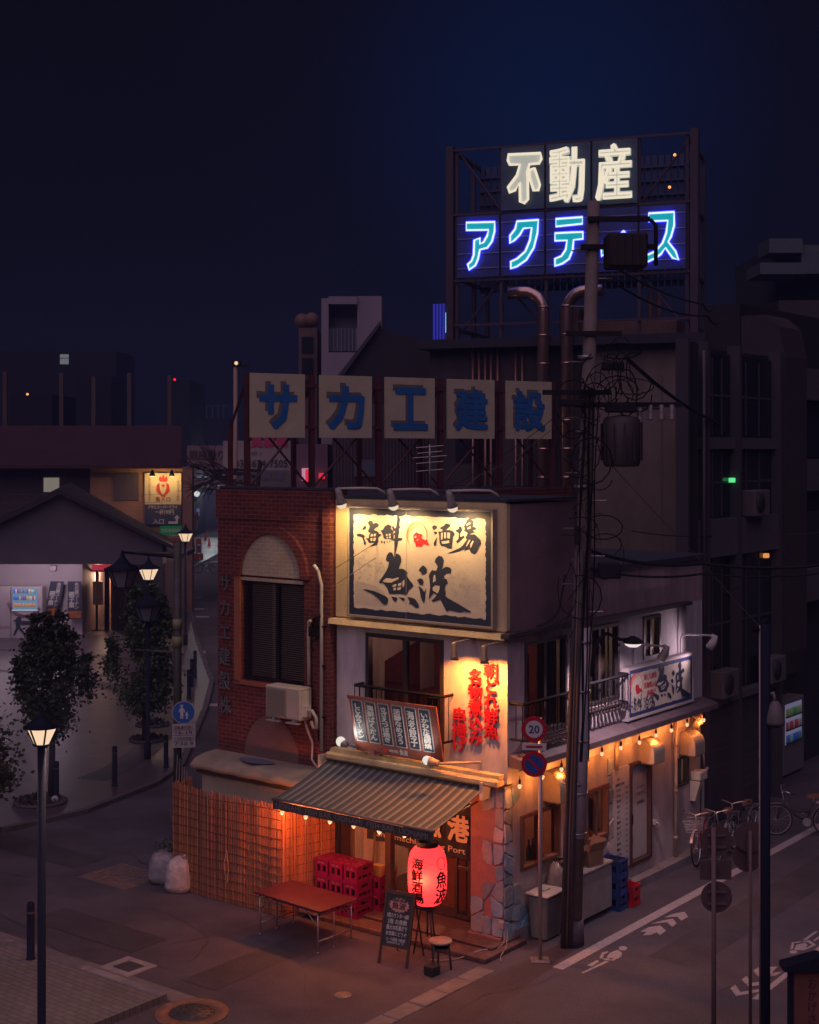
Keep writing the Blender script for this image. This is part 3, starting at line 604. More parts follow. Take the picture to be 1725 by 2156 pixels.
# ================================================================== signs on the restaurant
NAVY = mat('sign_navy', (.022, .030, .058), .55); SIGNW = mat('sign_white', (.58, .52, .42), .55, noise=.04, scale=3)
GREYW = mat('sign_grey', (.42, .40, .39), .55); REDP = mat('sign_red', (.50, .02, .03), .5); ORP = mat('sign_orange', (.55, .2, .04), .5)
def z1(x, y): return (727.7 + .20313 * x, 1037.6 + .20313 * y)
INKW = {'solid': [
 [(455, 615), (430, 645), (418, 690), (430, 712), (452, 715), (440, 770), (420, 815), (390, 860), (350, 915), (353, 938), (385, 930), (400, 945), (430, 985), (448, 1030), (455, 1045), (500, 1048), (560, 1045), (600, 1050), (625, 1060), (645, 1045), (650, 1015), (680, 990), (705, 962), (690, 935), (665, 905), (640, 870), (635, 850), (645, 830), (630, 810), (600, 790), (570, 785), (552, 790), (562, 755), (577, 715), (580, 690), (573, 660), (555, 638), (522, 627), (507, 685), (497, 650), (484, 620)],
 [(175, 998), (230, 1003), (300, 1020), (360, 1045), (410, 1070), (440, 1090), (443, 1120), (430, 1155), (405, 1160), (380, 1145), (345, 1100), (290, 1055), (230, 1025)],
 [(475, 1075), (520, 1080), (540, 1090), (525, 1125), (510, 1130), (490, 1105)], [(545, 1080), (580, 1085), (612, 1090), (610, 1120), (595, 1122), (575, 1100)],
 [(640, 1078), (680, 1085), (720, 1100), (755, 1150), (762, 1185), (740, 1195), (710, 1180), (685, 1155), (650, 1150), (668, 1140), (655, 1105)],
 [(800, 750), (830, 770), (848, 800), (840, 830), (810, 845), (780, 845), (795, 825), (770, 815), (758, 800)], [(742, 905), (775, 885), (800, 895), (812, 930), (800, 955), (770, 955)],
 [(755, 965), (780, 980), (800, 1000), (815, 1030), (838, 985), (830, 1040), (825, 1100), (815, 1148), (795, 1120), (780, 1080), (770, 1020)],
 [(862, 860), (880, 820), (900, 800), (930, 810), (945, 800), (955, 760), (925, 715), (935, 680), (965, 652), (1000, 660), (1020, 700), (1010, 760), (1000, 795), (1040, 765), (1085, 775), (1100, 800), (1090, 830), (1050, 835), (1015, 860), (1030, 880), (1000, 885), (1050, 895), (1062, 940), (1040, 955), (1030, 1000), (1040, 1040), (1035, 1070), (1060, 1090), (1130, 1130), (1200, 1170), (1240, 1195), (1300, 1230), (1290, 1243), (1240, 1230), (1180, 1240), (1120, 1225), (1075, 1218), (1050, 1235), (1035, 1210), (1000, 1140), (985, 1105), (940, 1120), (915, 1130), (890, 1120), (930, 1080), (945, 1065), (930, 1050), (912, 1040), (890, 1070), (862, 1108), (868, 1050), (878, 980), (870, 900)]],
 'small': [
 [(170, 378), (205, 335), (215, 365), (192, 385)], [(230, 310), (250, 285), (280, 295), (285, 320), (320, 310), (345, 330), (335, 350), (305, 370), (290, 385), (320, 395), (340, 405), (345, 420), (375, 435), (350, 455), (335, 470), (340, 490), (325, 545), (310, 545), (290, 550), (245, 555), (270, 545), (300, 525), (290, 515), (260, 520), (240, 520), (235, 500), (210, 470), (240, 470), (248, 430), (260, 415), (240, 410), (232, 395), (245, 370), (250, 345)],
 [(112, 430), (140, 420), (180, 430), (200, 445), (190, 470), (205, 500), (212, 520), (205, 545), (190, 530), (185, 495), (175, 465), (150, 455), (125, 450)],
 [(440, 325), (405, 350), (385, 385), (360, 390), (375, 410), (390, 440), (395, 470), (410, 480), (450, 480), (490, 490), (500, 465), (500, 440), (490, 425), (500, 400), (485, 385), (470, 370), (478, 345)],
 [(365, 495), (385, 500), (380, 525), (368, 515)], [(395, 500), (410, 500), (408, 530), (395, 520)], [(425, 490), (438, 515), (428, 520)], [(450, 485), (465, 510), (452, 512)], [(475, 485), (490, 505), (478, 505)],
 [(535, 235), (560, 255), (568, 280), (560, 310), (558, 345), (572, 352), (556, 372), (555, 400), (560, 412), (552, 428), (548, 466), (590, 470), (585, 490), (547, 502), (540, 540), (525, 600), (510, 660), (504, 690), (506, 610), (506, 500), (485, 492), (486, 480), (507, 474), (510, 440), (495, 436), (495, 420), (512, 414), (516, 398), (494, 396), (490, 375), (478, 352), (497, 342), (508, 368), (522, 364), (530, 320), (535, 280)],
 [(898, 350), (925, 335), (950, 350), (945, 370), (915, 390), (905, 375)], [(915, 400), (950, 405), (950, 425), (925, 435)], [(915, 520), (930, 490), (955, 455), (945, 500), (940, 545), (925, 555), (915, 540)],
 [(980, 362), (1020, 340), (1045, 315), (1080, 325), (1090, 345), (1065, 365), (1045, 385), (1085, 385), (1120, 400), (1135, 430), (1115, 460), (1110, 520), (1100, 580), (1060, 575), (1035, 560), (990, 550), (975, 520), (970, 440), (960, 400), (1000, 400), (1005, 380), (985, 375)],
 [(1140, 385), (1170, 375), (1175, 350), (1200, 345), (1210, 380), (1205, 400), (1185, 430), (1190, 460), (1230, 440), (1235, 460), (1190, 500), (1160, 525), (1145, 505), (1170, 480), (1175, 420), (1150, 405)],
 [(1225, 345), (1250, 310), (1260, 275), (1290, 262), (1325, 290), (1325, 330), (1320, 350), (1350, 360), (1355, 380), (1320, 390), (1340, 410), (1285, 430), (1340, 430), (1400, 490), (1405, 530), (1380, 570), (1350, 630), (1330, 638), (1295, 615), (1285, 585), (1238, 600), (1226, 612), (1238, 582), (1180, 605), (1100, 625), (1055, 628), (1120, 600), (1185, 570), (1215, 545), (1240, 510), (1260, 480), (1240, 470), (1265, 420), (1250, 405), (1225, 400), (1235, 375)]],
 'hole_b': [[(385, 915), (420, 885), (450, 885), (490, 893), (530, 880), (555, 878), (545, 895), (505, 915), (480, 930), (440, 930), (400, 925)], [(480, 970), (505, 950), (530, 945), (525, 968), (500, 976)], [(545, 942), (580, 930), (578, 958), (545, 970)], [(495, 987), (525, 980), (520, 1010), (500, 1015)], [(540, 985), (578, 973), (570, 1003), (535, 1010)], [(590, 920), (612, 897), (610, 960), (592, 982)],
  [(915, 855), (931, 850), (936, 912), (906, 930), (909, 890)], [(902, 985), (930, 960), (975, 965), (975, 1000), (955, 1045), (935, 1030), (907, 1015)]],
 'hole_s': [[(263, 430), (285, 425), (285, 450), (259, 455)], [(295, 425), (318, 425), (312, 450), (293, 452)], [(258, 470), (280, 468), (278, 498), (262, 503)], [(292, 468), (318, 465), (310, 496), (290, 502)], [(420, 430), (435, 425), (435, 445), (422, 450)], [(450, 425), (470, 423), (468, 440), (448, 444)], [(426, 460), (441, 455), (440, 470), (428, 472)], [(452, 455), (470, 452), (468, 468), (450, 470)],
  [(990, 417), (1010, 412), (1005, 480), (990, 490)], [(1022, 411), (1042, 410), (1042, 470), (1022, 472)], [(1055, 411), (1085, 415), (1080, 475), (1055, 470)], [(995, 505), (1075, 493), (1075, 520), (1000, 530)], [(1255, 327), (1290, 303), (1295, 320), (1255, 343)], [(1265, 362), (1295, 347), (1300, 365), (1266, 378)], [(1262, 520), (1282, 487), (1296, 490), (1268, 540), (1248, 562)], [(1295, 530), (1318, 496), (1330, 500), (1305, 560), (1292, 575)]],
 'fish': [[(703, 440), (720, 418), (735, 408), (765, 425), (790, 430), (785, 455), (800, 480), (830, 490), (848, 475), (850, 505), (872, 542), (840, 545), (810, 530), (795, 550), (775, 558), (770, 548), (735, 555), (720, 520), (708, 500)]],
 'eye': [ell(726, 457, 9, 11), [(735, 488), (748, 484), (754, 476), (756, 484), (748, 493), (738, 494)]]}
def arcs(mb, f, d, base):                                   # brush rings round the fish
    for rx, ry, a0, a1, wd in ((105, 130, 40, 215, 7), (92, 108, 60, 200, 4), (112, 142, 95, 225, 4), (76, 90, 70, 190, 4), (100, 122, -30, 60, 3)):
        L, Q = [], []
        for i in range(21):
            a = R(a0 + (a1 - a0) * i / 20); k = wd * math.sin(math.pi * (i + .6) / 21.5)
            L.append((745 + (rx + k) * math.cos(a), 440 - (ry + k) * math.sin(a))); Q.append((745 + (rx - k) * math.cos(a), 440 - (ry - k) * math.sin(a)))
        mb.poly([f(x, y, d) for x, y in L + Q[::-1]])
def facing(mb, N):
    N = Vector(N)
    for i, fc in enumerate(mb.f):
        a, b, c = [mb.v[j] for j in fc[:3]]
        if (b - a).cross(c - a).dot(N) < 0: mb.f[i] = fc[::-1]
    return mb
def ragged(u0, u1, v0, v1, wd, rough, n=46, seed=1):        # picture frame with a torn inner edge: list of quads
    rnd = random.Random(seed); out = []
    for side in range(4):
        pr = None
        for i in range(n + 1):
            t = i / n; k = wd + rnd.uniform(-rough, rough * .3)
            if side == 0: o_, i_ = (u0 + (u1 - u0) * t, v1), (u0 + (u1 - u0) * t, v1 - k)
            elif side == 1: o_, i_ = (u0 + (u1 - u0) * t, v0), (u0 + (u1 - u0) * t, v0 + k)
            elif side == 2: o_, i_ = (u0, v0 + wd * .9 + (v1 - v0 - 1.8 * wd) * t), (u0 + k * .92, v0 + wd * .9 + (v1 - v0 - 1.8 * wd) * t)
            else: o_, i_ = (u1, v0 + wd * .9 + (v1 - v0 - 1.8 * wd) * t), (u1 - k * .92, v0 + wd * .9 + (v1 - v0 - 1.8 * wd) * t)
            if pr: out.append([pr[0], o_, i_, pr[1]])
            pr = (o_, i_)
    return out
YS = -.17
t = thing('main_signboard', 'large white signboard with black brush characters and a red fish over the front windows', 'signboard', (-1.7, -.1, 6.1), BF)
X0, X1, ZA, ZB = -3.2, -.19, 5.16, 7.03
m = MB(); m.box(X0, X1, YS, -.052, ZA, ZB); m.build('panel', SIGNW, t)
m = MB()
for a, b, c_, d in ((X0 - .03, X0, ZA - .03, ZB + .03), (X1, X1 + .03, ZA - .03, ZB + .03), (X0, X1, ZA - .03, ZA), (X0, X1, ZB, ZB + .03)): m.box(a, b, YS - .015, -.052, c_, d)
m.build('frame', mat('sign_frame', (.30, .26, .22), .5), t)
m = MB()
for q in ragged(X0 + .012, X1 - .012, ZA + .012, ZB - .012, .12, .022): m.poly([(u, YS - .003, v) for u, v in q])
facing(m, (0, -1, 0)).build('border', NAVY, t)
fs_ = lambda x, y, d: (lambda r: Vector((r[0], d, r[1])))(FR(*z1(x, y), d))
m = MB()
for p in INKW['solid'] + INKW['small']: m.poly([fs_(x, y, YS - .006) for x, y in p])
facing(m, (0, -1, 0)).build('brush_lettering', NAVY, t)
m = MB()
for p in INKW['hole_b'] + INKW['hole_s']: m.poly([fs_(x, y, YS - .009) for x, y in p])
facing(m, (0, -1, 0)).build('inner_lettering', SIGNW, t)
m = MB()
for p in INKW['fish']: m.poly([fs_(x, y, YS - .006) for x, y in p])
for k in range(5): m.poly([fs_(x, y, YS - .006) for x, y in [(728 + k * 14, 548), (740 + k * 14, 548), (733 + k * 14, 570)]])
m.poly([fs_(x, y, YS - .006) for x, y in [(770, 430), (790, 428), (800, 452), (785, 456)]]); m.poly([fs_(x, y, YS - .006) for x, y in [(800, 482), (815, 478), (808, 500)]])
facing(m, (0, -1, 0)).build('fish_emblem', REDP, t)
m = MB()
for p in INKW['eye']: m.poly([fs_(x, y, YS - .009) for x, y in p])
facing(m, (0, -1, 0)).build('fish_eye', SIGNW, t)
m = MB(); arcs(m, fs_, YS - .0045, 0); facing(m, (0, -1, 0)).build('brush_rings', ORP, t)
# pale grey printed waves behind the characters
m = MB(); rw = random.Random(11)
def curl(cx, cy, r, d0=YS - .0018):
    L, Q = [], []; a0 = rw.uniform(0, 360)
    for i in range(11):
        a = R(a0 + 27 * i); rr = r * (1 - .055 * i); L.append((cx + rr * math.cos(a), cy + rr * math.sin(a))); Q.append((cx + (rr - r * .22) * math.cos(a), cy + (rr - r * .22) * math.sin(a)))
    m.poly([fs_(x, y, d0) for x, y in L + Q[::-1]])
for _ in range(46): curl(rw.uniform(130, 400), 590 + abs(rw.gauss(0, 90)) + rw.uniform(0, 160), rw.uniform(9, 22))
for _ in range(40): curl(rw.uniform(1070, 1290), rw.uniform(840, 1090), rw.uniform(9, 22))
for _ in range(12): curl(rw.uniform(1080, 1290), rw.uniform(700, 850), rw.uniform(8, 14))
for k in range(26):
    def lane(y0, a, b, s0): return [(x, y0 + s0 * (x - a) ** 2 / 900) for x in range(a, b, 24)]
    for A in ([(x, 900 + k * 11 + (x - 110) * .42 + 14 * math.sin(x / 60)) for x in range(104, 104 + 330, 22)], [(1500 + (330 + k * 12) * math.cos(R(a_)), 640 + (330 + k * 12) * math.sin(R(a_))) for a_ in range(150, 92, -3)]):
        A = [(x, y) for x, y in A if 590 < y < 1190 and x < 1405 and y < 1160 + (x - 100) * .085]
        if len(A) > 2: m.poly([fs_(x, y, YS - .0018) for x, y in A] + [fs_(x, y + 2.2, YS - .0018) for x, y in A[::-1]])
facing(m, (0, -1, 0)).build('printed_waves', mat('wave_print', (.37, .35, .33), .6), t)
m = MB(); m.box(-1.93, -1.925, YS - .012, YS - .01, ZA, ZB); m.build('seam', mat('seam', (.4, .37, .33), .5), t)
# three gooseneck lamps over the board
WARM = (1.0, .58, .23)
LENS = emat('warm_lens', (.86, .70, .50), 1.0)
GREYM = mat('grey_metal', (.30, .28, .25), .5, metal=.2)
def flood(x, i, lab):
    t = thing('sign_lamp', lab, 'lamp', (x, -.1, 7.2), BF, 'gooseneck lamps over the main sign')
    MB().tube([(x + .55, .1, 7.2), (x + .55, .02, 7.3), (x + .5, -.1, 7.36), (x + .3, -.28, 7.37), (x, -.56, 7.36)], .02, 8).build('arm', mat('lamp_arm', (.5, .45, .38), .45), t)
    h = MB(); h.tube([(x, -.57, 7.37), (x + .01, -.54, 7.28), (x + .02, -.50, 7.14), (x + .02, -.485, 7.1)], [.045, .06, .075, .092], 14); h.build('lamp_head', GREYM, t)
    b = MB(); b.ball((x + .02, -.478, 7.075), .085, 14, .8); b.build('bulb', LENS, t)
    lamp('sign_light', BF.w(x + .02, -.58, 6.94), 62, WARM, t, .08, 168, .3, BF.w(x + .02, -.12, 5.7))
for i, (px, lab) in enumerate(((724, 'grey gooseneck lamp at the brick end of the main signboard'), (833, 'grey gooseneck lamp over the middle of the main signboard'), (957, 'grey gooseneck lamp over the fishery end of the main signboard, by the corner'))):
    flood(FR(px, 1050, -.4)[0], i, lab)
# raised red characters beside the window, under two spots
t = thing('raised_lettering', 'three columns of raised red characters on the orange-lit wall', 'lettering', (-.6, 0, 3.8), BF)
REDL = mat('raised_red', (.42, .010, .028), .45)
for body, px, y0, y1 in (('朝どれ鮮魚', 1033, 1397, 1556), ('名物煮込み', 1000, 1409, 1570), ('串揚げ', 966, 1490, 1583)):
    x, za = FR(px, y0, -.06); _, zb = FR(px, y1, -.06)
    m = MB(); m.vtext(body, (x, -.03, (za + zb) / 2), U_, Z_, .295, za - zb, .0, .022, fat=.0055); m.build('character_column', REDL, t)
ORANGE = (1.0, .27, .04)
for x, lab, pw in ((-.73, 'small spotlight above the red characters, next to the window', 120), (-.14, 'small spotlight above the red characters, next to the wall corner', 190)):
    t = thing('wall_spotlight', lab, 'spotlight', (x, -.1, 4.85), BF, 'spotlights over the red characters')
    MB().tube([(x + .12, -.02, 4.93), (x + .1, -.3, 4.93), (x, -.45, 4.90)], .014, 6).build('arm', GREYM, t)
    h = MB(); h.lathe((x, -.45, 4.62), [(.075, 0), (.06, .07), (.05, .09), (.05, .26), (.03, .29)], 16); h.build('lamp_head', mat('brass_shade', (.4, .27, .14), .4, metal=.4), t)
    MB().lathe((x, -.45, 4.617), [(.06, -.012), (.062, .0), (.03, .004)], 14).build('bulb', emat('spot_lens', (.9, .62, .32), 1.0), t)
    lamp('spot_light', BF.w(x, -.45, 4.56), pw, ORANGE, t, .05, 140, .45, BF.w(x, -.0, 3.7))
MB().box(-.95, -.06, -.03, -.003, 4.9, 4.94).build('lamp_rail', mat('rail_wood', (.3, .2, .12), .6), label='flat mounting strip for the two small spotlights under the cornice', cat='strip', org=(-.5, 0, 4.92), fr=BF)
# slanting menu board
t = thing('menu_board', 'wooden board with six navy menu strips leaning out over the awning', 'menu board', (-2.0, -.35, 3.3), BF)
mz = lambda u, v, d=0: Vector((-2.0 + u, -.36 - .105 * v / .47 - d * .97, 3.34 + v - d * .22))
def slab(mb, u0, u1, v0, v1, d0, d1):
    q = [mz(u, v, d) for d in (d1, d0) for u, v in ((u0, v0), (u1, v0), (u1, v1), (u0, v1))]
    mb.add(q, [(0, 1, 2, 3), (7, 6, 5, 4), (0, 4, 5, 1), (1, 5, 6, 2), (2, 6, 7, 3), (3, 7, 4, 0)])
REDWOOD = mat('red_wood', (.28, .085, .06), .4, noise=.3, scale=9, streak=6)
m = MB(); slab(m, -.93, .93, -.48, .48, 0, .03); slab(m, -.95, .95, .44, .5, .031, .05); m.build('board', REDWOOD, t)
UM, VM = (mz(1, 0) - mz(0, 0)).normalized(), (mz(0, 1) - mz(0, 0)).normalized()
for i, s_ in enumerate(['しじみラーメン', '海鮮ばくだん', 'さざえつぼ焼き', '活鯵なめろう', '海老餃子', 'いかわた漁師焼']):
    u = -.76 + i * .287; m = MB(); slab(m, u - .115, u + .115, -.30, .43, .031, .04); st = m.build('menu_strip', mat('strip_white', (.5, .5, .52), .6), t)
    m = MB(); slab(m, u - .1, u + .1, -.285, .415, .041, .044); m.build('strip_face', mat('strip_navy', (.035, .045, .07), .5), st)
    m = MB(); m.vtext(s_, mz(u, .065, .047), UM, VM, .155, .63, .0, jit=.05, fat=.004); m.build('lettering', mat('strip_ink', (.62, .60, .58), .6), st)
m = MB(); m.text('海鮮酒場', mz(-.1, -.39, .033), UM, VM, .2, .055, .02); m.text('魚波', mz(.12, -.39, .033), UM, VM, .17, .1, .03); m.build('name_lettering', mat('strip_ink', (.62, .6, .58)), t)
m = MB(); m.lathe(mz(-.27, -.39, .034), [(.05, .0), (.05, .006), (.0001, .007)], 16, 'y'); m.build('seal', REDP, t)
m = MB(); m.box(-2.6, -2.5, -.34, -.01, 2.83, 2.9); m.box(-1.42, -1.32, -.34, -.01, 2.83, 2.9); m.build('bracket', mat('bracket_red', (.26, .07, .08), .6), t)
COLD = (1.0, .93, .82)
for x, y_, lab, ax in ((-3.17, -.42, 'white globe floodlight at the lower corner of the menu board beside the brick wall', -2.75), (-1.12, -.62, 'cream floodlight on a pipe between the menu board and the red characters', -1.5)):
    t = thing('board_floodlight', lab, 'floodlight', (x, -.2, 2.95), BF, 'floodlights on the menu board')
    sg = 1 if x < -2 else -1
    if sg > 0:
        MB().tube([(x + .22, -.02, 2.9), (x + .2, -.25, 2.9), (x + .08, y_ + .05, 2.95)], .025, 8).build('arm', GREYM, t)
        MB().tube([(x + .12, y_ + .03, 2.94), (x + .03, y_, 2.97)], [.05, .07], 12).build('lamp_head', GREYM, t)
        MB().ball((x, y_, 2.99), .085, 14).build('bulb', emat('cold_globe', (.85, .78, .68), 1.0), t)
        lamp('flood_light', BF.w(x + .11, y_ - .12, 3.03), 13, COLD, t, .07, 130, .8, BF.w(-2.5, -.42, 3.35))
    else:
        MB().tube([(x + .62, -.02, 2.92), (x + .35, -.3, 2.92), (x + .15, y_ + .06, 2.93)], .022, 8).build('arm', mat('cream_pipe', (.5, .4, .26), .5), t)
        MB().tube([(x + .16, y_ + .06, 2.93), (x, y_, 2.96)], [.045, .085], 12).build('lamp_head', mat('cream_pipe', (.5, .4, .26), .5), t)
        MB().ball((x - .03, y_ - .01, 2.97), .075, 12).build('bulb', emat('cold_globe', (.85, .78, .68), 1.0), t)
        lamp('flood_light', BF.w(x - .1, y_ - .12, 3.02), 12, COLD, t, .07, 130, .8, BF.w(-1.6, -.42, 3.4))
# striped awning over the entrance
t = thing('striped_awning', 'grey and beige striped awning sloping out over the entrance', 'awning', (-2, -.1, 2.55), BF)
SM = mat('awning_stripes', (.2, .2, .2), .85)
n_ = SM.node_tree; bs = n_.nodes['Principled BSDF']; tx = n_.nodes.new('ShaderNodeTexCoord'); sx = n_.nodes.new('ShaderNodeSeparateXYZ'); n_.links.new(tx.outputs['Object'], sx.inputs[0])
mu = n_.nodes.new('ShaderNodeMath'); mu.operation = 'MULTIPLY'; mu.inputs[1].default_value = 6.2; n_.links.new(sx.outputs[0], mu.inputs[0])
fr_ = n_.nodes.new('ShaderNodeMath'); fr_.operation = 'FRACT'; n_.links.new(mu.outputs[0], fr_.inputs[0])
cr = n_.nodes.new('ShaderNodeValToRGB'); cr.color_ramp.interpolation = 'CONSTANT'; n_.links.new(fr_.outputs[0], cr.inputs[0]); n_.links.new(cr.outputs[0], bs.inputs['Base Color'])
ce = cr.color_ramp.elements; ce[0].color = (.22, .225, .20, 1); ce[1].position = .38; ce[1].color = (.03, .035, .04, 1)
for p_, c_ in ((.46, (.11, .115, .11)), (.54, (.03, .035, .04)), (.62, (.11, .115, .11)), (.72, (.03, .035, .04)), (.8, (.14, .135, .12)), (.92, (.045, .047, .045))): k = ce.new(p_); k.color = (*c_, 1)
m = MB(); nx, ny = 24, 8; g_ = []
for j in range(ny + 1):
    for i in range(nx + 1):
        x = -3.72 + 3.36 * i / nx; v = j / ny; g_.append((x, -.12 - 1.4 * v, 2.56 - .42 * v - .035 * math.sin(math.pi * v) - .012 * math.sin(i * 2.1) * v))
n1 = len(g_); m.add(g_ + [(x, y, z - .012) for x, y, z in g_], [(j * (nx + 1) + i, (j + 1) * (nx + 1) + i, (j + 1) * (nx + 1) + i + 1, j * (nx + 1) + i + 1) for j in range(ny) for i in range(nx)] + [(n1 + j * (nx + 1) + i, n1 + j * (nx + 1) + i + 1, n1 + (j + 1) * (nx + 1) + i + 1, n1 + (j + 1) * (nx + 1) + i) for j in range(ny) for i in range(nx)], True)
m.build('canopy', SM, t)
m = MB(); m.tube([(-3.74, -1.52, 2.13), (-.34, -1.52, 2.13)], .028, 8); m.tube([(-3.72, -.1, 2.58), (-.36, -.1, 2.58)], .06, 10)
for x in (-3.6, -.5): m.tube([(x, -.12, 2.3), (x, -.8, 2.2), (x, -1.5, 2.11)], .018, 6)
m.build('frame', mat('awning_frame', (.16, .14, .12), .5), t)
m = MB(); m.box(-.34, -.28, -.3, -.02, 2.38, 2.66); m.box(-3.8, -3.74, -.3, -.02, 2.38, 2.66); m.build('end_cap', PLAST, t)
m = MB(); pr = None
for i in range(61):
    x = -3.73 + 3.38 * i / 60; z = 1.955 + .018 * abs(math.sin(i * math.pi / 6)); y = -1.53 + .012 * math.sin(i * 1.1)
    if pr: m.quad((pr[0], pr[1], pr[2]), (x, y, z), (x, y, 2.12), (pr[0], pr[1], 2.12))
    pr = (x, y, z)
va = m.build('valance', mat('valance_cloth', (.05, .055, .06), .85), t)
m = MB(); m.text('UONAMI  FISH BAR  UONAMI  FISH BAR  UONAMI', (-2.04, -1.548, 2.045), U_, Z_, 3.2, .085, .01); m.build('lettering', mat('valance_ink', (.17, .17, .16), .8), va)
# bulbs on strings
BULB = emat('orange_bulb', (.95, .66, .36), 1.0)
def string_lights(name, label, pts, cable, drop, pw, hue=(1.0, .27, .05)):
    t = thing(name, label, 'string lights', pts[len(pts) // 2], BF)
    m = MB(); m.tube(cable, .008, 5)
    for x, y, z in pts: m.tube([(x, y, z + drop), (x, y, z + .085)], .006, 5); m.lathe((x, y, z + .035), [(.018, 0), (.022, .03), (.02, .07), (.008, .08)], 8)
    m.build('cable', IRONB, t)
    for x, y, z in pts:
        MB().ball((x, y, z), .037, 8).build('bulb', BULB, t)
        lamp('bulb_light', BF.w(x, y, z - .075), pw, hue, t, .03)
    return t
pts = []
for px, py in ((594, 1711), (644, 1720), (695, 1730), (745, 1739), (799, 1751), (852, 1759)):
    x, z = FR(px, py, -1.42); pts.append((x, -1.42, z))
string_lights('awning_string_lights', 'string of six orange bulbs hanging under the awning front', pts, [(-3.7, -1.42, 2.08), (-.4, -1.42, 2.08)], .13, 28, (1.0, .21, .05))
pts = []
for px, py in ((208, 510), (383, 440), (530, 380), (706, 320), (842, 260), (987, 215), (1130, 172), (1258, 118), (1377, 80), (1498, 35), (1625, 0)):
    y, z = SD(1037.6 + .27344 * px, 1516 + .27344 * py, .22); pts.append((.22, y, z))
string_lights('eaves_string_lights', 'string of eleven orange bulbs hanging along the side eaves', pts, [(.22, .0, 2.87), (.22, 6.9, 2.87)], .16, 8)
# long signboard on the side wall
t = thing('side_signboard', 'white signboard with navy brush characters on the side wall above the eaves', 'signboard', (.12, 4.97, 3.56), BF)
y0, y1, za, zb = 3.68, 6.27, 3.13, 4.05; XS = .16
m = MB(); m.box(.003, XS, y0, y1, za, zb); m.build('panel', SIGNW, t)
m = MB()
for a, b, c_, d in ((y0 - .025, y0, za - .025, zb + .025), (y1, y1 + .025, za - .025, zb + .025), (y0, y1, za - .025, za), (y0, y1, zb, zb + .025)): m.box(.003, XS + .012, a, b, c_, d)
m.build('frame', mat('side_frame', (.36, .32, .33), .5), t)
BLUEB = mat('sign_blue', (.03, .045, .16), .55)
m = MB()
for q in ragged(y0 + .05, y1 - .05, za + .035, zb - .035, .075, .014, 40, 4): m.poly([(XS + .003, u, v) for u, v in q])
facing(m, (1, 0, 0)).build('border', BLUEB, t)
def fz(cx, cy, su, sv, ox, oz): return lambda x, y, d: Vector((d, ox + (x - cx) * su, oz - (y - cy) * sv))
big = fz(720, 920, .00158, .00122, 5.30, 3.62); sml = fz(620, 470, .00088, .00098, 4.23, 3.33)
m = MB()
for p in INKW['solid']: m.poly([big(x, y, XS + .005) for x, y in p])
for p in INKW['small']: m.poly([sml(x if x < 640 else x - 250, y, XS + .005) for x, y in p])
facing(m, (1, 0, 0)).build('brush_lettering', NAVY, t)
m = MB()
for p in INKW['hole_b']: m.poly([big(x, y, XS + .008) for x, y in p])
for p in INKW['hole_s']: m.poly([sml(x if x < 640 else x - 250, y, XS + .008) for x, y in p])
facing(m, (1, 0, 0)).build('inner_lettering', SIGNW, t)
fe = fz(745, 480, .0022, .00165, 3.99, 3.66); m = MB()
for p in INKW['fish']: m.poly([fe(790 + (x - 790) * .75, 500 + (y - 500) * .75, XS + .006) for x, y in p])
arcs(m, fe, XS + .005, 0)
for i, s_ in enumerate(('朝どれ鮮魚', '名物煮込み', '串揚げ')): m.text(s_, (XS + .005, 4.52 + (.04 if i == 2 else 0), 3.83 - i * .155), SV, Z_, .5 if i < 2 else .34, .115, .02)
facing(m, (1, 0, 0)).build('red_print', REDP, t)
for y, lab, reach in ((4.05, 'dark gooseneck lamp over the fish end of the side signboard', .62), (5.95, 'pale gooseneck lamp over the far end of the side signboard', .66)):
    t = thing('side_sign_lamp', lab, 'lamp', (.1, y, 4.1), BF, 'gooseneck lamps over the side sign')
    gm = GREYM if y < 5 else mat('pale_lamp', (.5, .46, .46), .45)
    MB().tube([(.06, y, 4.06), (.06, y, 4.35), (.09, y, 4.42), (.2, y + .03, 4.45), (reach, y + .1, 4.46)], .02, 8).build('arm', gm, t)
    h = MB(); h.tube([(reach, y + .1, 4.47), (reach + .06, y + .12, 4.44), (reach + .03, y + .11, 4.33), (reach - .04, y + .09, 4.22)], [.03, .06, .075, .085], 12); h.build('lamp_head', gm, t)
    MB().tube([(reach - .04, y + .09, 4.225), (reach - .045, y + .088, 4.212)], .07, 12).build('lens', mat('dead_lens', (.3, .28, .28), .2), t)
    if y > 5: lamp('side_sign_light', BF.w(reach - .1, y + .08, 4.15), 17, (1.0, .70, .82), t, .05, 150, .7, BF.w(0, y - .5, 4.15))
# ================================================================== brick office next door
BRK = brick_mat('red_brick', (.145, .026, .022), (.085, .017, .017), (.17, .085, .072))
BRKO = brick_mat('lit_reveal_brick', (.34, .095, .04), (.28, .075, .035), (.2, .12, .09))  # orange puts the lit window reveal into the brick colour
BRKT = brick_mat('tan_brick', (.36, .31, .23), (.31, .27, .21), (.42, .38, .3), .2, .07)
b1 = thing('brick_office', 'dark red brick office with an arched window adjoining the white restaurant', 'office', (-5.1, 0, 0), BF)
w = MB(); w.holed((-6.57, -.02, 0), (1, 0, 0), (0, -1, 0), 2.93, 2.0, 7.22, [(.64, 2.19, 3.74, 5.66)], .3)
w.box(-6.57, -6.3, .282, 8.0, 0, 7.22); w.box(-3.7, -3.642, .282, 8.0, 2.73, 7.22); w.box(-6.29, -3.71, 7.7, 8.0, 0, 7.2)
w.box(-3.9, -3.642, -.02, .28, 0, 1.998); w.box(-6.57, -6.3, -.02, .28, 0, 1.998)
w.build('wall', BRK, b1)
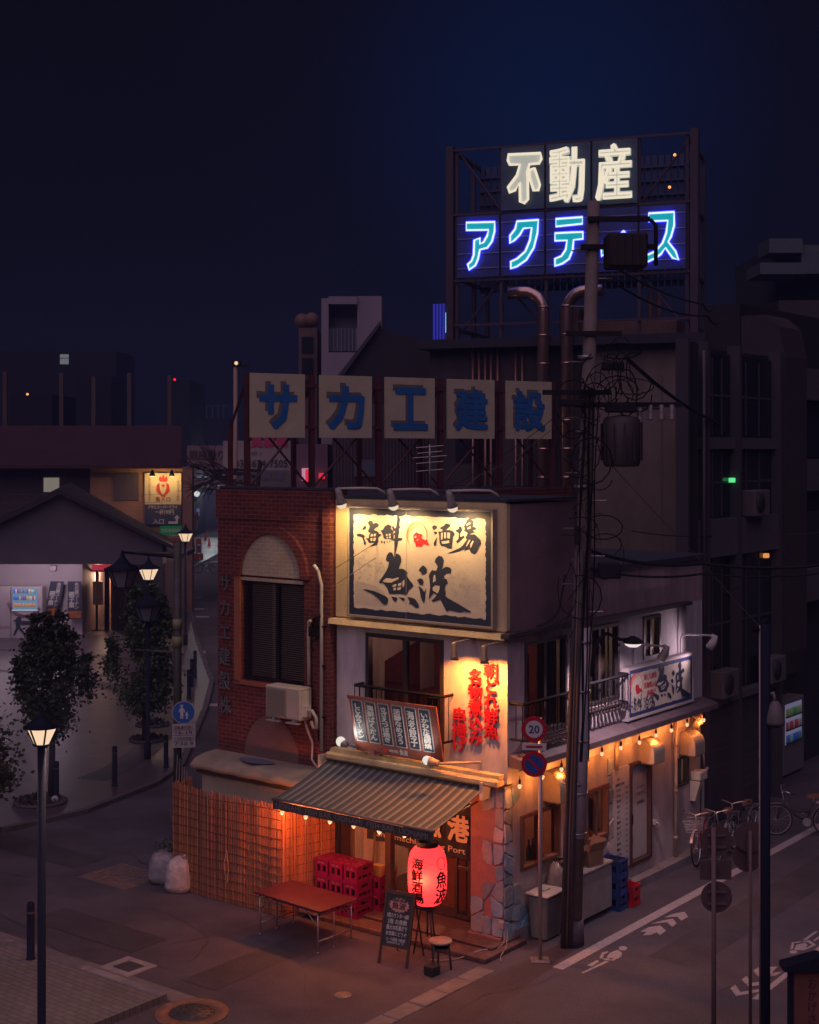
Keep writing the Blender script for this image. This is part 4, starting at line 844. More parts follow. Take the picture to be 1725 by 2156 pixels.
m = MB(); m.box(-3.82, -3.634, -.17, -.047, 2.75, 7.3); m.build('brick_return', BRK, b1)
MB().box(-6.3, -3.9, .02, .2, 0, 1.99).build('shopfront', mat('shutter_cream', (.30, .28, .22), .7, noise=.15, scale=3), b1)
m = MB(); m.box(-6.6, -3.63, -.045, .3, 6.74, 7.30); m.build('parapet', BRK, b1)
m = MB(); m.box(-6.57, -3.65, .31, 7.98, 7.1, 7.2); m.box(-6.62, -3.62, -.06, .32, 7.305, 7.34); m.build('roof', ROOFD, b1)
cx, cz = -5.155, 5.70
m = MB(); m.poly([(cx + .74 * math.cos(R(a)), -.06, cz + .78 * math.sin(R(a))) for a in range(0, 181, 9)], (0, -1, 0), .038); m.build('arch_panel', BRKT, b1)
m = MB(); A = [(cx + .93 * math.cos(R(a)), -.11, cz + .94 * math.sin(R(a))) for a in range(0, 181, 9)]; Bq = [(cx + .745 * math.cos(R(a)), -.11, cz + .785 * math.sin(R(a))) for a in range(0, 181, 9)]
for i in range(20):
    q = [A[i], A[i + 1], Bq[i + 1], Bq[i]]; k = [(x, -.022, z) for x, y, z in q]
    m.add(q + k, [(3, 2, 1, 0), (0, 1, 5, 4), (2, 3, 7, 6)])
m.build('arch_band', BRK, b1)
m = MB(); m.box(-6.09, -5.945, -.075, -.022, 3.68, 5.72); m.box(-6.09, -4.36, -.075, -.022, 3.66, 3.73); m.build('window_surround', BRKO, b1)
m = MB(); m.box(-5.93, -4.38, -.05, .2, 5.60, 5.66); m.build('lintel', BRKT, b1)
fo = sliding(b1, (-6.57, -.02, 0), (1, 0, 0), (0, -1, 0), .65, 2.18, 3.75, 5.6, ALU, 2, .05, .2, proud=-.1)
m = MB()
for i in range(46): m.quad((-5.9, .22, 3.8 + i * .04), (-4.4, .22, 3.8 + i * .04), (-4.4, .2, 3.83 + i * .04), (-5.9, .2, 3.83 + i * .04))
m.build('blind', mat('blind_slats', (.55, .5, .46), .6), b1)
MB().box(-6.28, -3.72, .6, .64, 2.2, 7.0).build('inner_wall', mat('office_inner', (.06, .05, .05), .9), b1)
m = MB(); m.poly([(-5.165 + .68 * math.cos(R(a)), -.05, 2.3 + .86 * math.sin(R(a))) for a in range(0, 181, 9)], (0, -1, 0), .028); m.build('low_arch_panel', brick_mat('pinkish_brick', (.17, .10, .088), (.145, .088, .078), (.16, .11, .1)), b1)
t = thing('raised_company_name', 'column of silver raised characters down the outer edge of the brick facade', 'lettering', (-6.35, -.02, 4.6), BF)
for i, ch in enumerate('サカエ建設株'):
    m = MB(); m.vtext(ch, (-6.34, -.02, 5.52 - i * .46), U_, Z_, .31, .34, .02, .05); m.build('character', mat('steel_letter', (.45, .46, .46), .25, metal=.9), t)
# air conditioner on brackets
t = thing('air_conditioner', 'cream outdoor air conditioner unit on brackets under the arched window', 'air conditioner', (-4.52, -.1, 3.2), BF)
ACW = mat('ac_cream', (.44, .40, .32), .5, noise=.08, scale=4)
m = MB(); m.bev(-4.94, -4.1, -.44, -.12, 3.23, 3.80, .02); m.build('casing', ACW, t)
m = MB(); m.box(-4.9, -4.42, -.452, -.441, 3.27, 3.76)
for i in range(15): m.box(-4.88, -4.44, -.462, -.452, 3.29 + i * .031, 3.3 + i * .031)
m.build('grille', mat('ac_grille', (.26, .24, .19), .5), t)
m = MB(); m.box(-4.11, -4.085, -.4, -.16, 3.3, 3.74); m.box(-4.085, -4.03, -.36, -.22, 3.3, 3.5); m.build('service_cover', mat('ac_white', (.56, .52, .46), .5), t)
m = MB()
for x in (-4.75, -4.28): m.box(x, x + .05, -.46, -.02, 3.19, 3.229); m.box(x - .12, x + .17, -.5, -.4, 3.17, 3.189)
m.build('bracket', mat('galvanised', (.42, .44, .46), .4, metal=.5), t)
m = MB(); m.tube([(-4.04, -.3, 3.4), (-3.92, -.32, 3.42), (-3.84, -.3, 3.3), (-3.86, -.26, 3.12), (-3.98, -.22, 3.1), (-4.05, -.2, 3.2)], .03, 8); m.tube([(-4.2, -.2, 3.2), (-4.16, -.16, 3.0), (-4.1, -.1, 2.8), (-4.12, -.1, 2.5), (-3.95, -.12, 2.36), (-3.72, -.14, 2.3)], .022, 8); m.build('hose', mat('hose_cream', (.46, .42, .36), .6), t)
MB().tube([(-4.2, -.08, 3.82), (-4.2, -.09, 4.3), (-4.215, -.08, 4.7), (-4.19, -.1, 4.95), (-4.14, -.12, 4.98)], [.035, .034, .036, .034, .03], 8).build('wrapped_conduit', mat('conduit_tape', (.42, .36, .27), .7, bump=.4, bscale=30), label='cream taped conduit rising from the air conditioner beside the arched window', cat='conduit', org=(-4.2, -.08, 3.82), fr=BF)
t = thing('service_mast', 'pale steel service mast with hooked top at the joint of brick and white walls', 'mast', (-3.77, -.24, 2.7), BF)
m = MB(); m.tube([(-3.77, -.24, 2.72), (-3.77, -.24, 5.0), (-3.77, -.24, 5.65), (-3.82, -.28, 5.9), (-3.86, -.34, 6.0)], .032, 8); m.build('pipe', mat('mast_steel', (.44, .42, .38), .5, metal=.2), t)
m = MB()
for z in (3.3, 4.2, 4.9): m.box(-3.82, -3.72, -.26, -.17, z, z + .03)
m.bev(-4.05, -3.82, -.28, -.03, 4.72, 4.9, .01); m.tube([(-3.98, -.24, 4.9), (-3.9, -.28, 5.05), (-3.77, -.28, 5.1)], .02, 6); m.tube([(-3.9, -.1, 4.75), (-4.0, -.26, 4.6), (-3.95, -.24, 4.45)], .012, 6)
for k in range(5): m.tube([(-3.98 + k * .04, -.26, 4.85), (-3.9 + k * .03, -.32, 4.97 + .02 * k), (-3.77, -.28, 5.02 + k * .03)], .01, 5)
m.build('clamp', IRONB, t)
m = MB()
for k, x in enumerate((-3.9, -3.86)): m.tube([(x, -.05, 2.75), (x, -.05, 4.4 - .3 * k)], .012, 6)
m.bev(-3.98, -3.82, -.12, -.03, 2.85, 3.05, .01); m.build('wall_cables', IRONB, label='two thin black cables and a small box low on the brick wall beside the mast', cat='cables', org=(-3.9, -.05, 2.75), fr=BF)
# faded fabric canopy under the brick facade
t = thing('fabric_canopy', 'faded beige fabric canopy along the foot of the brick facade', 'canopy', (-5.2, -.05, 2.3), BF)
CV = mat('canopy_cloth', (.25, .215, .165), .85, noise=.3, scale=1.3, streak=.4)
m = MB(); nx = 22; pr = [(-.03, 2.36), (-.35, 2.345), (-.6, 2.28), (-.7, 2.2), (-.69, 2.12), (-.62, 2.1)]; g_ = []
for i in range(nx + 1):
    x = -6.6 + 2.9 * i / nx
    for j, (y, z) in enumerate(pr): g_.append((x, y + (.02 * math.sin(i * 1.3 + j) if j > 1 else 0), z - (.035 * abs(math.sin(i * .8)) if 0 < j < 3 else 0)))
m.add(g_, [(i * 6 + j, i * 6 + j + 1, (i + 1) * 6 + j + 1, (i + 1) * 6 + j) for i in range(nx) for j in range(5)], True)
m.poly([(-6.6, y, z) for y, z in pr] + [(-6.6, -.03, 2.1)]); m.poly([(-3.7, y, z) for y, z in pr][::-1] + [(-3.7, -.03, 2.1)])
m.build('cloth', CV, t)
m = MB(); m.box(-6.55, -3.72, -.6, -.52, 2.03, 2.09); m.build('front_bar', DARKTRIM, t)
m = MB(); m.poly([(-5.3 + .42 * math.cos(a) * (1 + .1 * math.sin(3 * a)), -.3 + .17 * math.sin(a), 2.352) for a in [k * .42 for k in range(15)]]); m.build('patch', mat('canopy_patch', (.12, .13, .19), .8), t)
MB().box(-6.5, -3.72, -.5, -.44, 1.5, 1.985).build('fascia_board', mat('fascia_cream', (.34, .31, .24), .8, noise=.2, scale=2), label='cream board under the fabric canopy, just above the reed screen', cat='board', org=(-5, -.47, 1.5), fr=BF)
# reed screen
t = thing('reed_screen', 'tall brown reed screen tied round the outside of the brick ground floor', 'screen', (-5.2, -1.15, 0), BF)
REED = mat('reed', (.40, .155, .065), .8, noise=.5, scale=2.5, tint=(.20, .075, .05), streak=.12, island=.35)
path = [Vector((-6.72, -.55)), Vector((-6.62, -1.12)), Vector((-5.6, -1.17)), Vector((-4.6, -1.13)), Vector((-3.86, -1.16)), Vector((-3.5, -.1))]
def along(s_):
    for i in range(len(path) - 1):
        L = (path[i + 1] - path[i]).length
        if s_ <= L: return path[i].lerp(path[i + 1], s_ / L)
        s_ -= L
    return path[-1]
LT = sum((path[i + 1] - path[i]).length for i in range(len(path) - 1)); rr = random.Random(3); m = MB(); s_ = 0
while s_ < LT:
    p = along(s_); q = along(min(LT, s_ + .01)); k = rr.uniform(.006, .0105); hz = 1.88 + rr.uniform(-.05, .06); j = rr.uniform(-.008, .008)
    m.tube([(p.x, p.y + j, .01), (p.x + rr.uniform(-.02, .02), p.y + j + rr.uniform(-.012, .012), hz)], k, 4, smooth=False); s_ += k * 1.55
m.build('reeds', REED, t)
m = MB()
for i in range(12):
    z = .1 + i * .155; pts = []
    for a in range(0, 64):
        s2 = LT * a / 63; p = along(s2); pts.append((p.x + .0, p.y - .02, z + .018 * math.sin(s2 * 2.1 + i * .7)))
    m.tube(pts, .006, 4, smooth=False)
m.build('binding_cord', mat('cord', (.10, .05, .03), .9), t)
m = MB(); m.tube([(-5.15, -1.2, .95), (-5.2, -1.22, .7), (-5.17, -1.21, .45), (-5.12, -1.22, .38), (-5.1, -1.21, .6), (-5.15, -1.2, .95)], .008, 5)
for k in range(6): m.tube([(-3.6, -.36, 1.1 + .03 * k), (-3.62 - .04 * k, -.5, 1.0 + .07 * k)], .005, 4)
for k in range(7): m.tube([(-6.68, -.85, 1.2), (-6.75 + .02 * k, -1.0 - .03 * k, 1.0 + .07 * k)], .006, 4)
m.build('tie_cord', mat('pale_cord', (.40, .28, .18), .8), t)
m = MB()
for x in (-3.46, -3.4): m.tube([(x, -.2, .05), (x, -.2, 2.2)], .02, 6)
m.build('screen_posts', IRONB, t)
# poles leaning inside the doorway
for x, tp, lab in ((-3.05, -2.95, 'thin dark pole leaning on the plaster behind the crates'), (-2.86, -3.02, 'bamboo pole leaning behind the crates, slanting')):
    MB().tube([(x, .25, .12), (tp, .3, 1.95)], .016, 6).build('leaning_pole', mat('bamboo', (.22, .16, .09), .6), label=lab, cat='pole', org=(x, .25, .12), fr=BF)
# noren
t = thing('noren_curtain', 'dark blue shop curtain with white fishing-port lettering behind the lantern', 'shop curtain', (-2.0, .27, 2.05), BF)
NOR = mat('noren_cloth', (.035, .042, .055), .85, noise=.2)
m = MB()
for k in range(4):
    a, b = -3.15 + k * .575, -3.15 + k * .575 + .56; pr = None
    for i in range(9):
        x = a + (b - a) * i / 8; y = .27 + .02 * math.sin(i * 1.5 + k)
        if pr: m.quad((pr[0], pr[1], 1.17), (x, y + .02, 1.17), (x, y, 2.05), (pr[0], pr[1], 2.05))
        pr = (x, y)
m.build('cloth', NOR, t)
m = MB()
for k, ch in enumerate('下町漁港'): m.text(ch, (-2.87 + k * .575, .235, 1.68), U_, Z_, .42, .42, .045)
m.text('Shitamachi Fishing Port', (-1.95, .235, 1.3), U_, Z_, 1.9, .13, .015); m.build('lettering', mat('noren_white', (.60, .56, .50), .8), t)
# ================================================================== things in front of the restaurant
TT = mat('table_red', (.075, .016, .028), .4, noise=.3, scale=5, streak=.2); STEEL = mat('leg_steel', (.38, .33, .30), .35, metal=.6)
c0 = Vector((-2.86, -1.68, 0)); t = thing('folding_table', 'long folding table with a dark red top and thin steel legs', 'table', c0, BF, rz=R(-4))
m = MB(); m.bev(c0.x - .78, c0.x + .78, c0.y - .44, c0.y + .44, .68, .71, .008); m.build('tabletop', TT, t)
for sx in (-.68, .68):
    for sy in (-.38, -.02 if sx > 0 else -.0, .38):
        m = MB(); m.tube([(c0.x + sx, c0.y + sy, .68), (c0.x + sx, c0.y + sy, .0)], .014, 7); m.lathe((c0.x + sx, c0.y + sy, 0), [(.022, 0), (.022, .03), (.014, .035)], 8); m.build('leg', STEEL, t)
    m = MB(); m.tube([(c0.x + sx, c0.y - .38, .2), (c0.x + sx, c0.y + .38, .2)], .011, 6); m.tube([(c0.x + sx, c0.y - .38, .58), (c0.x + sx, c0.y + .38, .58)], .011, 6)
    k = -1 if sx > 0 else 1
    for sy in (-.38, .38): m.tube([(c0.x + sx, c0.y + sy, .42), (c0.x + sx + k * .3, c0.y + sy, .67)], .009, 6)
    m.build('brace', STEEL, t)
m = MB()
for i in range(6): m.tube([(c0.x - .6, c0.y - .3 + i * .12, .56), (c0.x + .6, c0.y - .3 + i * .12, .56)], .006, 5)
m.build('shelf_rack', STEEL, t)
# beer crates
CRR = mat('crate_red', (.20, .004, .07), .4, noise=.1, scale=4)
def crate(name, label, org, col, fr=BF, rz=0.0, sx=.30, sy=.42, sz=.29, grp='red beer crates', text=True, lid=True):
    t = thing(name, label, 'crate', org, fr, grp, rz); o = Vector(org); x0, x1, y0, y1, z0 = o.x - sx / 2, o.x + sx / 2, o.y - sy / 2, o.y + sy / 2, o.z
    w = MB(); th = .012
    hol = [(.05, .11, .09, .2), (.19, .25, .09, .2)] if sx < .4 else [(.06, .16, .09, .2), (.26, .36, .09, .2)]
    hol = [(a * sx / .30, b * sx / .30, c_ * sz / .29 + z0, d * sz / .29 + z0) for a, b, c_, d in [(.05, .125, .08, .19), (.175, .25, .08, .19)]]
    w.holed((x0, y0, 0), (1, 0, 0), (0, -1, 0), sx, z0, z0 + sz, hol, th); w.holed((x1, y1, 0), (-1, 0, 0), (0, 1, 0), sx, z0, z0 + sz, hol, th)
    hs = [(a * sy / .42, b * sy / .42, c_ * sz / .29 + z0, d * sz / .29 + z0) for a, b, c_, d in [(.05, .12, .07, .12), (.14, .28, .07, .12), (.30, .37, .07, .12), (.12, .30, .2, .25)]]
    w.holed((x1, y0, 0), (0, 1, 0), (1, 0, 0), sy, z0, z0 + sz, hs, th); w.holed((x0, y1, 0), (0, -1, 0), (-1, 0, 0), sy, z0, z0 + sz, hs, th)
    for a, b, c_, d in ((x0 - .008, x1 + .008, y0 - .008, y0 + .004), (x0 - .008, x1 + .008, y1 - .004, y1 + .008), (x0 - .008, x0 + .004, y0, y1), (x1 - .004, x1 + .008, y0, y1)):
        w.box(a, b, c_, d, z0 + sz - .03, z0 + sz + .003); w.box(a, b, c_, d, z0, z0 + .025)
    w.box(x0 + .012, x1 - .012, y0 + .012, y1 - .012, z0 + .005, z0 + .02)
    w.build('shell', col, t)
    m = MB()
    for i in range(3):
        for j in range(4):
            X, Y = x0 + sx * (i + .5) / 3, y0 + sy * (j + .5) / 4
            m.lathe((X, Y, z0 + .022), [(.032, 0), (.032, .14), (.013, .2), (.013, .25)], 7)
    m.build('bottles', mat('brown_glass', (.035, .015, .008), .15), t)
    if lid:
        m = MB(); m.box(x0 + .012, x1 - .012, y0 + .012, y1 - .012, z0 + sz - .012, z0 + sz - .001)
        for i in range(2):
            for j in range(3): m.lathe((x0 + sx * (i + .5) / 2, y0 + sy * (j + .5) / 3, z0 + sz - .001), [(.035, 0), (.03, .012), (.0001, .013)], 10)
        m.build('top', col, t)
    if text:
        m = MB(); m.text('麒麟麦酒' if False else 'ビール', (o.x, y0 - .0095, z0 + .235 * sz / .29), U_, Z_, .13, .035, .02); m.build('lettering', mat('crate_print', (.50, .30, .30), .6), t)
    return t
rows = ('bottom', 'middle', 'top'); cols_ = ('reed screen end', 'central', 'lantern end')
for i in range(3):
    for j in range(3):
        crate('beer_crate', f'red beer crate, {rows[j]} layer of the large stack, {cols_[i]} column', (-3.42 + i * .325 + .012 * (j - 1), -.44, .09 + j * .296), CRR, rz=R((0, 1.5, -1)[j]), lid=(j == 2))
for j in range(2): crate('beer_crate', ('lower' if j == 0 else 'upper') + ' red crate of the short stack beside the large crate stack, near the dark post', (-2.66, .06, .122 + j * .296), CRR, lid=False)
m = MB(); m.bev(-2.80, -2.6, -.02, .1, .66, .85, .006); m.build('carton', mat('yellow_carton', (.44, .28, .10), .8), label='small yellow carton standing in the upper crate of the short stack', cat='carton', org=(-2.7, .04, .66), fr=BF)
MB().ball((-2.54, .14, .76), .1, 12, .9).build('red_bundle', mat('red_bag', (.38, .02, .05), .5), label='round dark red bundle in the upper crate of the short stack', cat='bundle', org=(-2.54, .14, .7), fr=BF)
m = MB(); m.bev(-3.66, -3.3, -.96, -.72, .09, .5, .01); m.build('carton', mat('pale_carton', (.4, .24, .2), .8, noise=.2), label='pale pink carton on the step under the table end', cat='carton', org=(-3.5, -.8, .09), fr=BF)
t = thing('bar_stool', 'dark stool with a ribbed basket seat inside the entrance behind the dark post', 'stool', (-2.2, .62, .13), BF)
MB().lathe((-2.2, .62, .62), [(.15, 0), (.17, .05), (.15, .16), (.0001, .16)], 14).build('seat', WOODD, t)
for k in range(4):
    a = k * 1.57 + .7; MB().tube([(-2.2 + .12 * math.cos(a), .62 + .12 * math.sin(a), .62), (-2.2 + .17 * math.cos(a), .62 + .17 * math.sin(a), .13)], .014, 6).build('leg', WOODD, t)
# red paper lantern on its stand
LX, LY, LZ = -.80, -1.08, 1.28
t = thing('paper_lantern', 'large glowing red paper lantern with black brush characters on a stand', 'lantern', (LX, LY, 0), BF)
pm_ = bpy.data.materials.new('lantern_paper'); pm_.use_nodes = True; q = pm_.node_tree; q.nodes.clear()
o_ = q.nodes.new('ShaderNodeOutputMaterial'); tl = q.nodes.new('ShaderNodeBsdfTranslucent'); tl.inputs[0].default_value = (.85, .10, .12, 1)
df = q.nodes.new('ShaderNodeBsdfDiffuse'); df.inputs[0].default_value = (.55, .03, .05, 1); em = q.nodes.new('ShaderNodeEmission'); em.inputs[0].default_value = (1, .045, .065, 1); em.inputs[1].default_value = 1.0
a1 = q.nodes.new('ShaderNodeMixShader'); a1.inputs[0].default_value = .6; q.links.new(df.outputs[0], a1.inputs[1]); q.links.new(tl.outputs[0], a1.inputs[2])
a2 = q.nodes.new('ShaderNodeAddShader'); q.links.new(a1.outputs[0], a2.inputs[0]); q.links.new(em.outputs[0], a2.inputs[1]); q.links.new(a2.outputs[0], o_.inputs[0])
prof = []; NR = 34
def lr(v): return .31 * (1 - abs(2 * v - 1) ** 3.2) ** .42 * .86 + .045
for i in range(NR + 1):
    v = .035 + .93 * i / NR; prof.append((lr(v) + (.004 if i % 2 else -.003), -.49 + .98 * v))
m = MB(); m.lathe((LX, LY, LZ), prof, 40); m.f = m.f[:-2]; m.sm = m.sm[:-2]; m.build('paper_body', pm_, t)
m = MB(); m.lathe((LX, LY, LZ + .455), [(.17, 0), (.175, .03), (.17, .075), (.14, .075), (.14, .0)], 24); m.lathe((LX, LY, LZ - .5), [(.12, 0), (.15, .01), (.16, .05), (.13, .05), (.12, .0)], 24); m.build('rim', IRONB, t)
BLK = mat('lantern_ink', (.02, .005, .008), .7)
def finer(vs, fs):                                          # split a flat character so that it can be wrapped round
    bm = bmesh.new(); bv = [bm.verts.new((x, y, 0)) for x, y in vs]
    for f in fs:
        try: bm.faces.new([bv[i] for i in f])
        except ValueError: pass
    for _ in range(3):
        ed = [e_ for e_ in bm.edges if e_.calc_length() > .14]
        if not ed: break
        bmesh.ops.subdivide_edges(bm, edges=ed, cuts=1); bmesh.ops.triangulate(bm, faces=[f for f in bm.faces if len(f.verts) > 3])
    bm.verts.index_update(); out = [(v.co.x, v.co.y) for v in bm.verts], [tuple(v.index for v in f.verts) for f in bm.faces]; bm.free(); return out
def on_lantern(mb, body, phi0, wid, zt, zb):
    n = len(body); ch = (zt - zb) / n
    for i, c_ in enumerate(body):
        vs, fs = finer(*glyph(c_, 0.0)); pts = []
        for x, y in vs:
            z = zt - (i + .5) * ch + (y - .38) * ch * 1.05; r_ = lr((z + .49) / .98) + .009; a = phi0 + (x - .5) * wid / r_
            pts.append((LX + r_ * math.cos(a), LY + r_ * math.sin(a), LZ + z))
        for k in range(5):
            a = k * 1.5708; mb.add([(x - .006 * math.sin(camdir) * math.cos(a) * (k > 0) + .0006 * k * math.cos(camdir), y + .006 * math.cos(camdir) * math.cos(a) * (k > 0) + .0006 * k * math.sin(camdir), z + .006 * math.sin(a) * (k > 0)) for x, y, z in pts], fs)
camdir = math.atan2(*[(lambda p: (p[1] - LY, p[0] - LX))(BF.l(0, 0))][0])
m = MB(); on_lantern(m, '海鮮酒場', camdir - R(32), .22, .33, -.38); on_lantern(m, '魚波', camdir + R(46), .25, .12, -.40); m.build('brush_lettering', BLK, t)
m = MB(); pr = [(LX + (lr((.24 + .09 * math.sin(a) + .49) / .98) + .007) * math.cos(camdir + R(46) + .3 * math.cos(a)), LY + (lr((.24 + .09 * math.sin(a) + .49) / .98) + .007) * math.sin(camdir + R(46) + .3 * math.cos(a)), LZ + .24 + .09 * math.sin(a)) for a in [k * .35 for k in range(19)]]
m.tube(pr, .006, 5); m.build('ring_mark', BLK, t)
m = MB()
for k in range(3):
    a = R(90 + 120 * k); m.tube([(LX + .1 * math.cos(a), LY + .1 * math.sin(a), .8), (LX + .22 * math.cos(a), LY + .22 * math.sin(a), .02)], .015, 6)
m.lathe((LX, LY, .74), [(.13, 0), (.13, .05), (.0001, .05)], 16); m.tube([(LX, LY, .3), (LX, LY, .76)], .015, 6); m.build('stand', DARKTRIM, t)
MB().ball((LX + .06, LY - .12, LZ - .0), .035, 10).build('bulb', emat('lantern_bulb', (1, .7, .3), 6), t)
lamp('lantern_light', BF.w(LX + .06, LY - .2, LZ), 9, (1, .45, .13), t, .05)
# chalk menu A-board
t = thing('chalkboard_sign', 'leaning A-frame chalkboard with white chalk menu in front of the lantern', 'chalkboard', (-.95, -1.6, 0), BF)
f0 = Vector((-.95, -1.78, 0)); ua = Vector((.48, .09, 0)).normalized(); nb = Vector((ua.y, -ua.x, 0)); up = (Z_ * 1.0 - nb * .26).normalized(); nf = ua.cross(up) * 1.0
q = lambda u, v, d=0: f0 + ua * u + up * v + nf * d
def sl2(mb, u0, u1, v0, v1, d0, d1): mb.add([q(u, v, d) for d in (d1, d0) for u, v in ((u0, v0), (u1, v0), (u1, v1), (u0, v1))], [(0, 1, 2, 3), (7, 6, 5, 4), (0, 4, 5, 1), (1, 5, 6, 2), (2, 6, 7, 3), (3, 7, 4, 0)])
m = MB()
for a, b in ((-.26, -.225), (.225, .26)): sl2(m, a, b, 0, 1.12, -.02, .015)
sl2(m, -.224, .224, 1.06, 1.12, -.02, .014); sl2(m, -.224, .224, .27, .31, -.02, .014); m.build('frame', WOODD, t)
m = MB(); sl2(m, -.224, .224, .311, 1.059, -.012, .0); bo = m.build('board', mat('blackboard', (.03, .038, .036), .6, noise=.3), t)
CHK = mat('chalk', (.55, .53, .48), .9); m = MB()
for s_, v, wd, hh in (('1階カウンター8席', .745, .38, .07), ('2階 お座敷', .655, .34, .075), ('最大30名様まで', .565, .36, .075), ('お気軽にどうぞ', .475, .36, .065), ('コース飲放 大歓迎', .39, .34, .05), ('3000円より', .34, .3, .035)): m.text(s_, q(0, v, .004), ua, up, wd, hh, .02)
m.build('chalk_lettering', CHK, bo)
m = MB(); pts = []
for k in range(30):
    a = k / 30 * 2 * math.pi; r_ = 1 if k % 2 else .84; pts.append(q(.0 + .185 * r_ * math.cos(a), .905 + .115 * r_ * math.sin(a), .003))
m.poly(pts); m.build('chalk_picture', mat('pink_chalk', (.55, .25, .22), .9), bo)
m = MB(); m.text('海鮮酒場', q(0, .975, .006), ua, up, .26, .05, .02); m.text('魚波', q(0, .895, .006), ua, up, .24, .1, .03); m.build('chalk_name', mat('dark_chalk', (.05, .04, .03), .9), bo)
m = MB()
for u in (-.24, .24): m.tube([q(u, 1.08, -.02), f0 + ua * u * .95 - nb * .62 + Vector((0, 0, 0.0))], .014, 5)
m.tube([f0 + ua * -.2 - nb * .5 + Z_ * .25, f0 + ua * .2 - nb * .5 + Z_ * .25], .01, 5); m.build('rear_leg', WOODD, t)
# round stool with a small box under it
t = thing('round_stool', 'small round stool with a pale seat standing alone by the chalkboard', 'stool', (-.29, -1.42, 0), BF)
MB().lathe((-.29, -1.42, .41), [(.17, 0), (.185, .012), (.185, .03), (.17, .04), (.0001, .042)], 22).build('seat', mat('stool_seat', (.36, .25, .19), .55, noise=.3), t)
for k in range(3):
    a = R(20 + 120 * k); m = MB(); m.tube([(-.29 + .13 * math.cos(a), -1.42 + .13 * math.sin(a), .41), (-.29 + .17 * math.cos(a), -1.42 + .17 * math.sin(a), 0)], .016, 7); m.build('leg', DARKTRIM, t)
MB().lathe((-.29, -1.42, .33), [(.14, 0), (.14, .012), (.128, .012), (.128, 0)], 18).build('ring', DARKTRIM, t)
c = G(910, 2052, fr=BF); m = MB(); m.bev(c.x - .09, c.x + .09, c.y - .1, c.y + .1, 0, .15, .01); m.build('black_box', mat('black_plastic', (.02, .025, .022), .5), label='little black box on the asphalt at the foot of the round stool', cat='box', org=c, fr=BF)
m = MB(); m.tube([(-.05, -.02, .35), (.02, -.12, .12), (.06, -.3, .1), (-.1, -.6, .1), (-.3, -.95, .02), (-.45, -1.15, .015), (-.62, -1.25, .02)], .008, 5); m.tube([(.0, .0, .3), (.12, -.2, .1), (.2, -.5, .03), (.3, -.62, .02)], .006, 5)
m.bev(-.12, -.02, -.09, -.03, .3, .42, .01); m.build('extension_lead', mat('white_cable', (.40, .34, .30), .6), label='thin white lead running from the pillar foot over the step to the lantern', cat='lead', org=(0, -.1, .3), fr=BF)
# rubbish bags
def bag(name, label, c, rx, ry, h, seed, col):
    rn = random.Random(seed); m = MB(); nn, mm = 18, 12; vs = []
    for j in range(mm + 1):
        v = j / mm
        for i in range(nn):
            a = 2 * math.pi * i / nn; sq = 1 / max(abs(math.cos(a)), abs(math.sin(a))) ** .55; r_ = sq * (max(0.0, 1 - abs(2 * min(v, .995) - .92) ** 4.5 / 1.45)) ** .6 * (1.02 - .22 * v) + .07 * math.sin(i * 2.3 + j * 1.1 + seed) * v + rn.uniform(-.04, .04)
            vs.append((c.x + rx * r_ * math.cos(a), c.y + ry * r_ * math.sin(a), .01 + h * v + rn.uniform(-.012, .012)))
    fs = [(j * nn + i, j * nn + (i + 1) % nn, (j + 1) * nn + (i + 1) % nn, (j + 1) * nn + i) for j in range(mm) for i in range(nn)] + [tuple(mm * nn + i for i in range(nn))]
    m.add(vs, fs, True); m.tube([(c.x + rx * .3, c.y, h - .04), (c.x + rx * .4, c.y - .03, h + .03), (c.x + rx * .52, c.y - .05, h + .02)], [.05, .03, .05], 7); return m.build(name, col, label=label, cat='rubbish bag', org=c, group='rubbish bags by the reed screen')
BAGM = mat('bag_plastic', (.44, .40, .38), .35, noise=.3, scale=5, bump=.6, bscale=12)
bag('rubbish_bag', 'white rubbish bag against the reed screen, full and upright', G(377, 1876), .26, .24, .62, 1, BAGM)
bag('rubbish_bag', 'greyish rubbish bag slumped behind the white one, with leaves on it', G(346, 1858), .30, .26, .60, 2, mat('bag_grey', (.26, .25, .26), .35, noise=.3, scale=5, bump=.6, bscale=12))
c = G(352, 1858); m = MB(); rl = random.Random(8)
for k in range(80):
    p = Vector((c.x + .02 + rl.gauss(0, .1), c.y + rl.gauss(0, .1), .60 + abs(rl.gauss(0, .09)))); d = Vector((rl.uniform(-1, 1), rl.uniform(-1, 1), rl.uniform(-.2, 1))).normalized(); s1 = d.orthogonal().normalized() * .014
    m.quad(p, p + d * .05 + s1, p + d * .1, p + d * .05 - s1)
m.build('leafy_cuttings', mat('dark_leaf', (.03, .055, .025), .7), label='green leafy cuttings lying on top of the rubbish bags', cat='cuttings', org=c)
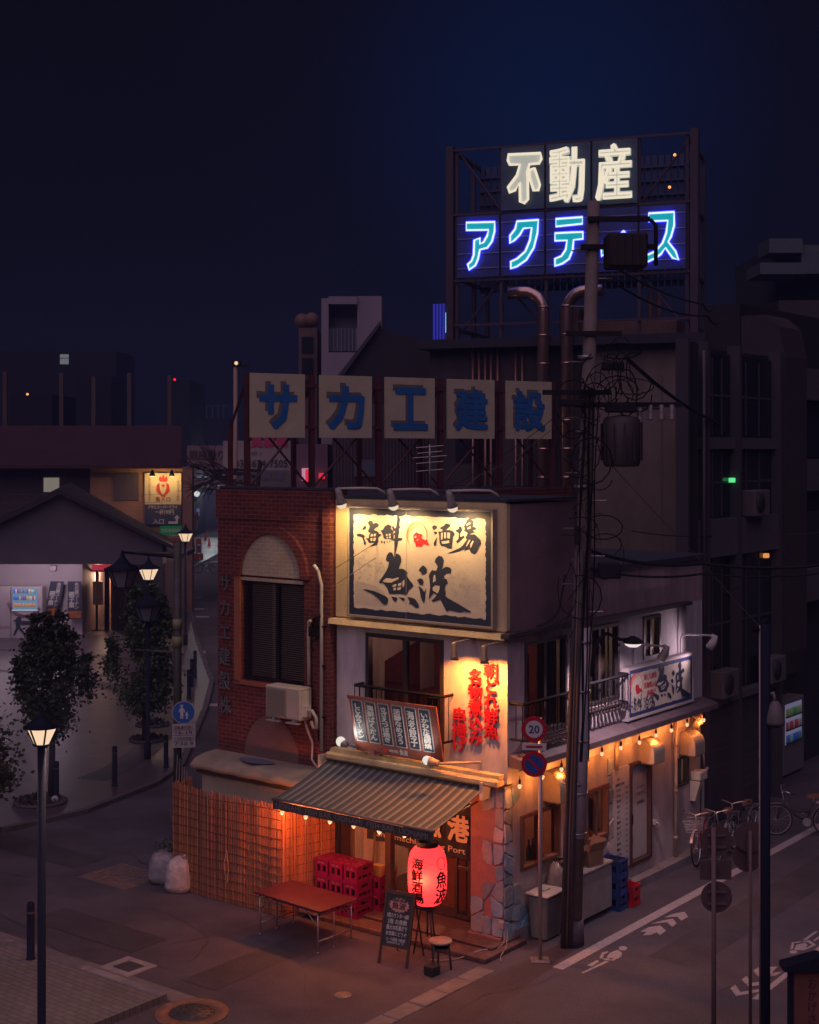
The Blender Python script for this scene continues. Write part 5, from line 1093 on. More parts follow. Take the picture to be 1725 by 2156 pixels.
# ================================================================== along the side wall
c = Vector((.22, .80, 0)); t = thing('dustbin', 'grey plastic dustbin with a pale lid against the side stones', 'dustbin', c, BF)
m = MB(); m.box(c.x + .19, c.x - .19, c.y + .27, c.y - .27, 0.01, .72, 0, 0); m.v = [Vector(((v.x - c.x) * (1.0 if v.z > .3 else .8) + c.x, (v.y - c.y) * (1.0 if v.z > .3 else .85) + c.y, v.z)) for v in m.v]; m.build('body', mat('bin_grey', (.20, .185, .16), .55, noise=.2, bump=.2), t, bevel=.03)
m = MB(); m.bev(c.x - .22, c.x + .22, c.y - .30, c.y + .30, .722, .77, .02); m.bev(c.x - .04, c.x + .04, c.y - .08, c.y + .08, .77, .80, .01); m.build('lid', mat('bin_lid', (.46, .40, .33), .5), t)
bg_ = bag('plastic_sack', 'translucent sack of rubbish wedged on the wall behind the dustbin, next to the utility pole', BF.w(.14, 1.28, 0), .2, .22, 1.1, 4, mat('sack_plastic', (.33, .28, .24), .3, noise=.3, bump=.6, bscale=12)); bg_['category'] = 'sack'
c = Vector((.23, 1.98, 0)); t = thing('chest_freezer', 'beige chest freezer behind the utility pole along the side wall', 'freezer', c, BF)
m = MB(); m.bev(.005, .45, 1.38, 2.6, .09, .84, .02); m.build('body', mat('freezer_beige', (.34, .30, .26), .5, noise=.25, scale=2.5), t)
m = MB(); m.bev(-.0, .47, 1.36, 2.62, .845, .90, .015); m.build('lid', mat('freezer_lid', (.27, .23, .20), .6, noise=.3), t)
m = MB()
for y in (1.5, 2.48): m.lathe((.36, y, 0), [(.04, 0), (.04, .09)], 8); m.lathe((.1, y, 0), [(.04, 0), (.04, .09)], 8)
m.build('foot', IRONB, t)
CBM = mat('cardboard', (.34, .19, .10), .85, noise=.2, scale=4)
def openbox(label, x, y, z, sx, sy, sz, rz, fl):
    t = thing('cardboard_box', label, 'box', (x, y, z), BF, 'cardboard boxes on the freezer', rz); m = MB(); th = .006
    for a, b, c_, d in ((-sx / 2, sx / 2, -sy / 2, -sy / 2 + th), (-sx / 2, sx / 2, sy / 2 - th, sy / 2), (-sx / 2, -sx / 2 + th, -sy / 2 + th, sy / 2 - th), (sx / 2 - th, sx / 2, -sy / 2 + th, sy / 2 - th)): m.box(x + a, x + b, y + c_, y + d, z, z + sz)
    m.box(x - sx / 2 + th, x + sx / 2 - th, y - sy / 2 + th, y + sy / 2 - th, z + .001, z + .007); m.build('body', CBM, t)
    f = MB()
    f.poly([(x - sx / 2, y - sy / 2, z + sz), (x + sx / 2, y - sy / 2, z + sz), (x + sx / 2 - .02, y - sy / 2 - fl, z + sz + fl * .6), (x - sx / 2 + .02, y - sy / 2 - fl, z + sz + fl * .6)], (0, .5, 1), .004)
    f.poly([(x + sx / 2, y - sy / 2, z + sz), (x + sx / 2, y + sy / 2, z + sz), (x + sx / 2 + fl * .5, y + sy / 2 - .02, z + sz + fl), (x + sx / 2 + fl * .5, y - sy / 2 + .02, z + sz + fl)], (-1, 0, .5), .004)
    f.poly([(x - sx / 2, y + sy / 2, z + sz), (x + sx / 2, y + sy / 2, z + sz), (x + sx / 2 - .02, y + sy / 2 + fl * .4, z + sz + fl), (x - sx / 2 + .02, y + sy / 2 + fl * .4, z + sz + fl)], (0, -1, .5), .004); f.build('flap', CBM, t)
openbox('opened cardboard box on the freezer, next to the utility pole', .2, 1.62, .902, .32, .34, .2, R(12), .15)
openbox('taller opened cardboard box at the far end of the freezer', .22, 2.2, .902, .34, .36, .24, R(-14), .17)
t = thing('metal_pot', 'small dented metal pot on the near edge of the freezer lid', 'pot', (.36, 1.52, .902), BF); MB().lathe((.37, 1.47, .902), [(.08, 0), (.1, .01), (.1, .1), (.105, .105), (.09, .1), (.085, .02), (.0001, .02)], 16).build('bowl', mat('pot_metal', (.4, .36, .33), .3, metal=.8), t)
BLUEC = mat('crate_blue', (.022, .06, .22), .45, noise=.15)
for j in range(3): crate('bottle_crate', f'blue plastic crate, {("bottom", "middle", "top")[j]} of the stack of three by the freezer', (.36, 2.79, .01 + j * .29), BLUEC, sx=.42, sy=.3, sz=.285, grp='blue crates by the freezer', text=False, lid=False)
crate('bottle_crate', 'single bright red crate on the road edge in front of the beer keg', (.44, 3.12, .01), mat('crate_bright_red', (.55, .01, .02), .4), sx=.40, sy=.28, sz=.36, grp='red crate by the keg', text=False, lid=False)
def keg(label, x, y, z):
    t = thing('beer_keg', label, 'keg', (x, y, z), BF, 'beer kegs'); KM = mat('keg_steel', (.42, .38, .36), .3, metal=.85, noise=.15)
    MB().lathe((x, y, z), [(.11, 0), (.125, .02), (.125, .05), (.14, .07), (.14, .16), (.147, .18), (.14, .2), (.14, .3), (.13, .33), (.06, .35), (.0001, .35)], 24).build('barrel', KM, t)
    MB().lathe((x, y, z + .33), [(.128, 0), (.13, .07), (.122, .075), (.12, 0)], 24).build('rim', KM, t); MB().lathe((x, y, z + .35), [(.03, 0), (.03, .04), (.0001, .045)], 10).build('valve', KM, t)
keg('steel beer keg standing on the raised edge above the red crate', .13, 3.34, .31); 
crate('bottle_crate', 'dark crate carrying the beer keg behind the red crate', (.15, 3.38, .01), mat('crate_dark', (.05, .03, .03), .5), sx=.3, sy=.3, sz=.296, grp='dark crate by the keg', text=False, lid=True)
# extractor hoods, meter box, pipes
HOOD = mat('hood_cream', (.36, .29, .21), .5, noise=.12, scale=3)
def hood(label, y, zt, w_, h_, dep=.30):
    t = thing('extractor_hood', label, 'extractor hood', (-.02, y, zt - h_), BF, 'extractor hoods under the eaves'); m = MB(); n = 9; pr = [(-.028, zt - h_ * .0)]
    pr += [(.0 + dep * math.sin(R(a)), zt - h_ * .55 * (1 - math.cos(R(a)))) for a in range(10, 91, 10)] + [(dep, zt - h_), (-.028, zt - h_)]
    a_ = [(x, y - w_ / 2, z) for x, z in pr]; b_ = [(x, y + w_ / 2, z) for x, z in pr]; k = len(pr)
    m.poly(a_); m.poly(b_[::-1]); m.add(a_ + b_, [(i, i + 1, i + 1 + k, i + k) for i in range(k - 1)], False); m.build('cowl', HOOD, t)
    MB().box(-.025, dep - .02, y - w_ / 2 - .02, y + w_ / 2 + .02, zt - h_ - .02, zt - h_).build('flange', mat('hood_dark', (.10, .07, .05), .6), t)
hood('large cream extractor hood beside the utility pole', 1.36, 2.64, .46, .5); hood('cream extractor hood above the sliding side door', 4.62, 2.64, .42, .42); hood('cream extractor hood at the far end of the side wall', 6.3, 2.52, .42, .44)
PIPE = mat('pipe_cream', (.46, .37, .28), .5)
m = MB(); m.tube([(.03, 5.8, .16), (.03, 5.8, 2.86)], .035, 8)
for z in (.5, 1.4, 2.3): m.lathe((.03, 5.8, z), [(.043, 0), (.043, .06)], 10)
m.build('drainpipe', PIPE, label='cream drainpipe running down the side wall before the bicycles', cat='drainpipe', org=(.03, 5.8, .16), fr=BF)
m = MB(); m.tube([(.03, 3.5, 2.24), (.03, 3.5, 2.86)], .035, 8); m.build('drainpipe', PIPE, label='short cream pipe under the eaves above the white side panel', cat='pipe', org=(.03, 3.5, 2.3), fr=BF)
t = thing('meter_box', 'cream meter box on the wall past the drainpipe', 'meter box', (.05, 6.68, 1.1), BF)
m = MB(); m.bev(-.02, .2, 6.5, 6.84, 1.5, 1.68, .02); m.add([(-.02, 6.5, 1.1), (.09, 6.5, 1.1), (.2, 6.5, 1.5), (-.02, 6.5, 1.5), (-.02, 6.62, 1.1), (.09, 6.62, 1.1), (.2, 6.62, 1.5), (-.02, 6.62, 1.5)], [(0, 1, 2, 3), (7, 6, 5, 4), (1, 5, 6, 2), (0, 4, 5, 1)]); m.build('casing', PLAST, t)
m = MB(); m.tube([(.04, 6.95, .16), (.04, 6.95, 1.62), (.1, 7.05, 1.66)], .035, 8); m.tube([(.06, 6.92, 2.0), (.06, 6.98, 1.66)], .02, 6); m.build('drainpipe', mat('pipe_grey', (.36, .33, .31), .5), label='grey drainpipe at the far corner of the side wall behind the bicycles', cat='drainpipe', org=(.04, 6.95, .16), fr=BF)
m = MB(); m.tube([(.05, 4.95, 1.0), (.08, 5.0, .98), (.07, 4.98, .85)], .02, 6); m.bev(.0, .06, 4.9, 4.98, .95, 1.05, .01); m.build('wall_tap', PLAST, label='small pale tap on the wall between side door and drainpipe', cat='tap', org=(.05, 4.95, 1.0), fr=BF)
m = MB()
for k in range(4): m.tube([(.02, 6.5 + .05 * k, 2.82), (.09 + .02 * k, 6.55 + .04 * k, 2.7), (.07, 6.45 + .05 * k, 2.55 - .02 * k)], .022, 7)
m.tube([(.1, 6.72, 2.6), (.1, 6.72, 2.84)], .05, 10); m.build('pipe_cluster', PIPE, label='bunch of bent cream pipes above the far extractor hood', cat='pipes', org=(.05, 6.6, 2.6), fr=BF)
# bicycles
CH = mat('chrome', (.62, .58, .56), .3, metal=.7); TY = mat('tyre', (.02, .02, .021), .8)
def bike(label, x, y, z, ang, col, lean=.07, basket=True):
    t = thing('bicycle', label, 'bicycle', (x, y, z), BF, 'bicycles by the far end of the side wall', ang); t.rotation_euler.x = lean
    o = Vector((x, y, z)); L = lambda u, v, w_=0: o + Vector((u, v, w_))                # u along, v across, w up
    def wheel(u):
        m = MB(); c = L(u, 0, .33)
        ring = [c + Vector((.32 * math.cos(a), 0, .32 * math.sin(a))) for a in [k * math.pi / 14 for k in range(29)]]; m.tube(ring, .018, 6, cap=False); wo_ = m.build('wheel', TY, t)
        m = MB(); ring = [c + Vector((.295 * math.cos(a), 0, .295 * math.sin(a))) for a in [k * math.pi / 14 for k in range(29)]]; m.tube(ring, .010, 5, cap=False)
        for k in range(16):
            a = k * math.pi / 8; m.tube([c + Vector((0, .02 * (-1) ** k, 0)), c + Vector((.295 * math.cos(a), 0, .295 * math.sin(a)))], .0022, 3, smooth=False)
        m.lathe(c - Vector((0, .04, 0)), [(.02, 0), (.02, .08)], 8, 'y'); m.build('rim', CH, wo_)
    wheel(0); wheel(1.08)
    fr_m = MB(); bb = L(.62, 0, .30); hd = L(.16, 0, .72); st = L(.74, 0, .70)
    fr_m.tube([hd, L(.4, 0, .42), bb], .018, 7); fr_m.tube([bb, st], .016, 7); fr_m.tube([L(.18, 0, .62), L(.45, 0, .5), L(.70, 0, .5)], .014, 6)
    for v in (-.05, .05): fr_m.tube([bb + Vector((0, v * .5, 0)), L(1.08, v, .33)], .010, 6); fr_m.tube([L(.74, v * .5, .62), L(1.08, v, .33)], .010, 6); fr_m.tube([L(.14, v, .68), L(0, v, .33)], .012, 6)
    fr_m.build('frame', col, t)
    m = MB(); m.tube([hd, L(.12, 0, .86), L(.1, 0, .95)], .013, 6); m.tube([L(.22, -.27, .98), L(.12, -.2, 1.0), L(.1, 0, .95), L(.12, .2, 1.0), L(.22, .27, .98)], .012, 6); m.build('handlebar', CH, t)
    m = MB()
    for s_ in (-1, 1): m.tube([L(.22, .27 * s_, .98), L(.33, .285 * s_, .97)], .017, 7)
    m.build('grip', TY, t)
    m = MB(); m.tube([st, L(.76, 0, .82)], .013, 6); m.build('seat_post', CH, t)
    m = MB(); m.poly([L(.62, -.03, .86), L(.80, -.09, .87), L(.9, -.08, .88), L(.92, 0, .88), L(.9, .08, .88), L(.80, .09, .87), L(.62, .03, .86), L(.6, 0, .86)], (0, 0, 1), .05); m.build('saddle', mat('saddle_brown', (.2, .085, .05), .5), t)
    m = MB(); 
    for u, r_, a0, a1 in ((0, .36, 20, 150), (1.08, .36, 10, 170)):
        pr = None
        for k in range(13):
            a = R(a0 + (a1 - a0) * k / 12); p = L(u + r_ * math.cos(a), 0, .33 + r_ * math.sin(a))
            if pr: m.add([pr + Vector((0, -.025, 0)), pr + Vector((0, .025, 0)), p + Vector((0, .025, 0)), p + Vector((0, -.025, 0))], [(0, 1, 2, 3)])
            pr = p
    m.build('mudguard', CH, t)
    m = MB()
    for u in (.92, 1.3): m.tube([L(u, -.07, .72), L(u, .07, .72)], .006, 5)
    for v in (-.07, 0, .07): m.tube([L(.8, v, .72), L(1.3, v, .72)], .006, 5)
    for v in (-.07, .07): m.tube([L(1.08, v, .33), L(1.22, v, .72)], .006, 5)
    m.build('rear_rack', CH, t)
    m = MB(); m.tube([L(.62, -.1, .3), L(.62, .1, .3)], .012, 6); m.lathe(L(.62, -.045, .3), [(.09, 0), (.09, .008), (.0001, .008)], 16, 'y'); m.box(*(lambda p: (p.x - .04, p.x + .04, p.y - .05, p.y + .05, p.z - .01, p.z + .01))(L(.66, -.14, .17))); m.box(*(lambda p: (p.x - .04, p.x + .04, p.y - .05, p.y + .05, p.z - .01, p.z + .01))(L(.58, .14, .43))); m.build('crank', CH, t)
    m = MB(); m.tube([L(1.0, -.06, .33), L(1.08, -.16, .02)], .008, 5); m.build('kickstand', CH, t)
    if basket:
        m = MB()
        for k in range(5):
            zz = .68 + k * .055; s_ = .1 + .012 * k; m.tube([L(-.06 - s_ * 1.2, -s_ - .02, zz), L(.1, -s_ - .02, zz), L(.1, s_ + .02, zz), L(-.06 - s_ * 1.2, s_ + .02, zz), L(-.06 - s_ * 1.2, -s_ - .02, zz)], .005, 4, smooth=False)
        for k in range(6):
            v = -.12 + .048 * k; m.tube([L(-.18, v * .85, .68), L(-.24, v * 1.15, .9)], .004, 4, smooth=False)
        for k in range(5):
            u = -.16 + .055 * k
            for s_ in (-1, 1): m.tube([L(u, .12 * s_, .68), L(u - .02, .165 * s_, .9)], .004, 4, smooth=False)
        m.build('basket', CH, t)
    return t
bike('silver bicycle with a wire front basket beside the drainpipe', .42, 5.92, .02, R(101), mat('bike_red', (.24, .03, .04), .4), -.06)
bike('dark bicycle with a brown saddle close behind the basket bicycle', .66, 6.35, .02, R(97), mat('bike_dark', (.05, .05, .06), .4), -.08, False)
bike('black bicycle beyond the wall corner, mostly hidden by the sign backs', .55, 7.25, .0, R(90), mat('bike_black', (.025, .025, .03), .4), -.08, False)
bike('bicycle with a thin pale wheel rim, behind the dark lamp post', .7, 9.0, .0, R(35), mat('bike_black', (.025, .025, .03), .4), .08, False)
# ================================================================== road signs
def disc(mb, c, r, N, th, n=32):
    N = Vector(N).normalized(); a = N.cross(Z_).normalized(); b = a.cross(N); c = Vector(c)
    p = [c + (a * math.cos(2 * math.pi * k / n) + b * math.sin(2 * math.pi * k / n)) * r for k in range(n)]
    mb.poly(p, N, th); 
    return mb
SRED = mat('traffic_red', (.34, .01, .025), .4); SWHT = mat('traffic_white', (.50, .46, .45), .45, noise=.08); SBLU = mat('traffic_blue', (.025, .06, .26), .45, noise=.3, scale=6)
t = thing('road_sign_post', 'thin steel post with a 20 speed limit disc and a no-parking disc at the corner', 'road sign', (2.05, 22.27, 0))
MB().tube([(2.05, 22.27, .02), (2.05, 22.27, 3.82)], .032, 10).build('pole', mat('post_steel', (.40, .36, .36), .4, metal=.4), t)
MB().bev(1.9, 2.2, 22.15, 22.4, 0, .03, .01).build('base', STONE, t)
Nf = Vector((-.12, -1, .0)).normalized(); ur = Vector((1, -.12, 0)).normalized(); cs = Vector((1.95, 22.22, 0))
for z, kind in ((3.65, 20), (3.1, 0)):
    c = cs + Z_ * z; m = MB(); disc(m, c, .2, Nf, .012); so_ = m.build('sign_disc', SRED, t)
    m = MB(); disc(m, c + Nf * .003, .135 if kind else .14, Nf, .001); m.build('sign_face', SWHT if kind else SBLU, so_)
    m = MB()
    if kind: m.text('20', c + Nf * .007, ur, Z_, .16, .12, .02); m.build('number', mat('sign_indigo', (.04, .04, .14), .5), so_)
    else:
        d_ = (ur * .7 - Z_ * .7); m.poly([c + Nf * .007 + d_ * .14 + (ur + Z_) * .014, c + Nf * .007 + d_ * .14 - (ur + Z_) * .014, c + Nf * .007 - d_ * .14 - (ur + Z_) * .014, c + Nf * .007 - d_ * .14 + (ur + Z_) * .014]); facing(m, Nf).build('slash', SRED, so_)
m = MB(); c = cs + Z_ * 3.375
m.poly([c - ur * .19 - Z_ * .055, c + ur * .19 - Z_ * .055, c + ur * .19 + Z_ * .055, c - ur * .19 + Z_ * .055], Nf, .01); pl = m.build('sub_plate', SWHT, t)
m = MB(); c = c + Nf * .004; m.poly([c - ur * .13 - Z_ * .018, c + ur * .13 - Z_ * .018, c + ur * .13 + Z_ * .018, c - ur * .13 + Z_ * .018]); facing(m, Nf).build('bar', SRED, pl)
# ================================================================== utility pole and wires
CONC = mat('pole_concrete', (.165, .13, .115), .85, noise=.25, scale=2, bump=.2)
def pax(z): return Vector((2.64 + .029 * z, 23.04, z))
t = thing('utility_pole', 'leaning concrete utility pole with cable clutter at the restaurant corner', 'utility pole', (2.64, 23.04, 0))
MB().tube([pax(0), pax(6), pax(12.05)], [.15, .125, .10], 20).build('shaft', CONC, t)
MB().tube([pax(.0), pax(.42)], [.195, .17], 20).build('foot_collar', mat('collar_dark', (.10, .08, .085), .7, noise=.3), t)
m = MB(); m.tube([pax(1.75) + Vector((.02, -.012, 0)), pax(5.15) + Vector((.02, -.012, 0))], [.153, .138], 20); m.build('poster_guard', mat('guard_grey', (.5, .46, .5), .6, noise=.15, scale=4, bump=.5, bscale=50), t)
m = MB()
for z in (1.8, 2.45, 3.3, 4.1, 4.9): m.tube([pax(z) + Vector((.02, -.012, 0)), pax(z + .035) + Vector((.02, -.012, 0))], [.163, .162], 20)
for z in (2.6, 6.2, 7.4, 8.3, 9.5): m.tube([pax(z) - Vector((.05, 0, 0)), pax(z + .05) - Vector((.05, 0, 0))], .19 if z < 4 else .14, 16)
m.build('strap', mat('strap_steel', (.3, .29, .3), .4, metal=.6), t)
for off, mt in ((-.17, DARKTRIM), (-.115, mat('conduit_tan', (.20, .13, .09), .6)), (-.055, DARKTRIM)):
    m = MB(); w_ = .042 if mt is DARKTRIM else .022
    m.tube([(2.64 + off, 22.84, .02), (2.69 + off, 22.85, 2.0), (2.77 + off * .9, 22.87, 4.6), (2.82 + off * .8, 22.88, 6.4)], w_, 8); m.build('conduit', mt, t)
m = MB(); rn = random.Random(21)
for k in range(14):
    z = 5.4 + k * .45; s_ = (-1) ** k; m.tube([pax(z) + Vector((.1 * s_, 0, 0)), pax(z) + Vector((.34 * s_, -.03, 0))], .012, 5)
m.build('step_bolt', STEEL, t)
LSTR = mat('pole_fitting', (.022, .02, .024), .85, spec=.1)
for z, l0, l1 in ((8.95, -.75, .35), (8.75, -.2, 1.5), (9.9, -.4, .5), (11.3, -.2, 1.0), (11.75, -.1, .9)):
    c = pax(z); m = MB(); m.box(c.x + l0, c.x + l1, 22.9, 22.97, z - .04, z + .04); m.build('crossarm', LSTR, t)
m = MB(); m.tube([pax(11.75) + Vector((.9, -.1, 0)), pax(11.7) + Vector((1.0, -.1, -.05)), pax(11.0) + Vector((1.02, -.1, 0))], .035, 6); m.build('pipe_bracket', LSTR, t)
m = MB(); c = pax(11.2); m.bev(c.x + .2, c.x + .85, 22.7, 23.2, 10.95, 11.5, .03)
for k in range(5): m.box(c.x + .24 + k * .12, c.x + .26 + k * .12, 22.66, 22.7, 11.0, 11.45)
m.build('transformer_box', mat('transformer_brown', (.02, .014, .017), .6, noise=.2), t)
m = MB(); c = pax(8.2); m.lathe((c.x + .55, 22.95, 7.75), [(.26, 0), (.3, .05), (.3, .75), (.26, .8), (.0001, .84)], 18)
for k in range(12):
    a = 2 * math.pi * k / 12; m.tube([(c.x + .55 + .33 * math.cos(a), 22.95 + .33 * math.sin(a), 7.85), (c.x + .55 + .33 * math.cos(a), 22.95 + .33 * math.sin(a), 8.45)], .012, 4)
m.build('transformer_drum', mat('drum_dark', (.05, .04, .042), .6, noise=.2), t)
m = MB()
for px_, py_ in ((1347, 878), (1393, 872), (1415, 872), (1370, 872)):
    c = P(px_, py_, 22.9); m.lathe(c, [(.05, -.1), (.055, -.06), (.03, -.05), (.06, .0), (.03, .02), (.06, .06), (.03, .08), (.045, .14), (.0001, .16)], 10)
m.build('insulator', mat('porcelain', (.20, .16, .16), .25), t)
m = MB()                                                    # loops and coils of slack cable
for k in range(30):
    z = rn.uniform(8.9, 9.75) if k < 18 else rn.uniform(5.6, 8.9); c = pax(z) + Vector((rn.uniform(.0, .85) if k < 18 else rn.uniform(-.35, .35), rn.uniform(-.35, -.12), 0)); a0 = rn.uniform(0, 6); rx, rz_ = rn.uniform(.12, .36), rn.uniform(.12, .45)
    m.tube([c + Vector((rx * math.cos(a0 + q_ * .5), .03 * math.sin(q_), rz_ * math.sin(a0 + q_ * .5) - .1)) for q_ in range(rn.randint(6, 12))], rn.uniform(.006, .013), 5)
for k in range(26):
    z = rn.uniform(5.2, 9.4); c = pax(z) + Vector((rn.uniform(-.22, .2), -.17, 0)); m.tube([c, c + Vector((rn.uniform(-.3, .1), rn.uniform(-.15, 0), rn.uniform(-.35, .1))), c + Vector((rn.uniform(-.4, .2), rn.uniform(-.15, .0), rn.uniform(-.6, .2)))], .007, 4)
for k in range(6):
    x = rn.uniform(-.14, .14); m.tube([pax(z_) + Vector((x + .02 * math.sin(z_ * 2 + k), -.16 - .004 * k, 0)) for z_ in [3 + i * .5 for i in range(13)]], .012, 5)
m.build('cable_coils', IRONB, t)
c = pax(8.85)
for q_ in ((c.x - .5, c.x - .1, 22.78, 22.92, 8.72, 8.84), (c.x + .25, c.x + .75, 22.75, 22.9, 8.62, 8.78), (c.x + .2, c.x + .55, 22.78, 22.92, 9.3, 9.44), (c.x - .24, c.x - .15, 22.8, 22.92, 6.5, 6.8), (c.x + .15, c.x + .5, 22.8, 23.0, 5.95, 6.2)):
    m = MB(); m.bev(*q_, .02); m.build('splice_box', LSTR, t)
# street lamp on the pole
sp_ = P(1333, 1354, 24.5); t = thing('pole_street_lamp', 'street lamp with a glowing pinkish lens on a curved arm from the utility pole', 'street lamp', (2.8, 23.0, 4.3))
a0 = pax(4.35) + Vector((.18, 0, 0))
m = MB(); m.tube([a0, a0 + Vector((.04, .02, .35)), a0 + Vector((.12, .1, .56)), a0 + Vector((.3, .3, .66)), sp_ + Vector((-.25, -.22, .09)), sp_ + Vector((0, 0, .07))], .028, 8); m.build('arm', LSTR, t)
h = MB(); h.lathe(sp_, [(.17, -.0), (.175, .03), (.12, .08), (.04, .12), (.0001, .12)], 20); h.build('lamp_head', LSTR, t)
h = MB(); h.lathe(sp_, [(.0001, -.075), (.08, -.065), (.13, -.035), (.155, -.002)], 20); h.build('lens', emat('street_lens', (.92, .74, .76), 1.0), t)
PINKW = (1.0, .70, .80)
lamp('street_light', sp_ - Vector((0, 0, .10)), 210, PINKW, t, .06, 160, .4, sp_ - Vector((0, 0, 3)))
# wires
WIRE = mat('wire', (.015, .015, .02), .6)
def wire(label, pts, r=.012, sg=.25, col=None):
    m = MB()
    for i in range(len(pts) - 1): m.tube(sag(pts[i], pts[i + 1], sg), r, 5)
    m.build('overhead_wire', col or WIRE, label=label, cat='wire', org=pts[0])
wire('thick cable drooping from the coils on the pole to the dark glass block', [P(1318, 752, 22.9), P(1500, 885, 30), P(1640, 960, 40)], .035, .1)
wire('upper of two heavy cables crossing level in front of the dark buildings', [P(1228, 1155, 23), P(1478, 1186, 25), P(1800, 1178, 27)], .03, .12)
wire('lower of two heavy cables crossing the dark buildings', [P(1230, 1195, 23), P(1478, 1208, 25), P(1800, 1196, 27)], .02, .1)
wire('thin line from the pole top passing beyond the neon sign frame', [P(1290, 560, 23), P(1480, 640, 32), P(1500, 650, 33)], .02, .1)
wire('thin line just below the neon katakana running away from the pole', [P(1300, 600, 23), P(1490, 665, 32), P(1520, 672, 33)], .02, .15)
wire('thin bright wire from the sign corner up to the rooftop antenna', [P(700, 1235, 24.3), P(1010, 1000, 24.5), P(1160, 905, 23)], .006, .08, mat('pale_wire', (.14, .13, .12), .5))
wire('second thin wire slanting across the main signboard towards the pole', [P(700, 1200, 24.3), P(960, 1020, 24.4), P(1180, 870, 23)], .006, .05)
wire('thin wire falling from the neon building corner down to the dark lamp post', [P(1220, 905, 24), P(1480, 1185, 27), P(1610, 1330, 28)], .007, .02, mat('pale_wire', (.14, .13, .12), .5))
wire('slack cable hanging along the ledge from pole to sign corner', [P(1210, 1290, 23), P(1085, 1340, 22.8)], .012, .06)
wire('black cable dropping from the pole along the mauve wall', [P(1190, 1210, 23.2), P(1175, 1290, 23.3), P(1130, 1318, 23.2)], .018, .05)
wire('thin service wire level across the dark glass block', [P(1330, 1118, 24), P(1560, 1120, 33), P(1800, 1112, 33)], .01, .1)
wire('thin slanting wire low across the dark glass block', [P(1480, 1260, 30), P(1800, 1150, 33)], .012, .05)
# ================================================================== neon block behind
NF = Frame(.676, 47.0, R(-19.7))
DC = mat('dark_concrete', (.06, .048, .05), .9, noise=.35, scale=.6, streak=.3)
BEIGEC = mat('lit_beige_concrete', (.17, .13, .105), .9, noise=.3, scale=.7, streak=.4)  # beige also holds the warm light falling on this half of the wall
t = thing('neon_office_block', 'dark concrete office block carrying the blue neon roof sign', 'office block', (4.3, 0, 0), NF)
ZT = 11.35; xr = FR(1465, 900, 0, NF)[0]; xm = FR(1246, 900, 0, NF)[0]; xl = FR(905, 900, 0, NF)[0]
m = MB(); m.box(xl, xm - .005, 0, 12, 0, ZT); m.build('wall', DC, t)
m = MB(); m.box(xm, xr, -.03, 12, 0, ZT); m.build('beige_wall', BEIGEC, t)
m = MB(); m.box(xl - .3, xr + 1.6, -.5, 12.2, ZT + .002, ZT + .3); m.build('roof_slab', mat('slab_black', (.03, .03, .04), .9), t)
m = MB(); a, za = FR(1300, 870, -.03, NF); b, zb = FR(1460, 1030, -.03, NF); m.box(a, FR(1392, 870, -.03, NF)[0], -.08, -.031, FR(1300, 860, 0, NF)[1], FR(1300, 852, 0, NF)[1])
m.box(xm + .1, xr - .5, -.06, -.031, FR(1300, 722, 0, NF)[1], FR(1300, 716, 0, NF)[1]); m.box(FR(1392, 900, 0, NF)[0], FR(1396, 900, 0, NF)[0], -.05, -.031, 2, 10.4); m.build('wall_trim', mat('trim_brown', (.13, .10, .085), .8), t)
m = MB()
for px_ in (1480, 1500): 
    x = FR(px_, 900, .4, NF)[0]; m.box(x - .08, x + .08, .3, .6, 0, ZT)
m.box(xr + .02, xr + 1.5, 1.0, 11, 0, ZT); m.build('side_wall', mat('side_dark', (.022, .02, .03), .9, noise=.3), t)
for y_ in (940, 1060):
    m = MB(); a, z = FR(960, y_, -.02, NF); m.box(a, a + 1.5, -.05, -.002, z - .5, z + .5); m.build('window', mat('dark_pane', (.02, .02, .028), .15), t)
DUCT = mat('duct_metal', (.46, .30, .22), .28, metal=.9, bump=.3, bscale=9)  # copper of the reflections is put into the silver ducts' base colour
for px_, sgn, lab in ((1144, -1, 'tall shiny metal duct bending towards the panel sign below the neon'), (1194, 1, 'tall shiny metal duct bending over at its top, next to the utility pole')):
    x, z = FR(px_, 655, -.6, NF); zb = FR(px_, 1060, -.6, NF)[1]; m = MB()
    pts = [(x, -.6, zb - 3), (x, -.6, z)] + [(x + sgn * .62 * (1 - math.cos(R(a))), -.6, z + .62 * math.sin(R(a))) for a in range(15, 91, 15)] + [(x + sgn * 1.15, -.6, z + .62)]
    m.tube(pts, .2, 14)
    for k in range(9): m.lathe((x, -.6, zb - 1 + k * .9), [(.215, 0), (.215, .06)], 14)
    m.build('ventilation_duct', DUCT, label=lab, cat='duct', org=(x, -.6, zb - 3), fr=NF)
COP = mat('small_pipe', (.30, .15, .11), .35, metal=.7)
m = MB()
for px_ in (996, 1009, 1022, 1034, 1048, 1086, 1100):
    x, z = FR(px_, 725, -.15, NF); m.tube([(x, -.15, 2), (x, -.15, z)], .045, 8)
m.build('wall_pipes', COP, label='row of thin copper pipes running up the dark neon block wall', cat='pipes', org=(2, -.15, 2), fr=NF)
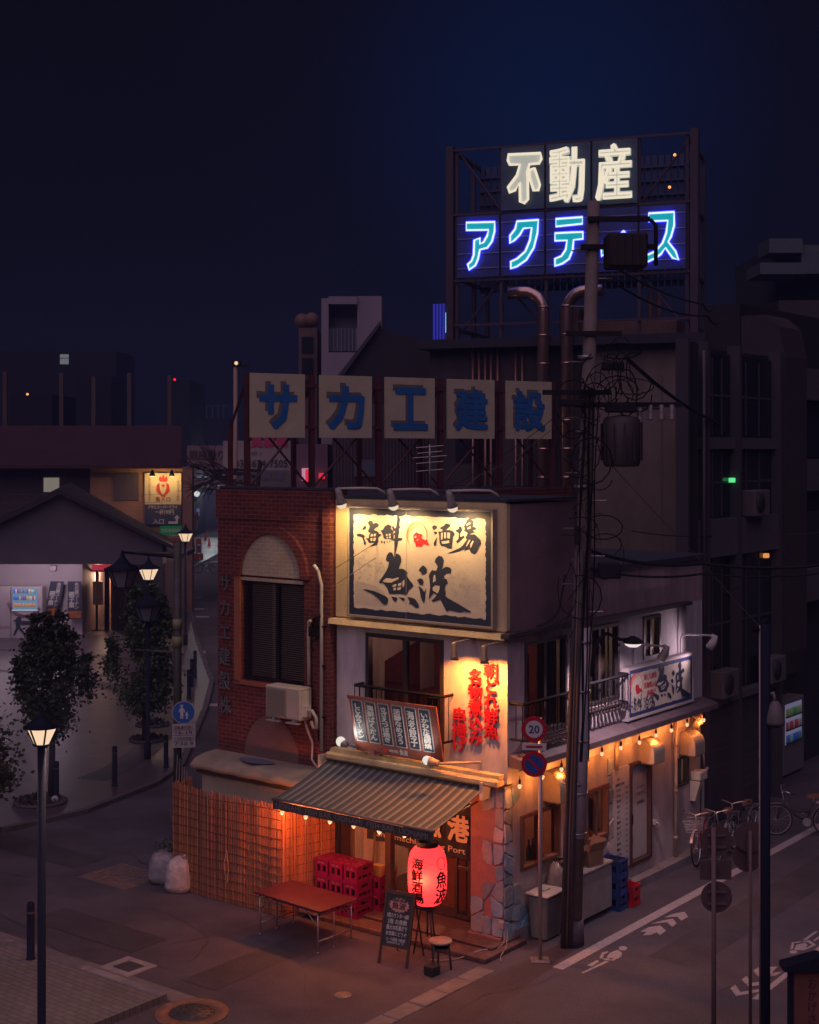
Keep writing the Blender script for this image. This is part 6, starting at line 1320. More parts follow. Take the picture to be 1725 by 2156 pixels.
# roof sign
KP = -.5; t = thing('neon_roof_sign', 'huge rooftop sign with white neon kanji over cyan and blue neon katakana', 'neon sign', (4.3, KP, ZT + .3), NF)
STL = mat('sign_steel', (.065, .042, .055), .7, noise=.2)
x0 = FR(960, 500, KP, NF)[0]; x1 = FR(1446, 500, KP, NF)[0]; tw = (x1 - x0) / 5
zt1, zb1 = FR(1200, 299, KP, NF)[1], FR(1200, 437, KP, NF)[1]; zt2, zb2 = FR(1200, 441, KP, NF)[1], FR(1200, 577, KP, NF)[1]
m = MB()
for i in range(6):
    x = x0 + tw * i; m.box(x - .05, x + .05, KP + .12, KP + .22, ZT + .3, zt1 + .05)
for i in (0, 5):
    x = x0 + tw * i; m.box(x - .14 + (.25 if i else -.2), x + .1 + (.25 if i else -.2), KP + .0, KP + .25, ZT + .3, zt1 + .15)
    for yy in (1.4, 3.0): m.box(x - .07, x + .07, yy, yy + .14, ZT + .3, zt1)
    for zz in (zt1 - .1, zb1, zb2, ZT + .6): m.box(x - .05, x + .05, KP + .23, 3.0, zz - .05, zz + .05)
for zz in (zt1 + .02, zb1 - .01, zb2 - .06, ZT + .75): m.box(x0 - .25, x1 + .3, KP + .06, KP + .115, zz - .04, zz + .04)
def strut(a, b, y=KP + .3): m.tube([(a[0], y, a[1]), (b[0], y, b[1])], .04, 5, smooth=False)
strut((x0, zt1), (x0 + tw, zb1)); strut((x0 + 4 * tw, zb1), (x1, zt1 - .2)); strut((x0, ZT + .4), (x0 + tw, zb2)); strut((x1, ZT + .4), (x1 - tw, zb2)); strut((x0 + 2 * tw, ZT + .4), (x0 + tw, zb2))
for i in range(4): strut((x0 + tw * (i + .1), zb2 - .1), (x0 + tw * (i + .9), zb1), 1.5); strut((x0 + tw * (i + 1), zb1), (x0 + tw * i, zt1), 2.9)
m.build('steel_frame', STL, t)
m = MB()
for k in range(34):
    x = x0 + (x1 - x0) * k / 34; m.box(x, x + (x1 - x0) / 34 * .72, 2.2, 2.24, zb2 - .2, zt1 - .05)
for k in range(9): z = zb2 + (zt1 - zb2) * k / 9; m.box(x0, x1, 2.1, 2.19, z, z + .07)
m.build('rear_screen', mat('rear_slats', (.03, .04, .10), .5), t)
PAN = mat('sign_panel', (.05, .06, .22), .35, noise=.15, scale=3)
PAN2 = mat('sign_panel_grey', (.06, .09, .14), .4, noise=.2, scale=3)
WTUBE = emat('white_neon', (1.0, .86, .66), .95); WFILL = mat('white_neon_face', (.4, .42, .4), .5, emit=(.66, .70, .58), es=.5)
BTUBE = emat('blue_neon', (.78, .90, .95), 1.3); CFILL = mat('cyan_face', (.01, .3, .36), .5, emit=(.004, .40, .47), es=.72)
GLOW = emat('violet_neon', (.05, .06, 1.0), 5.0)
def zl(zc, x): return zc
def nz(x, y): return (875.9 + .3906 * x, 256 + .3906 * y)
def nq(pts, d): return [(lambda r: Vector((r[0], d, r[1])))(FR(*nz(x, y), d, NF)) for x, y in pts]
NEON = {'不': [[(497, 178), (672, 170), (677, 200), (665, 225), (612, 230), (600, 275), (603, 300), (604, 420), (585, 440), (562, 432), (560, 330), (535, 370), (505, 382), (496, 355), (545, 290), (560, 232), (505, 232), (496, 210)], [(612, 260), (640, 252), (668, 340), (660, 370), (635, 372), (612, 300)]],
 'ア': [[(272, 545), (425, 541), (424, 590), (410, 645), (385, 680), (345, 690), (335, 740), (320, 775), (287, 798), (280, 770), (300, 752), (312, 720), (315, 640), (345, 628), (345, 660), (365, 650), (385, 615), (392, 583), (272, 585)]],
 'ク': [[(545, 538), (660, 530), (655, 600), (635, 680), (595, 745), (545, 780), (512, 792), (512, 755), (545, 740), (590, 700), (615, 640), (625, 572), (580, 575), (560, 610), (530, 640), (508, 655), (508, 615), (535, 580)]],
 'テ': [[(755, 525), (898, 515), (898, 550), (755, 565)], [(750, 602), (845, 597), (900, 595), (900, 632), (850, 637), (845, 690), (825, 740), (790, 765), (750, 778), (750, 740), (785, 725), (808, 690), (815, 640), (750, 642)]],
 'ィ': [[(1120, 590), (1145, 620), (1092, 670), (1092, 768), (1050, 770), (1050, 695), (1000, 725), (1000, 685), (1060, 650)]],
 'ス': [[(1255, 495), (1392, 487), (1392, 560), (1375, 620), (1360, 648), (1400, 700), (1415, 745), (1385, 735), (1345, 680), (1320, 715), (1290, 735), (1240, 760), (1235, 725), (1290, 700), (1330, 655), (1350, 600), (1358, 533), (1255, 537)]]}
def around(mb, polys, d, r):
    for p in polys: q = nq(p, d); mb.tube(q + [q[0], q[1]], r, 6, cap=False)
for i, ch in enumerate('不動産'):
    x = x0 + tw * (1 + i); m = MB(); m.box(x + .04, x + tw - .03, KP, KP + .05, zb1 + .03, zt1 - .03); p_ = m.build('kanji_panel', PAN2, t)
    c = (x + tw / 2, KP - .1, (zt1 + zb1) / 2 - .03); m = MB()
    if ch in NEON:
        for p in NEON[ch]: m.poly(nq(p, KP - .1), (0, -1, 0), .04)
        facing(m, (0, -1, 0))
    else: m.text(ch, c, U_, Z_, tw * .7, (zt1 - zb1) * .8, .0, .03, fat=.055)
    m.build('lit_face', WFILL, p_); m = MB()
    if ch in NEON: around(m, NEON[ch], KP - .15, .045)
    else: m.outline(ch, (c[0], KP - .17, c[2]), U_, Z_, tw * .73, (zt1 - zb1) * .83, .042, .0)
    m.build('neon_tube', WTUBE, p_)
for i, ch in enumerate('アクティス'):
    x = x0 + tw * i; m = MB(); m.box(x + .04, x + tw - .03, KP, KP + .05, zb2 + .03, zt2 - .03)
    p_ = m.build('katakana_panel', PAN, t)
    m = MB()
    for p in NEON[ch]: m.poly(nq(p, KP - .1), (0, -1, 0), .03)
    facing(m, (0, -1, 0)).build('lit_face', CFILL, p_)
    m = MB(); around(m, NEON[ch], KP - .14, .028); m.build('neon_tube', BTUBE, p_)
    m = MB(); around(m, NEON[ch], KP - .06, .05); m.build('violet_tube', GLOW, p_)
    m = MB()
    for k in range(4): m.box(x + .05, x + tw - .04, KP - .03, KP - .002, zb2 + .3 + k * .48, zb2 + .33 + k * .48)
    m.build('panel_rib', mat('rib_blue', (.2, .22, .35), .4), p_)
t2 = thing('blue_side_sign', 'small ribbed blue neon panel low at the outer foot of the roof frame', 'sign', (-.1, 0, ZT), NF)
a, za = FR(910, 640, -.4, NF); b, zb = FR(943, 720, -.4, NF); m = MB(); m.box(a, b, -.38, -.3, zb, za); m.build('panel', mat('blue_panel', (.05, .06, .4), .4, emit=(.02, .025, .32), es=.8), t2)
m = MB()
for k in range(5): m.box(a + (b - a) * k / 5, a + (b - a) * k / 5 + .03, -.41, -.381, zb, za)
m.build('rib', mat('blue_rib', (.03, .03, .2), .4), t2)
m = MB(); m.tube([(b - .03, -.44, zb + .3), (b - .03, -.44, za - .3)], .03, 6); m.build('neon_tube', emat('tube_blue', (.25, .6, 1), 2.5), t2)
m = MB(); MB_ = FR(1360, 660, .8, NF)
for px_ in (1370, 1388): x, z = FR(px_, 655, .6, NF); m.tube([(x, .6, ZT + .3), (x, .6, z + .6)], .09, 8)
x, z = FR(1300, 672, .4, NF); m.bev(x - 1.2, x + 1.9, .4, 1.6, ZT + .302, ZT + .8, .05); m.bev(x - 2.0, x - 1.3, .8, 2.0, ZT + .302, ZT + 1.3, .05); m.build('rooftop_units', mat('roof_units', (.15, .08, .06), .6, noise=.3), label='brown rooftop machines and pipes under the neon frame', cat='rooftop units', org=(x, .8, ZT + .3), fr=NF)
for px_, py_, lab in ((1421, 326, 'upper orange lamp glimmering inside the sign frame'), (1410, 394, 'lower orange lamp glimmering inside the sign frame')):
    x, z = FR(px_, py_, 1.5, NF); m = MB(); m.ball((x, 1.5, z), .05, 8); m.build('frame_lamp', emat('amber_dot', (1, .38, .1), 1.6), label=lab, cat='lamp', org=(x, 1.5, z), fr=NF)
# ================================================================== rooftop panel sign on the brick office
SF = Frame(-3.08, 27.5, math.atan2(3.66, 6.18))
t = thing('rooftop_panel_sign', 'row of five cream panels with blue construction-company characters on red steel legs', 'roof sign', (3.5, 0, 7.2), SF)
CP = mat('panel_cream', (.50, .44, .30), .7, noise=.12, scale=2); PB = mat('panel_blue', (.02, .13, .36), .6, noise=.15, scale=3); PS = mat('panel_shadow', (.14, .13, .12), .7)
zt, zb = FR(527, 785, 0, SF)[1], FR(527, 921, 0, SF)[1]
edges = [(527, 641), (673, 782), (811, 914), (942, 1040), (1066, 1160)]
for (a, b), ch in zip(edges, 'サカエ建設'):
    u0, u1 = FR(a, 850, 0, SF)[0], FR(b, 850, 0, SF)[0]; m = MB(); m.box(u0, u1, -.03, .03, zb, zt); p_ = m.build('panel', CP, t)
    if ch == 'エ': ch = '工'
    w_, h_ = (u1 - u0) * .66, (zt - zb) * .66; c = ((u0 + u1) / 2, -.032, (zt + zb) / 2)
    m = MB(); m.text(ch, (c[0] - .06, -.034, c[2] + .045), U_, Z_, w_, h_, .0, fat=.022); m.build('character_shadow', PS, p_)
    m = MB(); m.text(ch, (c[0], -.042, c[2] - .02), U_, Z_, w_, h_, .0, .004, fat=.024); m.build('character', PB, p_)
RS = mat('red_steel', (.09, .026, .03), .65, noise=.3, scale=3); m = MB()
px_ = [521, 657, 797, 928, 1053, 1163]; us = [FR(p, 900, .12, SF)[0] for p in px_]
for u in us: m.box(u - .05, u + .05, .08, .18, 7.2, zt); m.box(u - .04, u + .04, .9, .98, 7.2, zb + .2); m.tube([(u, .94, zb + .2), (u, .13, zt - .1)], .03, 4, smooth=False)
for i in range(5):
    a, b = us[i], us[i + 1]; m.box(a, b, .05, .079, zt - .25, zt - .18); m.box(a, b, .05, .079, zb + .18, zb + .25)
    m.tube([(a, .13, 7.25), (b - .3, .13, zb + .2)], .024, 4, smooth=False); m.tube([(b, .16, 7.25), (a + .3, .16, zb + .2)], .024, 4, smooth=False)
m.build('steel_legs', RS, t)
# television aerial
c = P(905, 1043, 25.2); t = thing('television_aerial', 'bare metal television aerial on the roof behind the main signboard lamps', 'aerial', (c.x, c.y, 7.22)); AL = mat('aerial_metal', (.36, .33, .31), .4, metal=.5)
m = MB(); m.tube([(c.x, c.y, 7.22), (c.x, c.y, 8.12)], .016, 6); m.build('mast', AL, t)
m = MB()
for z, l in ((8.08, .24), (7.98, .22), (7.9, .3), (7.8, .24), (7.66, .24)): m.tube([(c.x - l, c.y - .02, z - .02), (c.x + l, c.y + .02, z + .02)], .008, 5)
m.tube([(c.x, c.y - .25, 7.92), (c.x, c.y + .25, 7.88)], .01, 5); m.build('elements', AL, t)
# dark plant and ducts on the roof behind the white restaurant
m = MB()
for i in range(12): m.tube([BF.w(-3.2 + i * .28, 2.6, 5.96), BF.w(-3.2 + i * .28, 2.6, 6.9)], .02, 5)
m.tube([BF.w(-3.3, 2.6, 6.9), BF.w(.0, 2.6, 6.9)], .025, 5); m.tube([BF.w(-3.3, 2.6, 6.4), BF.w(.0, 2.6, 6.4)], .02, 5); m.build('roof_railing', IRONB, label='thin dark railing on the low roof behind the mauve wall', cat='railing', org=BF.w(-1.6, 2.6, 5.96))
# ================================================================== buildings behind, middle
def facade_box(t, name, px0, px1, pyt, pyb, Y, dep, m_, ang=0):
    a, b = P(px0, pyt, Y), P(px1, pyb, Y); mb = MB(); mb.box(a.x, b.x, Y, Y + dep, max(-.02, b.z), a.z); return mb.build(name, m_, t)
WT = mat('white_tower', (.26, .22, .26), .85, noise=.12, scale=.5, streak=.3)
t = thing('white_tower_house', 'pale concrete tower with a big glazed recess behind the rooftop panels', 'tower', (-3, 72, 0))
Y = 72; m = MB(); a, b = P(677, 628, Y), P(766, 790, Y)
m.box(a.x, P(692, 0, Y).x, Y, Y + 6, 0, a.z); m.box(P(752, 0, Y).x, b.x + .9, Y + .3, Y + 6, 0, P(0, 622, Y).z); m.box(P(692, 0, Y).x, P(752, 0, Y).x, Y, Y + 6, 0, P(0, 742, Y).z); m.box(P(692, 0, Y).x, P(752, 0, Y).x, Y, Y + 6, P(0, 640, Y).z, P(0, 624, Y).z)
m.box(P(692, 0, Y).x, P(752, 0, Y).x, Y + 1.5, Y + 6, P(0, 742, Y).z, P(0, 640, Y).z); m.build('wall', WT, t)
m = MB()
for k in range(8): x = P(694 + k * 8, 0, Y).x; m.box(x - .02, x + .02, Y + .3, Y + .36, P(0, 738, Y).z, P(0, 690, Y).z)
m.build('glazing_bars', mat('bar_grey', (.2, .2, .24), .6), t)
MB().box(P(693, 0, Y).x, P(750, 0, Y).x, Y + .4, Y + .45, P(0, 738, Y).z, P(0, 690, Y).z).build('window', mat('dim_pane', (.09, .10, .13), .3), t)
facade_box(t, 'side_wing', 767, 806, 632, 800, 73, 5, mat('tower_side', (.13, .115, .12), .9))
t = thing('brown_tower', 'narrow brown building with round roof tanks beside the pale tower', 'building', (-5, 76, 0)); facade_box(t, 'wall', 629, 668, 690, 1060, 76, 6, mat('tower_brown', (.13, .085, .075), .9, noise=.3, scale=.5))
for k, (x, y) in enumerate(((636, 676), (656, 674))): c = P(x, y, 77); MB().ball((c.x, c.y, c.z), .42, 12).build('roof_tank', mat('tank_brown', (.16, .09, .07), .7), t)
for k in range(3): c = P(648, 725 + k * 45, 75.98); MB().box(c.x - .3, c.x + .3, 75.9, 75.99, c.z - .45, c.z + .4).build('window', mat('dark_pane', (.02, .02, .028), .15), t)
t = thing('dark_gabled_house', 'black gabled house in the gap between pale tower and neon block', 'house', (0, 62, 0)); Y = 62
pp = [P(x, y, Y) for x, y in ((718, 1060), (718, 800), (800, 690), (905, 720), (905, 1060))]; m = MB(); m.poly([(p.x, Y, max(0, p.z)) for p in pp], (0, -1, 0), 9.0); m.build('wall', mat('house_black', (.03, .026, .03), .9, noise=.3), t)
m = MB(); a, b = P(716, 802, Y), P(801, 686, Y); m.poly([(a.x, Y - .3, a.z), (b.x, Y - .3, b.z), (b.x, Y - .3, b.z + .2), (a.x - .1, Y - .3, a.z + .2)], (0, -1, 0), 9); m.build('roof', mat('roof_grey', (.055, .05, .055), .8), t)
t = thing('corrugated_shed', 'purplish corrugated wall directly behind the red sign legs', 'shed', (0, 52, 0)); Y = 52; a, b = P(700, 800, Y), P(1010, 1075, Y); m = MB(); n = 90
pr = []
for i in range(n + 1): x = a.x + (b.x - a.x) * i / n; pr.append((x, Y + (.05 if i % 2 else 0)))
m.add([(x, y, 0) for x, y in pr] + [(x, y, a.z - .9) for x, y in pr], [(i, i + 1, i + 2 + n, i + 1 + n) for i in range(n)]); m.box(a.x, b.x, Y + .08, Y + 6, 0, a.z - .92); m.build('wall', mat('shed_purple', (.085, .06, .07), .7, noise=.3, scale=.8), t)
a, b = P(745, 968, Y), P(790, 1003, Y); MB().box(a.x, b.x, Y - .06, Y - .01, b.z, a.z).build('window', mat('dim_pane', (.09, .10, .13), .3), t)
for x0_, x1_ in ((640, 676), (690, 702)): a, b = P(x0_, 940, 51), P(x1_, 1060, 51)
t = thing('neon_shop', 'little shop with a pink-white sign glowing between the red sign legs', 'shop', (-4.5, 66, 0)); facade_box(t, 'wall', 615, 690, 935, 1060, 66, 5, mat('shop_mauve', (.16, .09, .12), .8))
a, b = P(636, 986, 65.9), P(662, 1012, 65.9); MB().box(a.x, b.x, 65.8, 65.95, b.z, a.z).build('lit_sign', emat('pink_sign', (1, .45, .6), .55), t)
a, b = P(644, 988, 65.9), P(652, 1014, 65.9); MB().box(a.x, b.x, 65.7, 65.78, b.z, a.z).build('red_sign', emat('red_sign', (1, .03, .08), .8), t)
a, b = P(672, 996, 65.9), P(684, 1008, 65.9); MB().box(a.x, b.x, 65.7, 65.95, b.z, a.z).build('red_sign', emat('red_sign', (1, .03, .08), .8), t)
# white building with painted telephone number
t = thing('billboard_building', 'pale building with red characters and a painted telephone number', 'building', (-7, 74, 0)); Y = 74; BB = mat('billboard_white', (.30, .245, .245), .85, noise=.15, scale=.6); facade_box(t, 'wall', 470, 612, 928, 1200, Y, 8, BB)
m = MB(); c = P(567, 931, Y - .06); m.text('員募集', (c.x, c.y, c.z), U_, Z_, 1.9, .5, .05); m.build('red_lettering', mat('bill_red', (.42, .03, .09), .6), t)
m = MB(); c = P(550, 976, Y - .06); m.text('03-3674-7505', (c.x, c.y, c.z), U_, Z_, 2.75, .38, .015); c = P(540, 955, Y - .06); m.text('№ 1', (c.x, c.y, c.z), U_, Z_, .5, .2, .0); m.build('number', INK, t)
a, b = P(475, 990, Y), P(610, 1060, Y); MB().box(a.x, b.x, Y - .03, Y - .002, b.z, a.z).build('lower_band', mat('band_grey', (.12, .11, .10), .7), t)
for k in range(4): a, b = P(500 + k * 26, 995, Y), P(520 + k * 26, 1010, Y); MB().box(a.x, b.x, Y - .06, Y - .031, b.z, a.z).build('window', mat('dim_pane', (.09, .10, .13), .3), t)
# shopping street gate, far left
AF = Frame(P(432, 0, 92).x, 92, R(8.2))
t = thing('street_gate', 'beige arch board over the far shopping street with brown characters', 'gate', (0, 0, 0), AF); za, zb = P(0, 938, 92).z, P(0, 990, 92).z
m = MB(); m.box(-1.15, 3.2, 0, .5, zb, za)
for x in (-1.1, 3.1): m.box(x - .15, x + .15, .05, .45, 0, zb - .01)
m.box(-1.1, 3.1, .1, .4, zb - .9, zb - .6); m.build('arch', mat('gate_beige', (.24, .17, .16), .8), t)
m = MB(); m.text('銀座通り', (.1, -.02, za - .62), U_, Z_, 2.2, .62, .04); m.build('lettering', mat('gate_brown', (.09, .05, .05), .7), t)
m = MB(); m.text('親切なまち', (.1, -.02, zb + .32), U_, Z_, 1.9, .3, .03); m.build('lower_lettering', mat('gate_brown', (.09, .05, .05), .7), t)
t = thing('shopping_arcade', 'dim arcade of shops receding under the far street gate', 'arcade', (0, 4, 0), AF); rs_ = random.Random(14)
m = MB(); m.box(-7, -1.35, 3, 62, 0, 6.6); m.box(2.6, 8, 3, 62, 0, 6.2); m.box(-1.35, 2.6, 62, 63, 0, 6.6); m.build('wall', mat('arcade_grey', (.15, .14, .15), .8, noise=.5, scale=1.2), t)
for k in range(22):
    s_ = -1 if k % 2 else 1; y = 4 + k * 1.7; z = rs_.uniform(2.0, 4.6); h_ = rs_.uniform(.5, 1.3); w_ = rs_.uniform(.4, .9); x = -1.35 if s_ < 0 else 2.6
    m = MB(); m.box(x, x - s_ * w_, y, y + .12, z, z + h_); c_ = rs_.choice([(.35, .35, .36), (.3, .3, .33), (.12, .14, .25), (.3, .24, .08), (.28, .06, .06), (.2, .2, .2)]); m.build('hanging_sign', mat('arcade_sign%s' % (c_,), c_, .6), t)
m = MB()
for k in range(8): m.box(-1.3, 2.55, 6 + k * 6, 6.2 + k * 6, 5.2, 5.5)
m.build('ceiling_beam', mat('arcade_beam', (.25, .25, .26), .6), t)
for x, y, z, s_ in ((-.55, 6, 5.05, .2), (.9, 1.5, 5.6, .13)): MB().ball((x, y, z), s_, 8).build('lamp', emat('arcade_lamp', (.8, .85, .82), .9), t)
lamp('arcade_light', AF.w(.3, 9, 4.6), 50, (.85, .9, 1), t, .4); lamp('arcade_light', AF.w(.5, 24, 4.8), 260, (.9, .95, 1), t, .4); lamp('arcade_light', AF.w(.6, 46, 4.8), 260, (.9, .95, 1), t, .4)
for x, y, lab in ((433, 1140, 'red traffic cone in the far street, behind the orange barrier'), (441, 1152, 'red traffic cone in the far street, closer to the brick office')):
    c = G(x, y); t = thing('traffic_cone', lab, 'cone', c, group='red traffic cones in the far street'); MB().lathe(c, [(.28, 0), (.28, .04), (.17, .05), (.05, .7), (.0001, .72)], 12).build('body', mat('cone_red', (.45, .05, .03), .6), t)
c = G(418, 1180); t = thing('orange_barrier', 'orange and white road barrier post at the near end of the far street', 'barrier', c); m = MB(); m.box(c.x - .32, c.x + .32, c.y, c.y + .3, 0, .5); m.box(c.x - .2, c.x + .2, c.y + .08, c.y + .2, 1.15, 1.6); m.box(c.x - .2, c.x - .12, c.y + .08, c.y + .2, .5, 1.15); m.box(c.x + .12, c.x + .2, c.y + .08, c.y + .2, .5, 1.15); m.build('body', mat('barrier_orange', (.5, .1, .03), .6), t); MB().box(c.x - .118, c.x + .118, c.y + .1, c.y + .16, .55, 1.1).build('panel', mat('barrier_blue', (.1, .12, .3), .6), t)
bb = bike('bicycle parked on the far street beside the orange barrier', *BF.l(G(417, 1206).x, G(417, 1206).y, 0), R(40), mat('bike_black', (.025, .025, .03), .4), .05, False); bb['group'] = 'bicycles in the far street'
# far street's left wall, its orange light put into the colour
t = thing('corner_house', 'narrow orange-edged house wall lining the far street', 'house', (-10.4, 70, 0)); Y = 70; a, b = P(385, 930, Y), P(405, 1300, Y); m = MB(); m.box(a.x, b.x, Y, Y + .6, 0, 7.2); m.build('wall', mat('orange_lit_house', (.27, .15, .10), .8, noise=.3, scale=1), t)
# ================================================================== station side, left
GF = mat('gable_siding', (.125, .11, .125), .8, noise=.12, scale=1)
t = thing('station_hall', 'grey gabled station hall with a pale lower wall and a lit doorway', 'station hall', (-14, 60, 0)); Y = 58
ap, re, le = P(128, 1040, Y), P(343, 1143, Y), P(-87, 1143, Y)
m = MB(); zlow = P(0, 1188, Y).z; m.poly([(le.x, Y, zlow), (le.x, Y, le.z), (ap.x, Y, ap.z), (re.x, Y, re.z), (re.x, Y, zlow)], (0, -1, 0), 1.0)
for k in range(9): z = zlow + .2 + k * .33; m.box(le.x, re.x, Y - .006, Y - .001, z, z + .012)
m.build('gable', GF, t)
m = MB(); sh_ = Vector((-2.6, 13, 0)); th = Vector((0, 0, .16))
for e_ in (re, le):
    s_ = 1 if e_ is re else -1; ov = Vector((.55 * s_, -.5, -.26)); a_, b_ = ap + Vector((0, -.5, .05)), e_ + ov; c_, d_ = b_ + sh_ * (.35 if s_ > 0 else 1), a_ + sh_
    q = [a_, b_, c_, d_]; q2 = [p + th for p in q]; m.add(q + q2, [(0, 1, 2, 3), (7, 6, 5, 4), (0, 4, 5, 1), (1, 5, 6, 2), (2, 6, 7, 3), (3, 7, 4, 0)])
m.build('roof', mat('station_roof', (.035, .03, .035), .8, noise=.2), t)
SW = mat('station_wall', (.44, .38, .42), .7, noise=.06, scale=1)
xe = P(174, 0, 61).x; m = MB(); m.box(-32, xe, 61, 61.3, 0, zlow + .3); m.box(xe - .3, xe, 61.31, 66, 0, zlow + .3)
for k in range(8): x = xe - .02 - k * 1.02; m.box(x - .008, x + .008, 60.995, 60.999, 0, zlow)
m.build('wall', SW, t)
m = MB(); m.box(P(175, 0, 63).x + .1, re.x + .4, 59.02, 64, zlow + .05, zlow + .25); m.box(P(255, 0, 66).x, P(345, 0, 66).x, 66, 66.3, 0, zlow + .1); m.build('porch', mat('porch_grey', (.12, .11, .115), .8), t)
MB().bev(P(105, 1205, 60.9).x, P(120, 1205, 60.9).x, 60.75, 60.99, P(0, 1202, 60.9).z, P(0, 1190, 60.9).z, .03).build('wall_unit', SW, t)
Y = 62.6; f = MB(); xa, xb = P(176, 0, Y).x, P(229, 0, Y).x; zt = P(0, 1204, Y).z
f.box(xa, xa + .1, Y, Y + .12, 0, zt); f.box(xb - .18, xb, Y, Y + .2, 0, zt); f.box((xa + xb) / 2 - .02, (xa + xb) / 2 + .06, Y + .01, Y + .1, 0, zt); f.box(xa, xb, Y, Y + .12, zt, zt + .12); f.box(xa + .1, xb - .18, Y + .02, Y + .08, 0, .12); d_ = f.build('door_frame', IRONB, t)
m = MB(); m.quad((xa, Y + .05, 0), (xb, Y + .05, 0), (xb, Y + .05, zt), (xa, Y + .05, zt)); m.build('pane', GLASS, d_)
m = MB(); m.box(xa - .2, xb + .2, 65.4, 65.6, 0, zt + .1); m.box(xb + .05, xb + .1, 62.8, 65.4, 0, zt + .1); m.build('lobby_wall', mat('lobby_tan', (.42, .25, .14), .7, noise=.4, scale=1.5), t)
c = P(182, 1225, 62.5); MB().box(c.x - .14, c.x + .14, 62.55, 62.58, P(0, 1250, 62.5).z, P(0, 1206, 62.5).z).build('yellow_poster', mat('poster_yellow', (.6, .36, .05), .6), t)
MB().box(c.x - .14, c.x + .14, 62.55, 62.58, P(0, 1258, 62.5).z, P(0, 1251, 62.5).z).build('red_poster', mat('poster_red', (.5, .04, .05), .6), t)
c = P(204, 1245, 62.5); m = MB(); m.box(c.x - .2, c.x + .25, 62.6, 62.62, P(0, 1274, 62.5).z, P(0, 1225, 62.5).z); m.build('white_poster', mat('poster_white', (.5, .46, .42), .6, noise=.2, scale=6), t)
MB().box(c.x - .02, c.x + .08, 62.57, 62.59, P(0, 1274, 62.5).z, P(0, 1202, 62.5).z).build('yellow_strip', mat('poster_yellow', (.6, .36, .05), .6), t)
MB().box(P(193, 0, 61.2).x, P(240, 0, 61.2).x, 61.2, 61.3, P(0, 1201, 61.2).z, P(0, 1189, 61.2).z).build('red_shop_sign', mat('shop_sign_red', (.5, .03, .06), .5, emit=(.6, .02, .06), es=.35), t)
m = MB(); m.box(P(246, 0, 66).x - .9, P(246, 0, 66).x - .4, 65.5, 65.6, .2, 2.3); m.build('red_banner', mat('banner_red', (.5, .03, .06), .6), t)
lamp('lobby_light', (xa + .6, 64.0, zt - .3), 150, (1, .62, .4), t, .15)
lamp('wall_washer', (P(110, 0, 59).x, 58.9, 3.15), 95, (1, .74, .86), t, .3)
lamp('wall_washer', (P(10, 0, 59).x, 58.9, 3.15), 55, (1, .74, .86), t, .3)
# vending machines
def vend(label, px0, px1, lit, lettering):
    Y = 60.2; a, b = P(px0, 1235, Y), P(px1, 1339, Y); t = thing('vending_machine', label, 'vending machine', (a.x, Y, 0)); m = MB(); m.bev(a.x, b.x, Y, Y + .75, 0.02, a.z, .03); m.build('cabinet', mat('vend_white', (.42, .37, .40), .5), t)
    if lit:
        z0_, z1_ = P(0, 1283, Y).z, P(0, 1239, Y).z; u0, u1 = P(27, 0, Y).x, P(79, 0, Y).x; m = MB(); m.box(u0, u1, Y - .02, Y - .001, z0_, z1_); w_ = m.build('display_window', emat('vend_glow', (.30, .52, .80), .42), t)
        rn = random.Random(2)
        cols = [(.05, .15, .7), (.6, .1, .1), (.75, .5, .1), (.1, .5, .5), (.7, .7, .7), (.3, .05, .4)]
        for r_ in range(3):
            for k in range(12):
                x = u0 + .05 + k * (u1 - u0 - .1) / 12; z = z0_ + .1 + r_ * (z1_ - z0_) / 3; c_ = (.8, .35, .06) if r_ == 0 else cols[rn.randrange(6)]
                MB().lathe((x + .03, Y - .045, z), [(.028, 0), (.028, .15), (.012, .17)], 7).build('drink', mat('drink' + str(c_), c_, .5, emit=c_, es=.22), t)
        MB().box(u0 - .02, u1 + .02, Y - .03, Y - .021, z0_ - .06, z0_ - .005).build('button_row', emat('vend_row', (.7, .85, .95), .5), t)
        m = MB(); c = P(36, 1321, Y - .03); m.poly([(P(x, y, Y - .03)) for x, y in ((28, 1337), (34, 1322), (33, 1308), (28, 1307), (33, 1304), (38, 1298), (44, 1298), (45, 1306), (42, 1318), (55, 1336), (51, 1337), (39, 1323), (32, 1337))]); m.poly([P(x, y, Y - .03) for x, y in ((44, 1307), (70, 1307), (70, 1315), (44, 1315))]); m.poly([P(x, y, Y - .03) for x, y in ((72, 1302), (76, 1294), (81, 1296), (83, 1312), (76, 1318))]); facing(m, (0, -1, 0)).build('silhouette_print', mat('print_navy', (.03, .045, .06), .6), t)
        m = MB()
        for k in range(3): m.tube([P(53, 1262, Y - .02) + Vector(((.66 + .05 * k) * math.cos(R(a_)), 0, (.66 + .05 * k) * math.sin(R(a_)))) for a_ in range(190, 340, 10)], .011, 4)
        m.build('ring_print', mat('print_maroon', (.2, .04, .08), .6), t)
    else:
        m = MB(); c = P(11, 1320, Y - .01); m.text('Lions', (c.x, Y - .004, c.z), U_, Z_, .42, .15, .0); m.build('lettering', mat('print_maroon', (.2, .04, .08), .6), t)
vend('white drinks vending machine with a bright display of bottles on the station wall', 23, 89, True, False)
vend('white vending machine beside the lit one, cut off by the photo edge', -38, 22, False, True)
